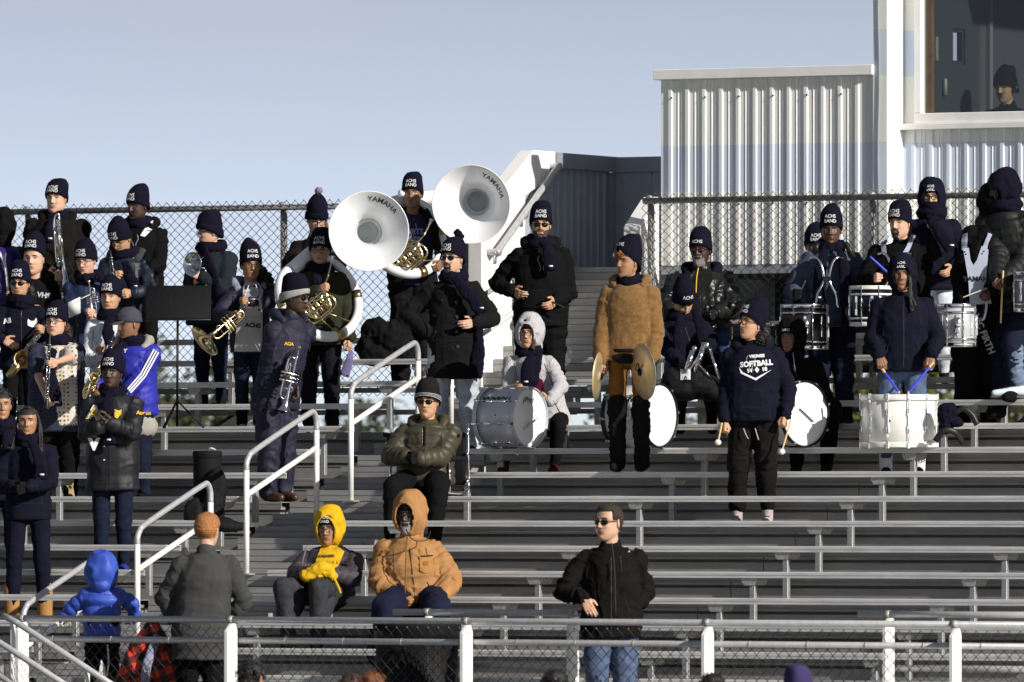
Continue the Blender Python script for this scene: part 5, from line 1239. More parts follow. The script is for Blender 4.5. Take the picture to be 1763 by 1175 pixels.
p = Person("woman in a patterned short sleeved blouse and glasses playing clarinet", (96, 556), n=8, yaw=5, hyaw=-18, sk='light', jaw=1.1, girth=1.38, sw=1.16, top=None, trousers=BLK, tr=.02, a=(80, 688, .32), ha='hold', b=(98, 624, .42), hb='hold', ea=(35, 640, .05), eb=(160, 612, .15), seed=12, hem=.22)
def dotmat(name, c1, c2, c3, sc_):
    m = bpy.data.materials.new(name); m.use_nodes = True; t = m.node_tree; b = t.nodes["Principled BSDF"]; b.inputs["Roughness"].default_value = .85
    tc = t.nodes.new("ShaderNodeTexCoord"); v = t.nodes.new("ShaderNodeTexVoronoi"); v.inputs["Scale"].default_value = sc_; v.inputs["Randomness"].default_value = .25; r = t.nodes.new("ShaderNodeValToRGB"); r.color_ramp.interpolation = 'CONSTANT'
    r.color_ramp.elements[0].color = (*c2, 1); r.color_ramp.elements[1].position = .34; r.color_ramp.elements[1].color = (*c1, 1); e = r.color_ramp.elements.new(.16); e.color = (*c3, 1)
    t.links.new(tc.outputs["Object"], v.inputs[0]); t.links.new(v.outputs["Distance"], r.inputs[0]); t.links.new(r.outputs[0], b.inputs["Base Color"]); return m
DOTN = dotmat("navy_dotted_print", (.010, .012, .035), (.12, .13, .2), (.010, .012, .035), 42); DOTW = dotmat("white_lattice_print", (.50, .49, .46), (.012, .012, .04), (.35, .2, .02), 30)
t = .022; C, N, S = p.C, p.N, p.S
secs = [(-.30, .265, .175), (-.2, .262, .18), (-.08, .258, .185), (.05, .25, .185), (.18, .235, .178), (.28, .21, .165), (.36, .195, .13), (.42, .15, .105), (.46, .095, .085)]
gs = [loft([ring(C + (N - C) * (z / .495) + p.fv * .03 if z > 0 else C + ZV * z * S + p.fv * .03, p.lat, p.fv, w_ * S + .01, d * S + .01, 22, .9) for z, w_, d in secs])]
for Sx, E in ((p.SA, p.EA), (p.SB, p.EB)): gs += [cone(N - ZV * .045, .07, Sx, .068), cone(Sx, .078, Sx + (E - Sx) * .62, .088)]
(v, f), no = remesh(join(*gs), .0105, 4); v = drape(v, no, [(C - ZV * .3, N, .15), (p.SA, p.EA, .05), (p.SB, p.EB, .05)], .009, 12); 
cen = v[[q[0] for q in f]]; loc = (cen - np.array(C)) @ np.array(p.lat); mi = (((loc > -.02 - .18 * (cen[:, 2] - C.z)) & (loc < .165) & (cen[:, 1] < C.y)) & ~((cen[:, 2] < C.z - .22))).astype(int)
p.top = p.T.add("blouse", (v, f), [DOTN, DOTW], midx=mi); p.cl = v
p.beanie(); p.specs(r=.0022); p.scarf(loose=.0, tails=[[(92, 600, .24), (86, 640, .30), (92, 668, .32), (97, 700, .33)]]); p.curls('brown', ((.08, .05, -.05, .045), (.085, .05, -.09, .04)), 120)
clarinet("black clarinet with silver keys held by the woman in the patterned blouse", p.P(86, 576, .44), p.P(80, 705, .52), 5)
# --- varsity jacket girl etc
p = Person("girl in a dark band jacket with a gold letter patch and clasped hands", (193, 645), n=5, yaw=-5, hyaw=-18, pitch=-4, sk='deep', top=cloth("black_navy_satin", (.010, .010, .014), .55, bump=.15), tt=.045, hem=.27, girth=1.08, sw=1.05, a=(172, 735, .34), b=(187, 728, .34), ha='hold', hb='hold', pna=(.9, -.2, .2, .35, -.25, .9), pnb=(-.9, -.2, .2, -.35, -.25, .9), ea=(140, 750, .05), eb=(255, 745, .05), trousers=DENIM, tr=.004, shoes=cloth("royal_blue_sock", (.02, .03, .2)), stance=.09, smile=.2, seed=13)
p.beanie(slump=(0, .02), Ht=.165, top=.5); p.scarf(loose=.005, tails=[[(188, 680, .18), (184, 705, .22), (186, 735, .24), (188, 765, .24)]])
p.text("A", 160, 712, .14, WTHR, -8, .10, rigid=True); p.text("A", 160, 712, .13, GOLDT, -8, .0, lift=.05, rigid=True); p.text("V", 161, 766, .12, WTHR, 0, .08, rigid=True); p.text("V", 161, 766, .11, GOLDT, 0, .0, lift=.05, rigid=True)
p.poly([(196, 704), (203, 707), (208, 705), (207, 713), (203, 721), (198, 718), (196, 711)], GOLDT, "emblem"); p.text("+", 201, 711, .06, WTHR, 0, .03, lift=.010); p.text("August", 246, 711, .040, GOLDT, -3, lift=.008)
for k, y in enumerate((700, 722, 744, 768, 792)): p.decal(xf(lathe([(.001, .0), (.007, .0)], p.P(178, y, .3), (0, -1, 0), 8)), WTHR, "snap_button") if k > 2 else None
for sx in (1,): p.T.add("earring", p.hl(lathe([(.012, -.001), (.014, -.001), (.014, .001), (.012, .001)], (sx * .082, 0, -.045), (1, 0, .2), 16)), SILVER)
p = Person("girl with long braids in a navy sweatshirt, black gloves and tan boots", (48, 727), n=3, yaw=5, hyaw=-4, pitch=3, sk='mid', hs=0.95, top=NAVY, kind='hoodie', tt=.026, girth=.98, a=(25, 838, .24), b=(46, 840, .27), ha='fist', hb='fist', ea=(-5, 815, -.05), eb=(114, 815, .0), glove=GLV, trousers=NAVY, tr=.002, shoes=UGG, shl=3, smile=.9, hairhead=True, stance=.13, seed=14)
p.scarf(loose=.005, tails=[[(55, 762, .16), (68, 790, .2), (72, 825, .2)]]); rng = random.Random(3); pa = []
for k in range(26):
    a0 = rng.uniform(-1, 1); s_ = 1 if k > 5 else -1
    pa.append([(.02 * a0, -.05 + .03 * abs(a0), .125), (s_ * (.055 + .01 * rng.random()), .03 * a0, .09), (s_ * (.088 + .012 * rng.random()), .02 + .03 * a0, .0), (s_ * (.098 + .02 * rng.random()), -.01 + .03 * a0, -.10 - .0 * k), (s_ * (.10 + .03 * rng.random()), -.09 + .03 * a0, -.22), (s_ * (.105 + .04 * rng.random()) - .02, -.13 + .02 * a0, -.30 - .12 * rng.random() if s_ > 0 else -.20)])
p.strands('black', pa, .0075); p.curls('black', ((0, .0, .10, .055, .8), (.02, .05, .07, .06, .9)), 90, .010, "hair")
p.T.add("boot_shaft", join(cone(p.FA - ZV * .03, .060, p.FA + ZV * .20, .064)), UGG); p.T.add("boot_shaft", join(cone(p.FB - ZV * .03, .060, p.FB + ZV * .20, .064)), UGG)
p = Person("child with short afro hair in navy at the far left edge, beside the braided girl", (2, 700), n=4, yaw=0, hyaw=10, sk='mid', top=NAVY, kind='hoodie', tt=.03, a=(-10, 820, .2), b=(8, 830, .2), hb='fist', gb=GLV, glove=GLV, trousers=NAVY, hairhead=True, seed=15)
p.curls('black', ((0, .02, .09, .085, .8), (.045, .03, .05, .06), (-.045, .03, .05, .06)), 300, .014); p.scarf(loose=.01, tails=[[(10, 740, .15), (14, 770, .18), (16, 800, .2)]])
# --- middle left
p = Person("man in a dark slate coat seen in profile holding a silver horn", (360, 401), n=12, yaw=-38, hyaw=-66, pitch=4, sk='light', bm='grey', top=GCOAT, tt=.05, girth=1.2, sw=1.12, hem=.16, a=(335, 486, .2), b=(348, 478, .3), ha='hold', hb='hold', eb=(412, 490, .1), trousers=DENIM, seed=16)
p.beanie(text=False, slump=(0, .02), Ht=.155, top=.5, tilt=.45); p.specs(); p.scarf(loose=.025, up=.01, tails=[[(350, 425, .2), (362, 460, .3), (372, 500, .3), (378, 540, .3)]])
mp_ = p.P(352, 442, .25); bl = p.P(331, 455, .42)
T = Thing("horn", "silver marching horn with flared bell held by the man in profile", "horn", p.P(345, 480, .3)); ax = Vector((-.62, -.75, .05)).normalized()
T.add("bell", lathe([(.012, -.30), (.018, -.22), (.028, -.14), (.045, -.075), (.068, -.035), (.098, -.004), (.104, .0), (.100, .002), (.066, -.030), (.040, -.08), (.02, -.16), (.001, -.2)], bl, ax, 40), SILVER)
k0 = bl - ax * .28; T.add("tube_loop", tube(cr([k0, k0 - ax * .04 - ZV * .05, k0 - ax * .0 - ZV * .12, k0 + ax * .10 - ZV * .12, k0 + ax * .12 - ZV * .05, k0 + ax * .02 + ZV * .01], 6), .010, 8), SILVER); T.add("leadpipe", tube(cr([mp_, mp_ + (bl - mp_) * .3 - ZV * .03, k0 + ax * .05 - ZV * .08], 6), .006, 8), SILVER)
for k in range(3): T.add("valve", lathe([(.001, -.06), (.013, -.058), (.013, .05), (.006, .055), (.004, .07), (.01, .072), (.001, .078)], k0 + ax * (.03 + .035 * k) - ZV * .13 + Vector((.0, -.03, 0)), ZV, 12), BRASS if k else SILVER)
p = Person("curly haired girl in glasses and a purple navy jacket lowering a brass horn", (432, 459), n=11, yaw=8, hyaw=12, sk='mid', top=NAVYP, tt=.035, a=(398, 545, .32), b=(430, 520, .34), ha='hold', hb='fist', ea=(388, 520, 0), eb=(478, 525, .1), pna=(.2, -.3, -.9, .6, -.5, .4), trousers=DENIM, tr=.004, shoes=WHF, stance=.07, fa=(.0, 0), seed=17, hem=.15)
p.beanie(slump=(-.01, .05), Ht=.20, top=.15); p.specs(r=.002); p.curls('black', ((.095, .03, -.05, .055), (.135, .01, -.10, .06), (.15, -.01, -.17, .055), (.06, .08, -.05, .05)), 380, .017)
p.poly([(419, 486), (443, 484), (452, 500), (450, 605), (402, 605), (406, 560), (421, 545), (418, 510)], GRYF, "hoodie_front", lift=.012); p.hooddown(cloth("grey_blue_hood", (.20, .21, .27))); p.text("ACHS", 434, 560, .05, NAVYH, -5, lift=.018)
p.strip([(428, 492, .21), (422, 510, .23), (420, 525, .24)], .004, WHF, "drawstring"); p.strip([(440, 490, .21), (446, 508, .23)], .004, WHF, "drawstring")
trumpet("large brass horn with wide bell slanting down from the curly haired girl's hands", p.P(428, 522, .42), p.P(352, 588, .62), BRASS, Vector((.3, 0, -1)), .150, "horn", "horn", vt=1)
p = Person("man in a navy rain suit and grey cuffed hat holding a silver trumpet", (508, 513), n=8, ppx=478, yaw=38, hyaw=72, pitch=6, sk='deep', hs=1.04, top=NAVYP, tt=.034, girth=1.06, sw=1.03, hem=.13, hip=(474, 678, 0), a=(470, 690, .1), b=(500, 640, .28), ha='relax', hb='hold', eb=(462, 640, .15), ea=(450, 610, 0), trousers=NAVYP, tr=.026, shoes=BOOTB, shl=2.5, stance=.07, amp=.013, seed=18, jaw=1.05)
p.beanie(text=False, cuffm=cloth("light_grey_knit", (.30, .29, .28), .95), slump=(-.01, .01), Ht=.15, top=.55, tilt=.45); p.shades(); p.hooddown(NAVYP); p.text("AΩA", 497, 592, .035, GOLDT, -5)
T = trumpet("silver trumpet hanging bell down in the hand of the man in the navy rain suit", p.P(516, 597, .36), p.P(489, 708, .36), SILVER, Vector((-1, -.2, 0)), .060)
(v, f), no = remesh(place_hand(p.P(512, 668, .3), (0, -.1, -1), (-1, -.2, 0), 'hold'), .004, 1); p.T.add("hand", (v, f), skin('deep')[0])
p = Person("person in a pompom hat and black jacket looking down by the fence", (545, 379), n=13, yaw=-5, hyaw=12, pitch=22, sk='light', top=BLKB, tt=.035, a=(530, 442, .28), b=(550, 445, .3), ha='hold', hb='hold', ea=(497, 445, 0), eb=(590, 445, 0), seed=19)
p.beanie(text=False, pom=(mat("red_yarn", (.25, .03, .03), .9), mat("blue_white_yarn", (.25, .27, .4), .9)), Ht=.175, top=.3, slump=(.01, .04)); p.specs(r=.0022); p.strands('auburn', [[(.07, 0, .02), (.088, -.01, -.06), (.08, -.04, -.14)], [(.072, .02, .02), (.095, .01, -.06), (.092, -.03, -.16)], [(.075, .03, .0), (.1, .02, -.08), (.1, -.01, -.17)], [(.07, -.02, .02), (.082, -.04, -.07), (.066, -.07, -.13)]], .013)
p.decal(textp("•", .03, p.P(542, 372, .3), (1, 0, 0), (0, 0, 1)), WTHR) if False else None
p = Person("sousaphone player in glasses and a dark olive jacket, face shaded by the bell", (551, 434), n=11, yaw=0, hyaw=-4, sk='tan', top=OLV2, tt=.045, girth=1.15, sw=1.08, a=(548, 500, .30), b=(604, 598, .12), ha='fist', hb='hold', ea=(512, 500, .05), eb=(618, 545, -.05), trousers=cloth("black_trousers", (.008, .008, .012)), tr=.012, hem=.16, seed=20)
p.beanie(); p.specs(r=.0022); p.scarf(loose=.01, tails=[[(548, 470, .2), (546, 490, .23), (552, 520, .24)]]); d = (p.WA - p.EA).normalized(); p.T.add("cuff", lathe([(.001, 0), (.040, 0), (.044, .02), (.044, .075), (.036, .08)], p.WA - d * .08, d, 20), WHF)
d = (p.WB - p.EB).normalized(); p.T.add("cuff", lathe([(.001, 0), (.042, 0), (.046, .01), (.046, .05), (.04, .055)], p.WB - d * .05, d, 20), cloth("lavender_cuff", (.45, .42, .62)))
Tc = Thing("cloth", "folded lavender and black cloth hanging from the olive jacketed player's hand", "cloth", p.P(598, 640, .15)); (v, f), no = remesh(tube([p.P(605, 604, .15), p.P(602, 618, .17), p.P(597, 635, .16), p.P(592, 648, .15)], [.022, .034, .042, .046], 12, flat=.35, up=(0, 1, 0)), .007, 2); Tc.add("fabric", (v, f), cloth("lavender_cotton", (.16, .14, .28))); Tc.add("hem", tube([p.P(583, 641, .16), p.P(600, 648, .16)], .008, 6), BLK)
Y1 = p.Y
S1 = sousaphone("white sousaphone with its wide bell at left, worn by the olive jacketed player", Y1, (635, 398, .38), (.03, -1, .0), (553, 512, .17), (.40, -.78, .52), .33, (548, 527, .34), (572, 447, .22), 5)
bell_text(*S1, "YAMAHA", 27, .268, .056)
p = Person("tall sousaphone player in a navy lettered shirt standing highest by the fence", (710, 337), n=13, yaw=0, hyaw=-8, pitch=-6, sk='brown', hs=0.98, top=cloth("dark_navy_purple_shirt", (.022, .020, .065), .85), kind='hoodie', tt=.02, hem=.10, sw=1.0, a=(690, 455, .25), b=(762, 452, .2), ha='hold', hb='hold', ea=(668, 430, 0), eb=(775, 410, 0), trousers=cloth("black_jeans", (.007, .007, .008)), tr=.03, collar=False, seed=21)
p.beanie(slump=(0, .02), Ht=.165, top=.5); p.hooddown(BLK); p.text("CORTS", 708, 398, .062, cloth("faded_print", (.22, .24, .36)), 0); p.text("ORSS", 708, 412, .062, cloth("faded_print", (.22, .24, .36)), 0)
for s_ in (1,): p.strip([(730, 362, .16), (742, 385, .18), (752, 420, .18), (757, 450, .16)], .035, BLK, "open_jacket_edge", th=.012)
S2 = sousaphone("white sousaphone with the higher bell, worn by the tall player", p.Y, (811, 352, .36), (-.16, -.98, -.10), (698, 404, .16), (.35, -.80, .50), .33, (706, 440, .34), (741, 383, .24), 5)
bell_text(*S2, "YAMAHA", 50, .258, .056)
# --- centre
p = Person("man in sunglasses, goatee and a long black double breasted coat", (779, 447), n=10, ppx=782, yaw=-5, hyaw=-28, pitch=-3, sk='light', hs=1.04, beard='goatee', top=cloth("black_wool", (.007, .007, .0075), .95, spec=.15), kind='coat', tt=.036, hem=.31, girth=1.08, sw=1.04, a='pocket', ea=(690, 520, -.1), b=(816, 556, .16), eb=(852, 545, -.05), hb='relax', trousers=DENIML, tr=.022, stance=.15, seed=22)
p.beanie(slump=(.0, .04), Ht=.14, top=.45, tx=-.1); p.shades(); p.scarf(loose=.015, tails=[[(783, 478, .18), (800, 500, .22), (816, 520, .24), (830, 538, .24)], [(826, 560, .10), (824, 600, .12), (820, 650, .12)]])
h_ = p.H + p.R @ Vector((.0, .10, .20)) * p.hs; rg = np.random.RandomState(2); p.T.add("pompom", join(*[ell(h_ + Vector(rg.randn(3)) * .014, .022, .022, .022, 8, 6) for _ in range(22)]), NAVYH)
for (x, y) in ((762, 517), (785, 520), (747, 543), (787, 545), (786, 571), (788, 596), (750, 571)): p.decal(lathe([(.001, .0), (.012, .0), (.014, -.002)], p.P(x, y, .3), (0, -1, 0), 12), mat("coat_button", (.03, .03, .032), .15), "button", lift=.012)
p.strip([(764, 500, .2), (762, 560, .22), (765, 640, .22)], .004, BLK, "front_seam")
p = Person("bearded man in sunglasses and black hoodie standing at the foot of the upper stairs", (931, 389), n=11, ppx=925, yaw=3, hyaw=0, sk='tan', hs=1.01, beard='full', bm='salt', top=BLK, kind='hoodie', tt=.034, girth=1.12, sw=1.06, hem=.13, a=(884, 502, .10), b=(956, 520, .18), ha='relax', hb='relax', ea=(866, 470, -.1), eb=(990, 485, -.15), trousers=BLK, tr=.028, seed=23)
p.beanie(slump=(.01, .03), Ht=.165, top=.5); p.shades(); p.scarf(loose=.015, tails=[[(935, 415, .18), (944, 432, .22), (948, 466, .24)]]); p.hooddown(BLK); p.poly([(905, 500), (948, 500), (955, 530), (898, 530)], BLK, "pouch_pocket", lift=.012)
stick("dark drumstick held by the bearded man in the black hoodie", p.P(882, 518, .25), p.P(905, 512, .28), m=BLACKP); stick("drumstick with a brass tip poking from the bearded man's pocket", p.P(950, 520, .26), p.P(971, 530, .26), m=BLACKP)
p = Person("woman in a pale fuzzy hooded coat seated behind a silver bass drum", (911, 576), n=9, du=.05, yaw=-10, hyaw=-16, sk='tan', H=1.66, top=FUZZ, tt=.035, hem=.14, hip=(945, 722, 0), ka=(885, 728, .48), fa=(868, 800, .40), kb=(962, 735, .28), fb=(955, 802, .22), a=(884, 672, .30), b=(946, 692, .36), hb='flat', pnb=(0, .9, -.2, -1, -.15, .1), ea=(880, 640, 0), eb=(1000, 668, .15), trousers=BLK, shoes=cloth("dark_red_shoe", (.05, .015, .015)), seed=24, amp=.008)
p.hood(FUZZ, op=(.066, .092)); p.beanie(text=False, z0=.046, Ht=.085, top=.62, slump=(0, 0)); p.specs(r=.0022); p.scarf(loose=-.004, tails=[[(915, 612, .16), (908, 635, .19), (907, 665, .2)], [(928, 610, .14), (920, 640, .18), (912, 670, .2)]]); p.strands('brown', [[(.055, -.07, .0), (.062, -.08, -.07), (.05, -.09, -.12)], [(.06, -.06, .0), (.068, -.07, -.07), (.06, -.08, -.13)]], .009)
p.poly([(915, 640), (935, 655), (938, 690), (912, 690), (908, 665)], cloth("maroon_shirt", (.10, .008, .03)), "shirt_front", lift=.004)
sk_ = zrow(8)
def bass(label, head, other, r, n=8, **k):
    Yh = W((n - 6) * RUN + .06, bpx(head[0], (n - 6) * RUN + .06), 0).y; A = unproj(head[0], head[1], Yh - .11); B = unproj(other[0], other[1], Yh + .11); A.z = B.z = zrow(n) + r * 1.05
    T = drum(label, (A + B) / 2, A - B, r, (A - B).length, k.pop('shell', SILVL), **k); return T
T = bass("silver bass drum lying on the bench before the woman in the fuzzy coat", (912, 718), (845, 718), .236, headm=DHEAD, hoopm=SILVL, group="bass drums on the bench", rot=.2)
shell_text(T, "YAMAHA", .070, (-.25, -.75, .62), 1, -.0, sx=-1.) ; fr_ = T.C + T.z * (T.L / 2 + .012); x_ = Vector((0, 0, 1)).cross(T.z).normalized(); T.add("lettering", textp("(Pro)", .07, fr_ - x_ * .03 + ZV * .14, x_, ZV.lerp(x_, .4), .02), INK, smooth=False)
T.add("vent_hole", ell(T.C + Vector((-.5, -.84, .08)).normalized() * T.r, .008, .008, .008, 8, 6), INK)
stick("short grey mallet lying across the silver bass drum head", T.C + T.z * (T.L / 2 + .02) + x_ * .09 + ZV * .0, T.C + T.z * (T.L / 2 + .02) - x_ * .10 - ZV * .09, .008, mat("grey_shaft", (.45, .45, .47), .5))
T = bass("white bass drum on the bench behind the woman with cymbals", (1136, 717), (1066, 717), .245, shell=WHITED, headm=DHEAD, group="bass drums on the bench", rot=.1)
T.add("vent_hole", ell(T.C + Vector((-.5, -.84, .1)).normalized() * T.r, .008, .008, .008, 8, 6), INK); shell_text(T, "YAMAHA", .06, (-.3, -.8, .5), 1, 0, sx=-1.)
T = bass("grey bass drum on the bench in front of the black hooded boy", (1386, 711), (1340, 711), .252, shell=SILVL, headm=DHEAD, group="bass drums on the bench", rot=.3)
q = T.C + T.z * (T.L / 2 + .012); T.add("mute_strap", tube([q + Vector((0, 0, -.06)) - T.z.cross(ZV) * .08, q + Vector((0, 0, .04)) + T.z.cross(ZV) * .07], .010, 6, flat=.4), BLACKN)
p = Person("seated man in an olive puffer jacket, striped black hat and sunglasses", (736, 694), n=6, du=.05, yaw=-6, hyaw=-14, sk='tan', hs=1.04, H=1.72, top=OLIVE, kind='puffer', tt=.05, girth=1.2, sw=1.12, hem=.08, hip=(732, 828, 0), ka=(676, 838, .50), fa=(676, 925, .45), kb=(752, 838, .52), fb=(750, 925, .46), a=(700, 786, .36), b=(722, 790, .38), ha='fist', hb='fist', ea=(668, 775, .0), eb=(800, 785, .0), glove=GLV, trousers=BLK, tr=.012, seed=25)
p.beanie(m=cloth("black_knit", (.012, .010, .010)), text=False, stripes=(.08, .15, .22), Ht=.15, top=.55, slump=(0, .01)); p.shades(); p.hooddown(OLIVE); p.strip([(731, 735, .22), (731, 752, .24), (731, 768, .25)], .012, BLK, "chest_zip", lift=.03); p.text("NAUTICA", 729, 752, .028, WTHR, -88, lift=.05)
p.poly([(787, 747), (791, 747), (792, 753), (787, 754)], BLK, "arm_badge")
Tc = Thing("folding_chair", "black folding stadium chair under the man in the olive puffer jacket", "chair", W((6 - 6) * RUN + .1, bpx(760, .1), zrow(6))); b_ = bpx(735, .1)
Tc.add("seat", box(W(.10, b_, zrow(6) + .05), UV, BV, ZV, .42, .46, .05, .01), BLACKN); Tc.add("backrest", box(W(.30, b_, zrow(6) + .30), UV, BV, ZV, .03, .48, .42, .01), BLACKN)
for s_ in (-1, 1):
    bb = b_ + s_ * .265; fr = Tc.add("side_frame", tube(cr([W(.30, bb, zrow(6) + .58), W(.30, bb, zrow(6) + .3), W(.28, bb, zrow(6) + .05), W(-.08, bb, zrow(6) + .03)], 4), .012, 8), CHROME if s_ > 0 else BLACKP); Tc.add("armrest", box(W(.10, bb, zrow(6) + .30), UV, BV, ZV, .30, .05, .035, .008), BLACKN); Tc.add("arm_post", tube([W(-.02, bb, zrow(6) + .04), W(-.02, bb, zrow(6) + .29)], .011, 8), CHROME, fr)
    for z in (.12, .34, .5): Tc.add("joint", ell(W(.285, bb, zrow(6) + z), .018, .018, .018, 8, 6), CHROME, fr)
p = Person("woman in a brown fleece and thigh boots standing on a bench with cymbals", (1081, 454), n=7, du=.10, fz=zrow(7), yaw=-12, hyaw=-48, pitch=-2, sk='mid', top=TEDDY, kind='coat', tt=.045, girth=1.0, sw=1.0, hem=.09, amp=.008, a=(1032, 640, .06), b=(1122, 622, .12), ha='fist', hb='fist', ea=(1030, 560, -.05), eb=(1138, 560, -.05), gb=None, trousers=TANT, tr=-.006, shoes=SUEDE, stance=.10, smile=.3, seed=26)
p.beanie(z0=.085, tilt=.70, Ht=.16, slump=(0, .05), top=.4, txt=("ACHS", "")); p.curls('tips', ((-.03, -.075, .085, .035), (.01, -.085, .085, .03), (-.055, -.05, .07, .03)), 130, .013); p.hooddown(TEDDY); p.scarf(loose=-.01)
for F_, K_ in ((p.FA, p.KA), (p.FB, p.KB)):
    (v, f), no = remesh(join(cone(F_ - ZV * .03, .058, F_ + (K_ - F_) * .45, .066), cone(F_ + (K_ - F_) * .45, .068, K_ + (p.HA - p.KA) * .05, .076)), .009, 2); v = drape(v, no, [(F_, K_, .05)], .010, 3, 22, 6); p.T.add("boot_shaft", (v, f), SUEDE)
fl = p.C + p.fv * .02 + ZV * .0; p.T.add("waist_bag", xf(ell((0, 0, 0), .12, .05, .045, 20, 10), None, fl + p.fv * .105 - ZV * .075), BLACKN); p.T.add("belt", lathe([(.165, -.014), (.172, -.014), (.172, .014), (.165, .014)], p.C - ZV * .015, ZV, 32), BLACKN)
p.T.add("earring", p.hl(tube([(.082, .0, -.04), (.083, 0, -.06)], .004, 6)), GOLDT); p.T.add("bracelet", lathe([(.036, -.005), (.040, -.005), (.040, .005), (.036, .005)], p.WB, (p.WB - p.EB), 18), SILVER); p.T.add("wristband", lathe([(.036, -.005), (.040, -.005), (.040, .005), (.036, .005)], p.WA, (p.WA - p.EA), 18), mat("green_band", (.05, .6, .08), .5))
cymbal("broad crash cymbal hanging at viewer right of the woman in brown fleece", p.P(1108, 640, .30), (-.90, -.40, -.12)); q = p.P(1100, 632, .40)
c2 = cymbal("edge-on crash cymbal in the viewer-left hand of the woman in brown fleece", p.P(1029, 648, .22), (.97, -.22, -.08), .19)
# --- right
p = Person("large bearded man in a black leather jacket and tinted glasses, seated", (1206, 433), n=11, du=.05, yaw=-8, hyaw=-18, sk='deep', hs=1.0, beard='chin', bm='grey', H=1.85, top=LEATH, tt=.04, girth=1.38, sw=1.15, hem=.06, hip=(1212, 592, 0), ka=(1165, 600, .5), fa=(1165, 690, .45), kb=(1250, 600, .5), fb=(1250, 690, .45), a=(1160, 545, .40), b=(1232, 540, .44), ha='fist', hb='fist', ea=(1130, 520, .05), eb=(1290, 530, .05), glove=LEATH, trousers=cloth("mid_denim", (.04, .06, .14)), tr=.02, amp=.02, seed=27)
p.beanie(slump=(-.01, .04), Ht=.16, top=.4, txt=("", "ACHS")); p.shades(m=mat("amber_lens", (.06, .012, .010), .1)); p.strip([(1203, 462, .2), (1200, 480, .24), (1199, 505, .27)], .005, GOLDT, "zip", lift=.03); p.hooddown(NAVY)
p = Person("boy bending forward in a navy varsity jacket with white stripes and long scarf", (1176, 520), n=10, du=.0, yaw=5, hyaw=22, pitch=40, roll=-8, sk='tan', H=1.72, top=NAVY, tt=.04, girth=1.12, sw=1.08, hem=.05, hip=(1200, 640, -.12), ka=(1170, 645, .42), fa=(1170, 730, .38), kb=(1225, 645, .42), fb=(1225, 730, .38), a=(1165, 620, .40), b=(1222, 600, .42), ha='fist', hb='fist', ea=(1140, 590, 0), eb=(1262, 590, .0), glove=GLV, trousers=BLK, seed=28)
p.beanie(slump=(0, .05), Ht=.18, txt=("ACHS", "")); p.scarf(loose=.01, tails=[[(1172, 545, .25), (1170, 580, .32), (1168, 640, .34)], [(1197, 535, .22), (1208, 570, .30), (1216, 612, .32)]])
p.poly([(1205, 513), (1212, 511), (1232, 530), (1240, 565), (1235, 566), (1228, 540)], WTHR, "sleeve_stripe", lift=.012); p.poly([(1204, 525), (1208, 524), (1214, 540), (1214, 557), (1210, 556)], WTHR, "sleeve_stripe", lift=.012)
p = Person("woman in glasses and a navy softball sweatshirt holding two bass drum mallets", (1294, 560), n=7, yaw=-6, hyaw=-52, pitch=-9, sk='tan', hs=1.0, top=NAVY, kind='hoodie', tt=.032, girth=1.2, sw=1.1, hem=.10, a=(1247, 726, .10), b=(1352, 716, .14), ha='fist', hb='fist', ea=(1252, 650, -.08), eb=(1362, 650, -.05), trousers=cloth("brown_black_joggers", (.008, .0065, .006), .9), tr=.018, shoes=cloth("grey_pink_sneaker", (.40, .34, .34)), soles=WHF, tsh=.07, shl=3.2, stance=.12, seed=29)
p.beanie(slump=(.01, .05), Ht=.175, top=.4, tilt=.6, z0=.06); p.specs(r=.0026); p.curls('black', ((.05, .09, -.05, .065), (.06, .11, -.12, .07), (.075, .06, -.09, .06), (.0, .11, -.10, .065)), 380, .016); p.hooddown(NAVY)
p.text("VIKINGS", 1304, 613, .032, WTHR, 4, .05); p.text("SOFTBALL", 1303, 626, .056, WTHR, 5, .05); p.text("14 ♦ 18", 1304, 637, .042, WTHR, 6); p.poly([(1273, 632), (1280, 641), (1301, 651), (1330, 636), (1302, 655), (1276, 643)], WTHR, "print")
p.strip([(1280, 738, .13), (1284, 748, .15), (1288, 756, .16)], .004, GRYF, "drawstring", lift=.0); p.strip([(1300, 738, .13), (1303, 748, .15), (1306, 758, .16)], .004, GRYF, "drawstring"); p.T.add("earring", p.hl(tube([(.080, .0, -.04), (.082, 0, -.07)], .003, 5)), SILVER)
for F_ in (p.FA, p.FB):
    for k in range(4): p.T.add("shoe_lace", tube([F_ + p.fv * (.075 + .028 * k) + p.lat * .022 - ZV * (.002 + .012 * k), F_ + p.fv * (.085 + .028 * k) - p.lat * .022 - ZV * (.004 + .012 * k)], .004, 5), INK)
stick("felt mallet in the softball woman's viewer-left hand", p.P(1243, 728, .16), p.P(1236, 762, .17), .008, mallet=True, name="mallet", group=None); stick("felt mallet in the softball woman's viewer-right hand", p.P(1362, 722, .2), p.P(1346, 778, .24), .008, mallet=True, name="mallet")
p = Person("smiling boy in a black hooded jacket kneeling behind a bass drum with a mallet", (1361, 582), n=9, du=.08, yaw=-10, hyaw=-24, pitch=4, sk='brown', H=1.7, top=BLK, tt=.04, girth=1.15, sw=1.1, hem=.05, hip=(1402, 706, -.05), ka=(1372, 712, .35), fa=(1372, 800, .3), kb=(1434, 700, .42), fb=(1424, 798, .32), a=(1372, 668, .25), b=(1413, 688, .46), ha='fist', hb='fist', ea=(1345, 650, 0), eb=(1446, 655, .10), smile=.8, trousers=BLK, tr=.01, seed=30)
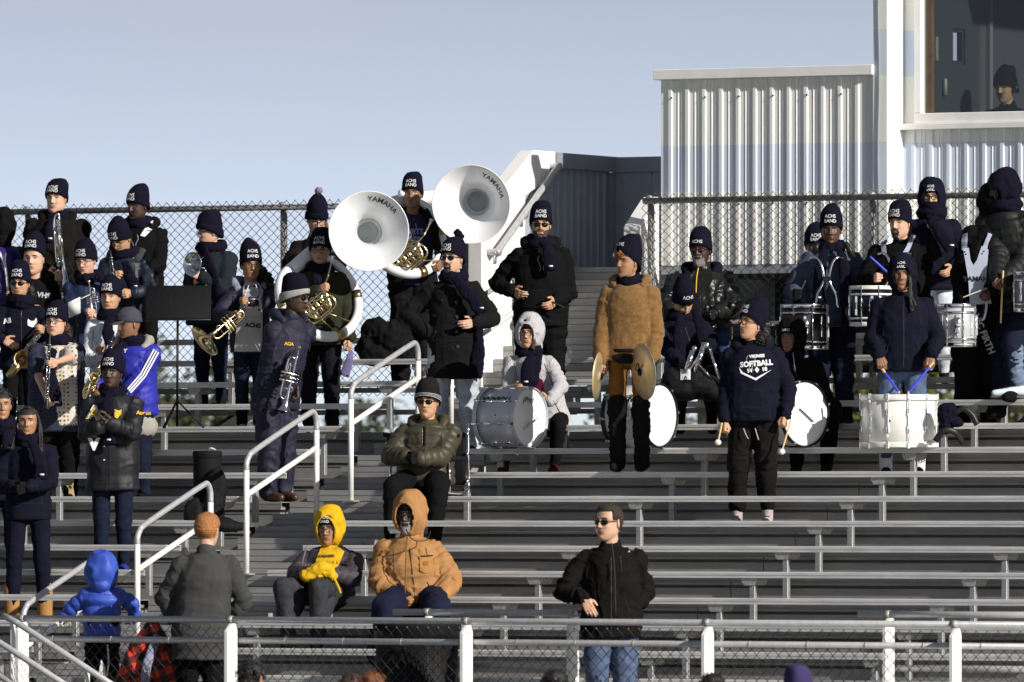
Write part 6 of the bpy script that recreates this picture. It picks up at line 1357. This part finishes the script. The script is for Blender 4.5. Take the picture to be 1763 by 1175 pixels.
p.hood(BLK); p.beanie(Ht=.085, top=.62, slump=(0, 0), txt=("", "BAND")); p.scarf(loose=-.01); p.strip([(1366, 608, .2), (1370, 640, .26)], .004, SILVER, "zip", lift=.02); p.poly([(1418, 648), (1436, 634), (1449, 642), (1448, 665), (1432, 662), (1414, 664)], cloth("grey_sleeve_band", (.16, .18, .23)), "sleeve_band", lift=.01)
stick("felt mallet held by the smiling boy in the black hood", p.P(1408, 692, .5), p.P(1402, 713, .56), .008, mallet=True, name="mallet")
p = Person("snare drummer in a faded denim vest and long navy scarf", (1431, 397), n=11, yaw=-2, hyaw=-6, pitch=4, sk='dark', top=VEST, tt=.035, sw=1.12, girth=1.1, a=(1368, 505, .25), b=(1468, 510, .25), ha='fist', hb='fist', glove=GLV, trousers=DENIM, tr=.02, seed=31)
p.beanie(slump=(.0, .04), Ht=.18, top=.25); p.scarf(loose=.01, tails=[[(1420, 430, .17), (1412, 470, .22), (1410, 520, .23)], [(1446, 430, .17), (1456, 480, .22), (1460, 560, .24), (1462, 600, .24)]]); carrier(p.T, p.P(1423, 445, .26), .17, .40)
p.strip([(1455, 418, .14), (1463, 432, .16), (1470, 445, .14)], .022, BLACKP, "carrier_strap", th=.012, lift=.05); p.strip([(1408, 418, .14), (1402, 435, .16)], .022, BLACKP, "carrier_strap", th=.012, lift=.05)
snare("black marching snare drum with chrome rods worn by the drummer in the denim vest", p.P(1385, 527, .50), .188, .34, BLACKP)
p = Person("person mostly hidden behind the denim vest drummer", (1404, 425), n=13, fz=zrow(11) - .3, yaw=0, sk='dark', top=NAVY, tt=.03, pitch=10, seed=32); p.beanie(roll := None) if False else p.beanie()
p = Person("stocky drummer in a black fleece with white harness straps and goatee", (1549, 386), n=11, yaw=-8, hyaw=-28, pitch=3, sk='light', hs=1.0, beard='goatee', smile=.6, jaw=1.12, top=cloth("black_deep_pile_fleece", (.006, .006, .0065), 1., spec=.05), tt=.04, girth=1.3, sw=1.14, a=(1505, 480, .35), b=(1560, 520, .40), ha='fist', hb='fist', ea=(1490, 480, 0), eb=(1640, 500, 0), trousers=BLK, tr=.02, seed=33)
p.beanie(Ht=.15, top=.5, slump=(0, .02)); WST = cloth("pale_blue_harness", (.34, .38, .50), .6)
p.poly([(1527, 402), (1534, 404), (1527, 418), (1528, 436), (1520, 437), (1519, 418)], WST, "harness_strap", lift=.02); p.poly([(1571, 403), (1578, 405), (1570, 425), (1562, 440), (1554, 437), (1563, 422)], WST, "harness_strap", lift=.02)
carrier(p.T, p.P(1540, 438, .32), .16, .35); snare("dark navy snare drum with white rim held by the stocky drummer in black fleece", p.P(1500, 495, .58), .170, .30, cloth("dark_navy_lacquer", (.006, .007, .012), .2, bump=0), hoop=WHITED)
stick("bright blue drumstick raised behind the smiling woman in the navy hood", p.P(1533, 474, .45), p.P(1499, 443, .5), .009, BLUEST, tipm=None)
p = Person("masked person in a navy hood and glasses, scarf over the face, by the fence", (1604, 342), n=13, yaw=4, hyaw=-8, sk='tan', top=NAVY, kind='hoodie', tt=.04, girth=1.1, sw=1.08, a=(1580, 470, .2), b=(1640, 462, .22), ha='fist', hb='relax', eb=(1660, 430, 0), trousers=DENIML, seed=34)
p.hood(NAVY, op=(.072, .09)); p.beanie(Ht=.085, top=.62, slump=(0, 0)); p.specs(r=.003); p.T.add("face_scarf", p.hl(xf(ell((0, -.03, -.065), .080, .088, .058, 24, 14), None)), NAVYH); p.scarf(loose=.02, up=.02, tails=[[(1600, 378, .16), (1618, 400, .22), (1638, 430, .24)]]); p.text("CON", 1607, 393, .05, WTHR, -40, lift=.06)
p = Person("smiling woman in a navy hooded jacket drumming on the upright white drum", (1553, 474), n=9, du=-.22, yaw=0, hyaw=-6, pitch=3, sk='brown', hs=1.02, smile=.9, top=NAVY, tt=.036, girth=1.22, sw=1.10, hem=.10, amp=.010, a=(1514, 612, .26), b=(1603, 612, .26), ha='hold', hb='hold', pna=(0, 1, -.2, .25, -.35, -1), pnb=(0, 1, -.2, -.15, -.35, -1), ea=(1490, 585, -.05), eb=(1632, 585, -.05), trousers=DENIMB, tr=.0, shoes=SUEDE, stance=.13, seed=35)
p.hood(NAVY, op=(.068, .092)); p.beanie(Ht=.085, top=.62, slump=(0, 0)); rr_ = random.Random(8); p.strands('black', [[(.055, -.07, .03), (.065 + .01 * rr_.random(), -.09, -.06), (.06 + .02 * rr_.random(), -.12, -.14), (.07 + .05 * rr_.random(), -.16, -.22 - .06 * rr_.random())] for _ in range(12)], .011)
for F_ in (p.FA, p.FB): p.T.add("sock", cone(F_ - ZV * .02, .052, F_ + ZV * .09, .055), WHF)
p.T.add("lettering", textp("CHS", .05, p.FB + Vector((0, -.065, .055)), (1, 0, 0), (0, 0, 1)), INK, smooth=False); p.strip([(1555, 510, .2), (1556, 560, .26), (1556, 620, .28)], .004, cloth("navy_placket", (.016, .017, .045)), "placket", lift=.04)
p.T.add("ring", lathe([(.009, -.002), (.0115, -.002), (.0115, .002), (.009, .002)], p.P(1604, 636, .33), (0, .2, 1), 12), SILVER)
stick("blue taped drumstick in the smiling woman's viewer-left hand", p.P(1519, 636, .34), p.P(1548, 676, .40), .010, BLUEST, tipm=WOODL); stick("blue taped drumstick in the smiling woman's viewer-right hand", p.P(1607, 624, .34), p.P(1564, 676, .40), .010, BLUEST, tipm=WOODL)
u8 = 2 * RUN + .12; Cb = W(u8, bpx(1547.5, u8), 0); T = drum("cream white drum standing upright on the bench before the smiling woman", Vector((Cb.x, Cb.y, zrow(8) + .205)), (0, 0, 1), .300, .385, WHITED, "marching_drum", "drum", 12, WHITED, DHEAD, True, None, .2, .045, base=Vector((Cb.x, Cb.y, zrow(8))))
T.add("vent_hole", ell(T.C + Vector((-.28, -.96, 0)).normalized() * T.r, .010, .006, .010, 10, 6), INK)
p = Person("drummer in black with a pale lettered drum harness, head hidden by his neighbour", (1716, 352), n=11, yaw=8, hyaw=60, sk='dark', top=BLK, tt=.045, girth=1.1, hip=(1684, 545, 0), a=(1660, 520, .2), b=(1706, 500, .3), hb='hold', ea=(1645, 480, 0), eb=(1722, 480, 0), trousers=BLK, tr=.03, seed=36, lean=0)
p.hood(BLK); HAR = mat("harness_plastic", (.36, .40, .50), .5, var=.08, vscale=10)
p.poly([(1660, 402), (1668, 400), (1665, 415), (1667, 430), (1658, 430), (1657, 415)], HAR, "harness_strap", lift=.02); p.poly([(1703, 400), (1710, 403), (1703, 418), (1700, 432), (1691, 430), (1697, 415)], HAR, "harness_strap", lift=.02)
hp = [(1658, 428), (1668, 427), (1671, 448), (1676, 457), (1682, 448), (1690, 424), (1702, 430), (1698, 480), (1707, 523), (1670, 525), (1667, 480)]
pf = p.Y - .28; p.T.add("harness_plate", prism([((x - 1682) / F * pf, (480 - y) / F * pf) for x, y in hp], unproj(1682, 480, pf), (1, 0, 0), (0, 0, 1), (0, 1, 0), .012), HAR, smooth=False); p.T.add("lettering", textp("YAMAHA", .058, unproj(1684, 481, pf - .004), (1, 0, 0), (0, 0, 1), .03), INK, smooth=False)
for x, y in ((1661, 434), (1663, 438), (1694, 433), (1691, 437)): p.T.add("rivet", ell(unproj(x, y, pf - .002), .007, .003, .007, 8, 5), INK)
p.T.add("lettering", textp("VIC FIRTH", .075, p.P(1694, 576, .24), (.42, 0, -1), (1, 0, .42), .03), GRYF, smooth=False)
p.T.add("carrier_hook", tube(cr([p.P(1698, 495, .3), p.P(1698, 530, .33), p.P(1694, 548, .34), p.P(1690, 552, .34)], 5), .010, 8), SILVL)
snare("pale grey snare drum with chrome strainer worn by the drummer with the lettered harness", p.P(1646, 526, .55), .160, .32, mat("pale_grey_lacquer", (.42, .43, .44), .3, coat=.3))
stick("thin drumstick pointing left held by the drummer with the lettered harness", p.P(1700, 496, .35), p.P(1659, 512, .5), .006, mat("grey_wood", (.35, .32, .27), .6))
p = Person("person at right edge in a black puffer jacket with a navy scarf over the head", (1724, 328), n=11, ppx=1738, yaw=-25, hyaw=-68, pitch=10, sk='dark', top=cloth("black_quilted_nylon", (.006, .007, .007), .6, bump=.2), kind='puffer', tt=.045, girth=.98, sw=.88, hip=(1757, 510, 0), a=(1718, 480, .34), b=(1730, 482, .36), ha='hold', hb='hold', ea=(1722, 440, .1), eb=(1775, 450, 0), trousers=DENIM, tr=.012, shoes=BLK, fa=(1722, 700, .2), fb=(1748, 672, .42), kb=(1742, 590, .42), seed=37)
p.hood(NAVYH, op=(.062, .085), dy=.035); p.curls('black', ((-.0, -.06, .075, .045), (-.03, -.07, .05, .03), (.03, -.07, .06, .03)), 180, .012); p.scarf(loose=.03, up=.02)
T = Thing("shoe", "white canvas shoe propped on the bench at the right edge", "shoe", p.P(1738, 682, .45)); (v, f), no = remesh(join(cone(p.P(1757, 672, .45), .045, p.P(1733, 676, .48), .036), cone(p.P(1733, 676, .48), .036, p.P(1712, 677, .5), .026)), .006, 2); T.add("upper", (v, f), cloth("white_canvas", (.55, .62, .68))); T.add("sole", box(p.P(1734, 684, .47), (1, 0, 0), (0, 1, 0), ZV, .27, .10, .022, .006), cloth("grey_sole", (.10, .10, .10)))
(v, f), no = remesh(join(cone(p.P(1745, 600, .42), .075, p.P(1752, 655, .44), .060)), .009, 2); v = drape(v, no, [(p.P(1745, 600, .42), p.P(1752, 655, .44), .06)], .012, 4, 22, 6); p.T.add("trouser_leg", (v, f), cloth("torn_pale_denim", (.13, .17, .24), .85, var=.35, vscale=25))
stick("pale drumstick hanging from the hand of the person in the black puffer", p.P(1727, 466, .42), p.P(1723, 555, .44), .0085, WOODL)
snare("silver snare drum cut off by the right edge of the view", p.P(1782, 470, .5), .165, .30, mat("grey_lacquer", (.12, .13, .16), .3, coat=.3))
Yb = W(6.0, bpx(1730, 6.0), 0).y; p = Person("person in a dark knit hat sitting inside the press box window", (1731, 153), Y=Yb, fz=4.9, H=1.72, yaw=-20, hyaw=-35, pitch=6, sk='tan', top=NAVY, tt=.035, a='side', b='side', legs=False, beard='mustache', seed=38); p.beanie(text=False, m=BLK, Ht=.15, top=.5)
p.T.add("headphones", join(p.hl(tube(cr([(-.10, .01, .0), (-.105, .01, .10), (0, .01, .20), (.105, .01, .10), (.10, .01, .0)], 6), .010, 8)), p.hl(ell((.105, .01, -.005), .022, .035, .04, 12, 8))), BLACKP)
# --- front
p = Person("seated youth in a bright yellow hoodie with a plum jacket, hood up over hat", (566, 911), n=2, du=.05, yaw=-12, hyaw=-16, pitch=8, sk='mid', hs=1.02, H=1.68, top=PBLK, tt=.05, girth=1.15, sw=1.1, hem=.08, hip=(562, 1022, 0), ka=(486, 1012, .50), fa=(497, 1100, .45), kb=(548, 1012, .55), fb=(548, 1100, .50), a=(538, 990, .36), b=(560, 986, .38), ha='fist', hb='fist', ea=(508, 985, .05), eb=(628, 985, .05), glove=YEL, trousers=GREYT, tr=.012, shoes=BLK, seed=39)
p.hood(YEL, op=(.074, .108), r=(.110, .135, .158)); p.beanie(Ht=.09, top=.62, slump=(0, 0)); p.specs(r=.002)
p.poly([(553, 938), (578, 940), (592, 950), (582, 975), (570, 982), (545, 982), (543, 965)], YEL, "hoodie_front", lift=.02); p.text("UNDREAMED", 558, 958, .026, INK, 2, lift=.028)
(v, f), no = remesh(join(cone(p.P(526, 992, .40), .045, p.P(552, 978, .40), .055), cone(p.P(552, 978, .40), .055, p.P(572, 990, .38), .048)), .009, 3); v = foldify(v, no, .014, 4, (14, 14, 14)); p.T.add("hoodie_sleeves", (v, f), YEL); p.strip([(572, 990, .40), (582, 1010, .42), (586, 1022, .42)], .010, YEL, "hoodie_edge")
for F_, nm in ((p.FA, 1), (p.FB, 1)): p.T.add("sock", cone(F_ + ZV * .0, .046, F_ + ZV * .10, .048), cloth("lavender_sock", (.35, .33, .50)))
p.strip([(530, 940, .2), (524, 960, .22), (520, 980, .22)], .006, cloth("grey_piping", (.16, .15, .16)), "jacket_edge", lift=.03)
p = Person("seated bearded man in a caramel canvas jacket with the hood up", (704, 889), n=2, du=.05, yaw=-4, hyaw=-20, pitch=2, sk='deep', hs=1.08, beard='chin', bm='grey', H=1.80, top=ORNG, tt=.045, girth=1.22, sw=1.08, hem=.07, amp=.020, hip=(718, 1030, 0), ka=(662, 1045, .50), fa=(650, 1130, .45), kb=(752, 1045, .50), fb=(750, 1130, .45), a=(690, 1030, .26), b=(748, 1036, .26), ha='fist', hb='fist', ea=(640, 990, .05), eb=(806, 990, .05), trousers=cloth("dark_navy_work_trousers", (.010, .012, .028)), tr=.03, seed=40, glove=ORNG)
p.hood(ORNG, op=(.072, .104), r=(.116, .145, .165)); p.beanie(text=False, m=BLK, Ht=.09, top=.62, slump=(0, 0)); p.specs(r=.0026); p.strip([(702, 925, .2), (700, 960, .25), (698, 1025, .27)], .005, cloth("dark_seam", (.20, .09, .03)), "front_seam", lift=.05)
p.poly([(722, 958), (745, 957), (745, 985), (732, 988), (723, 983)], cloth("caramel_pocket", (.34, .17, .06)), "chest_pocket", lift=.010); p.poly([(724, 957), (745, 956), (745, 958), (724, 959)], BLK, "pocket_slit", lift=.014); p.poly([(729, 967), (737, 967), (737, 974), (729, 974)], cloth("brown_patch", (.22, .11, .03)), "label_patch", lift=.016)
p.strip([(700, 912, .2), (712, 930, .24), (735, 930, .2), (742, 915, .15)], .004, BLACKP, "cord", lift=.04)
YW = lambda px, u: W(u, bpx(px, u), 0).y
p = Person("man in wraparound sunglasses and a black zip jacket standing at the front walkway", (1048, 901), Y=YW(1045, -4.5), fz=1.2, yaw=0, hyaw=-40, pitch=0, sk='light', hs=1.08, top=BLKB, tt=.028, girth=1.15, sw=1.08, hem=.13, amp=.016, a=(1006, 1032, .26), b=(1088, 1050, .04), ha='relax', hb=None, ea=(938, 1005, -.1), eb=(1120, 1005, -.25), pna=(-.1, 1, .2, .45, -.35, -.8), trousers=DENIMB, tr=.012, hairhead=False, seed=41, jaw=1.06)
p.shorthair('dk', .012, .074, .008); p.shades(); p.strip([(1053, 935, .2), (1058, 980, .24), (1060, 1060, .24)], .004, cloth("zip_grey", (.05, .05, .05)), "front_zip", lift=.02); p.strip([(1068, 957, .2), (1070, 985, .22)], .003, cloth("zip_grey", (.05, .05, .05)), "chest_zip", lift=.03); p.poly([(1082, 951), (1086, 951), (1084, 948)], GRYF, "emblem", lift=.01)
p = Person("ginger haired man in a charcoal blazer seen from behind", (357, 914), Y=YW(345, -4.5), fz=1.2, yaw=183, hyaw=158, sk='light', hs=1.06, top=TWEED, tt=.034, girth=1.12, sw=1.09, hem=.22, amp=.010, a=(308, 1078, -.12), b=(388, 1078, -.12), ha='relax', hb='relax', ea=(215, 1030, 0), eb=(450, 1030, 0), trousers=BLK, tr=.01, seed=42, hip=(345, 1085, 0))
p.shorthair('red', .012, .055, .006); p.specs()
p = Person("small child in a bright blue hooded puffer coat seen from behind", (176, 985), Y=YW(172, -4.3), fz=HC - 298 / F * YW(172, -4.3), yaw=182, hyaw=176, sk='light', hs=1.0, top=BLUEP, kind='puffer', tt=.045, girth=1.25, sw=1.25, hem=.24, a=(108, 1066, -.05), b=(232, 1062, -.1), ha='hold', hb='fist', ea=(120, 1030, 0), eb=(248, 1025, 0), glove=cloth("pale_mitten", (.50, .49, .46)), gb=BLUEP, trousers=BLK, tr=.03, seed=43, stance=.08, nz=.125)
p.hood(BLUEP, op=(.066, .092), r=(.122, .140, .155), dz=.005); p.strip([(185, 1110, .12), (187, 1140, .12), (184, 1165, .12)], .006, WTHR, "trouser_stripe")
# plaid jacket
def plaid():
    m = bpy.data.materials.new("red_black_plaid"); m.use_nodes = True; t = m.node_tree; b = t.nodes["Principled BSDF"]; b.inputs["Roughness"].default_value = .9
    tc = t.nodes.new("ShaderNodeTexCoord"); mp = t.nodes.new("ShaderNodeMapping"); mp.inputs["Rotation"].default_value = (0, .35, 0); s = t.nodes.new("ShaderNodeSeparateXYZ"); t.links.new(tc.outputs["Object"], mp.inputs[0]); t.links.new(mp.outputs[0], s.inputs[0]); vs = []
    for k in (0, 2):
        a = t.nodes.new("ShaderNodeMath"); a.operation = 'MULTIPLY'; a.inputs[1].default_value = 9; f = t.nodes.new("ShaderNodeMath"); f.operation = 'FRACT'; g = t.nodes.new("ShaderNodeMath"); g.operation = 'GREATER_THAN'; g.inputs[1].default_value = .5
        t.links.new(s.outputs[k], a.inputs[0]); t.links.new(a.outputs[0], f.inputs[0]); t.links.new(f.outputs[0], g.inputs[0]); vs.append(g)
    ad = t.nodes.new("ShaderNodeMath"); ad.operation = 'ADD'; t.links.new(vs[0].outputs[0], ad.inputs[0]); t.links.new(vs[1].outputs[0], ad.inputs[1]); h = t.nodes.new("ShaderNodeMath"); h.operation = 'MULTIPLY'; h.inputs[1].default_value = .5; t.links.new(ad.outputs[0], h.inputs[0])
    r = t.nodes.new("ShaderNodeValToRGB"); r.color_ramp.interpolation = 'CONSTANT'; r.color_ramp.elements[0].color = (.62, .05, .02, 1); r.color_ramp.elements[1].position = .9; r.color_ramp.elements[1].color = (.01, .01, .01, 1); e = r.color_ramp.elements.new(.4); e.color = (.16, .012, .01, 1)
    t.links.new(h.outputs[0], r.inputs[0]); t.links.new(r.outputs[0], b.inputs["Base Color"]); return m
Yp = YW(265, -4.45); q = lambda x, y, f=0: unproj(x, y, Yp - f)
T = Thing("plaid_jacket", "red and black plaid jacket with pale lining carried by the ginger haired man", "jacket", q(265, 1170)); (v, f), no = remesh(join(cone(q(262, 1082), .06, q(235, 1160), .15), cone(q(262, 1082), .06, q(295, 1160), .16), cone(q(235, 1160), .15, q(235, 1260), .12), cone(q(295, 1160), .16, q(295, 1260), .13)), .012, 3)
v = foldify(v, no, .030, 6, (9, 9, 6)); T.add("fabric", (v, f), plaid()); T.add("lining", tube(cr([q(272, 1095, .1), q(262, 1120, .17), q(252, 1150, .2), q(250, 1190, .2)], 5), .035, 10, flat=.3, up=(0, 1, 0)), cloth("blue_grey_lining", (.25, .27, .36)))
# foreground heads
for (lab, x, y, hm, tp, hy, Y_) in (("spectator with dark curly hair and a green top at the bottom edge", 434, 1170, 'black', mat("green_fleece", (.01, .16, .06), .9), 150, 61.5), ("spectator with brown hair at the bottom edge left of the rubbish bin", 607, 1190, 'brown', BLK, 170, 61), ("spectator with auburn hair at the bottom edge before the rubbish bin", 640, 1188, 'auburn', NAVY, 180, 60),
                               ("spectator with black hair at the bottom edge below the man in wraparound sunglasses", 955, 1183, 'black', BLK, 180, 61), ("spectator with black hair at the bottom edge beside a white fence post", 1228, 1190, 'black', NAVY, 170, 61), ("spectator in a purple knit hat at the bottom edge, right of centre", 1375, 1190, 'brown', NAVY, 160, 60)):
    p = Person(lab, (x, y), Y=Y_, fz=.11, yaw=180, hyaw=hy, sk='mid' if x < 500 else 'tan', hs=1.0, top=tp, tt=.03, trousers=BLK, seed=int(x) % 17, hairhead=True)
    if 'purple' in lab: p.beanie(text=False, m=mat("purple_knit", (.03, .02, .09), .9), Ht=.13, top=.6)
    else: p.curls(hm, ((0, .02, .05, .105, .85), (0, .05, -.03, .085, 1.0)), 420, .012)
# ---------------------------------------------------------------- loose things
Tb = Thing("rubbish_bin", "black perforated steel rubbish bin behind the front fence", "rubbish bin", W(-4.42, bpx(718, -4.42), 1.2)); Cb = W(-4.42, bpx(718, -4.42), 0); R_ = .305; zt = HC - 201 / F * 67.3
pm = bpy.data.materials.new("perforated_black_steel"); pm.use_nodes = True; t_ = pm.node_tree; b = t_.nodes["Principled BSDF"]; tc = t_.nodes.new("ShaderNodeTexCoord"); vo = t_.nodes.new("ShaderNodeTexVoronoi"); vo.inputs["Scale"].default_value = 48; vo.inputs["Randomness"].default_value = 0.0; r = t_.nodes.new("ShaderNodeValToRGB"); r.color_ramp.elements[0].position = .28; r.color_ramp.elements[1].position = .34; r.color_ramp.elements[0].color = (.03, .03, .03, 1); r.color_ramp.elements[1].color = (.006, .006, .006, 1)
t_.links.new(tc.outputs["Object"], vo.inputs[0]); t_.links.new(vo.outputs["Distance"], r.inputs[0]); t_.links.new(r.outputs[0], b.inputs["Base Color"]); b.inputs["Roughness"].default_value = .6; b.inputs["Specular IOR Level"].default_value = .15
Tb.add("barrel", lathe([(R_ * .95, .02), (R_, .05), (R_, zt - 1.2 - .05), (R_ * .99, zt - 1.2 - .05), (R_ * .97, .05), (.001, .04)], (Cb.x, Cb.y, 1.2), ZV, 56), pm); Tb.add("rim", lathe([(R_ * 1.0, -.10), (R_ * 1.04, -.10), (R_ * 1.05, -.005), (R_ * 1.03, .012), (R_ * .96, .006), (R_ * .96, -.10)], (Cb.x, Cb.y, zt), ZV, 56), BLACKP); Tb.add("liner", lathe([(R_ * .95, .0), (R_ * 1.07, .004), (R_ * 1.075, -.02), (R_ * 1.06, -.05)], (Cb.x, Cb.y, zt + .014), ZV, 56), BLACKN)
# music stands
Y = YP(9, 306); q = lambda x, y, f=0: unproj(x, y, Y - f)
T = Thing("music_stand", "wide black music stand left of the curly haired girl", "music stand", q(306, 737)); n_ = Vector((0, -.93, .36)); T.add("desk", box(q(307, 521), (1, 0, 0), Vector((0, .36, .93)), n_, .54, .30, .012, .004), BLACKN); T.add("desk_lip", box(q(307, 551, .06), (1, 0, 0), (0, 1, 0), ZV, .54, .05, .012, .003), BLACKP); T.add("pole", tube([q(306, 535), q(305, 735)], .011, 10), BLACKP)
for a in (0, 2.1, 4.2): T.add("leg", tube([q(305, 690), q(305, 737) + Vector((math.cos(a) * .22, math.sin(a) * .22, 0))], .008, 6), BLACKP)
Y = YP(9, 135); q = lambda x, y, f=0: unproj(x, y, Y - f)
T = Thing("music_stand", "small music stand holding white sheet music in the left group", "music stand", q(133, 700)); xa = (q(155, 507) - q(112, 527)).normalized(); T.add("desk", box(q(134, 519), xa, Vector((0, 1, 0)), xa.cross(Vector((0, 1, 0))), .24, .22, .010, .003), BLACKP); T.add("pole", tube([q(134, 520), q(134, 700)], .010, 8), BLACKP)
T2 = Thing("sheet_music", "white sheet music lying on the small stand in the left group", "sheet music", q(125, 530)); T2.add("page", box(q(128, 530, .12), xa, Vector((0, -.5, .86)), xa.cross(Vector((0, -.5, .86))), .11, .15, .002), PAPER); T2.add("page", box(q(144, 512, .08), xa, Vector((0, .99, .12)), xa.cross(Vector((0, .99, .12))), .13, .16, .002), PAPER)
# bags
def lump(name, label, cat, Y, spheres, m, voxel=.014, amp=.02, seed=1, fz=None):
    gs = [ell(unproj(x, y, Y - f), a, b, c, 14, 9) for x, y, f, a, b, c in spheres]; (v, f), no = remesh(join(*gs), voxel, 3); v = foldify(v, no, amp, seed, (9, 9, 9))
    T = Thing(name, label, cat, (v[:, 0].mean(), v[:, 1].mean(), v[:, 2].min())); T.add("body", (v, f), m); return T
Y = YP(6, 358); T = Thing("instrument_case", "black cylindrical instrument case standing by the left benches", "case", unproj(357, 902, Y)); c = unproj(357, 903, Y)
T.add("barrel", lathe([(.001, 0), (.105, .0), (.112, .01), (.114, .54), (.111, .55), (.001, .552)], c, ZV, 32), BLACKN); T.add("lid", lathe([(.116, .53), (.119, .535), (.119, .575), (.112, .588), (.001, .592)], c, ZV, 32), BLACKN); T.add("handle", tube(cr([c + Vector((.01, -.09, .59)), c + Vector((.03, -.10, .61)), c + Vector((.07, -.08, .595))], 5), .008, 6), GALV)
lump("backpack", "black backpack leaning against the cylindrical instrument case", "backpack", Y - .14, [(372, 850, 0, .085, .08, .20), (366, 880, .02, .09, .08, .15), (335, 885, .0, .08, .07, .12), (340, 895, 0, .10, .08, .08)], BLACKN, seed=3)
lump("duffel_bag", "black duffel bag under the bench behind the ginger haired man", "bag", YP(5, 390), [(385, 905, 0, .10, .10, .06), (398, 908, 0, .10, .08, .05)], BLACKN, seed=4)
lump("bag_pile", "pile of black coats and bags by the fence behind the tall player", "bags", YP(12.6, 660), [(650, 572, 0, .13, .12, .11), (672, 585, 0, .15, .12, .16), (632, 598, 0, .09, .1, .10), (690, 600, 0, .13, .12, .16), (650, 610, 0, .17, .13, .09)], cloth("black_coat_pile", (.006, .006, .007)), seed=5, amp=.03)
T = lump("equipment_bag", "black equipment bag with a large white letter M on the bench", "bag", YP(9, 1190, .0), [(1175, 672, 0, .16, .16, .09), (1205, 665, 0, .18, .16, .10), (1160, 655, 0, .10, .12, .10), (1225, 675, 0, .10, .14, .08), (1190, 650, 0, .14, .14, .10)], BLACKN, seed=6, amp=.012)
cl = np.array([v.co[:] for v in T.o.children[0].data.vertices]) + np.array(T.loc)
class _D: pass
dd = _D(); dd.cl = cl; dd.T = T; dd.top = T.o.children[0]
for st_, yy, sz in (("M", 645, .11), ("MAPEX", 652, .024)): Person.decal(dd, textp(st_, sz, unproj(1181, yy, YP(9, 1190, 0) - .4), (1, 0, .02), (0, 0, 1), .05 if sz > .1 else .02), WTHR, "lettering", .008)
# chrome tom tubes
Y = YP(9, 1190, .0) - .12; q = lambda x, y, f=0: unproj(x, y, Y - f)
T = Thing("drum_mount", "chrome tubular drum mount standing among the black bags", "drum mount", q(1195, 640)); 
for a, b in (((1180, 642), (1193, 604)), ((1196, 642), (1211, 598)), ((1186, 640), (1204, 612))): T.add("tube", tube([q(*a), q(*b)], .022 if a[0] != 1186 else .010, 14), CHROME)
T.add("clamp", box(q(1214, 595), (1, 0, 0), (0, 1, 0), ZV, .06, .05, .05, .006), CHROME); T.add("clamp", ell(q(1196, 600), .022, .022, .022, 10, 7), CHROME)
T.add("leg", tube([q(1222, 600), q(1243, 668)], .012, 8), CHROME); T.add("leg", tube([q(1205, 630), q(1228, 655)], .007, 8), CHROME)
# small set of tenor drums behind
for (x, y, r_, lb) in ((1282, 553, .115, "small black tenor drum with a tan head behind the softball woman, left one"), (1337, 556, .10, "small black tenor drum with a tan head behind the softball woman, right one")):
    Yt = YP(10, x); drum(lb, unproj(x, y + 22, Yt), (0, -.12, 1), r_, .20, BLACKP, "tenor_drum", "drum", 6, CHROME, mat("amber_head", (.45, .25, .10), .4), False, "tenor drums behind the softball woman", hoopw=.02)
# harness by the white drum
Y = YP(8, 1650, .05); q = lambda x, y, f=0: unproj(x, y, Y - f)
T = Thing("drum_harness", "black drum harness with curved shoulder arms lying beside the cream drum", "harness", q(1650, 770)); T.add("shoulder_arm", tube(cr([q(1610, 760, .1), q(1625, 742, .12), q(1645, 745, .1), q(1658, 764, .05)], 6), .024, 10, flat=.4, up=(0, 1, 0)), BLACKP); T.add("shoulder_arm", tube(cr([q(1632, 722, 0), q(1655, 705, 0), q(1672, 714, 0), q(1682, 732, 0)], 6), .022, 10, flat=.4, up=(0, 1, 0)), BLACKP)
(v, f), no = remesh(join(ell(q(1632, 712), .07, .06, .08), ell(q(1645, 728), .05, .05, .04), ell(q(1628, 735), .06, .05, .05)), .008, 2); v = foldify(v, no, .02, 3, (14, 14, 14)); T.add("padding", (v, f), NAVYH)
Yc = YP(8, 124); T = Thing("straw_bundle", "small tied bundle of straw coloured raffia on the bench behind the braided girl", "bundle", unproj(123, 856, Yc)); rg = random.Random(4)
T.add("raffia", join(*[tube(cr([unproj(123 + rg.uniform(-6, 6), 856, Yc), unproj(122 + rg.uniform(-4, 4), 843, Yc), unproj(121 + rg.uniform(-9, 5), 833 + rg.uniform(-2, 4), Yc - .03)], 3), .004, 4) for _ in range(34)]), mat("raffia", (.50, .38, .20), .9))
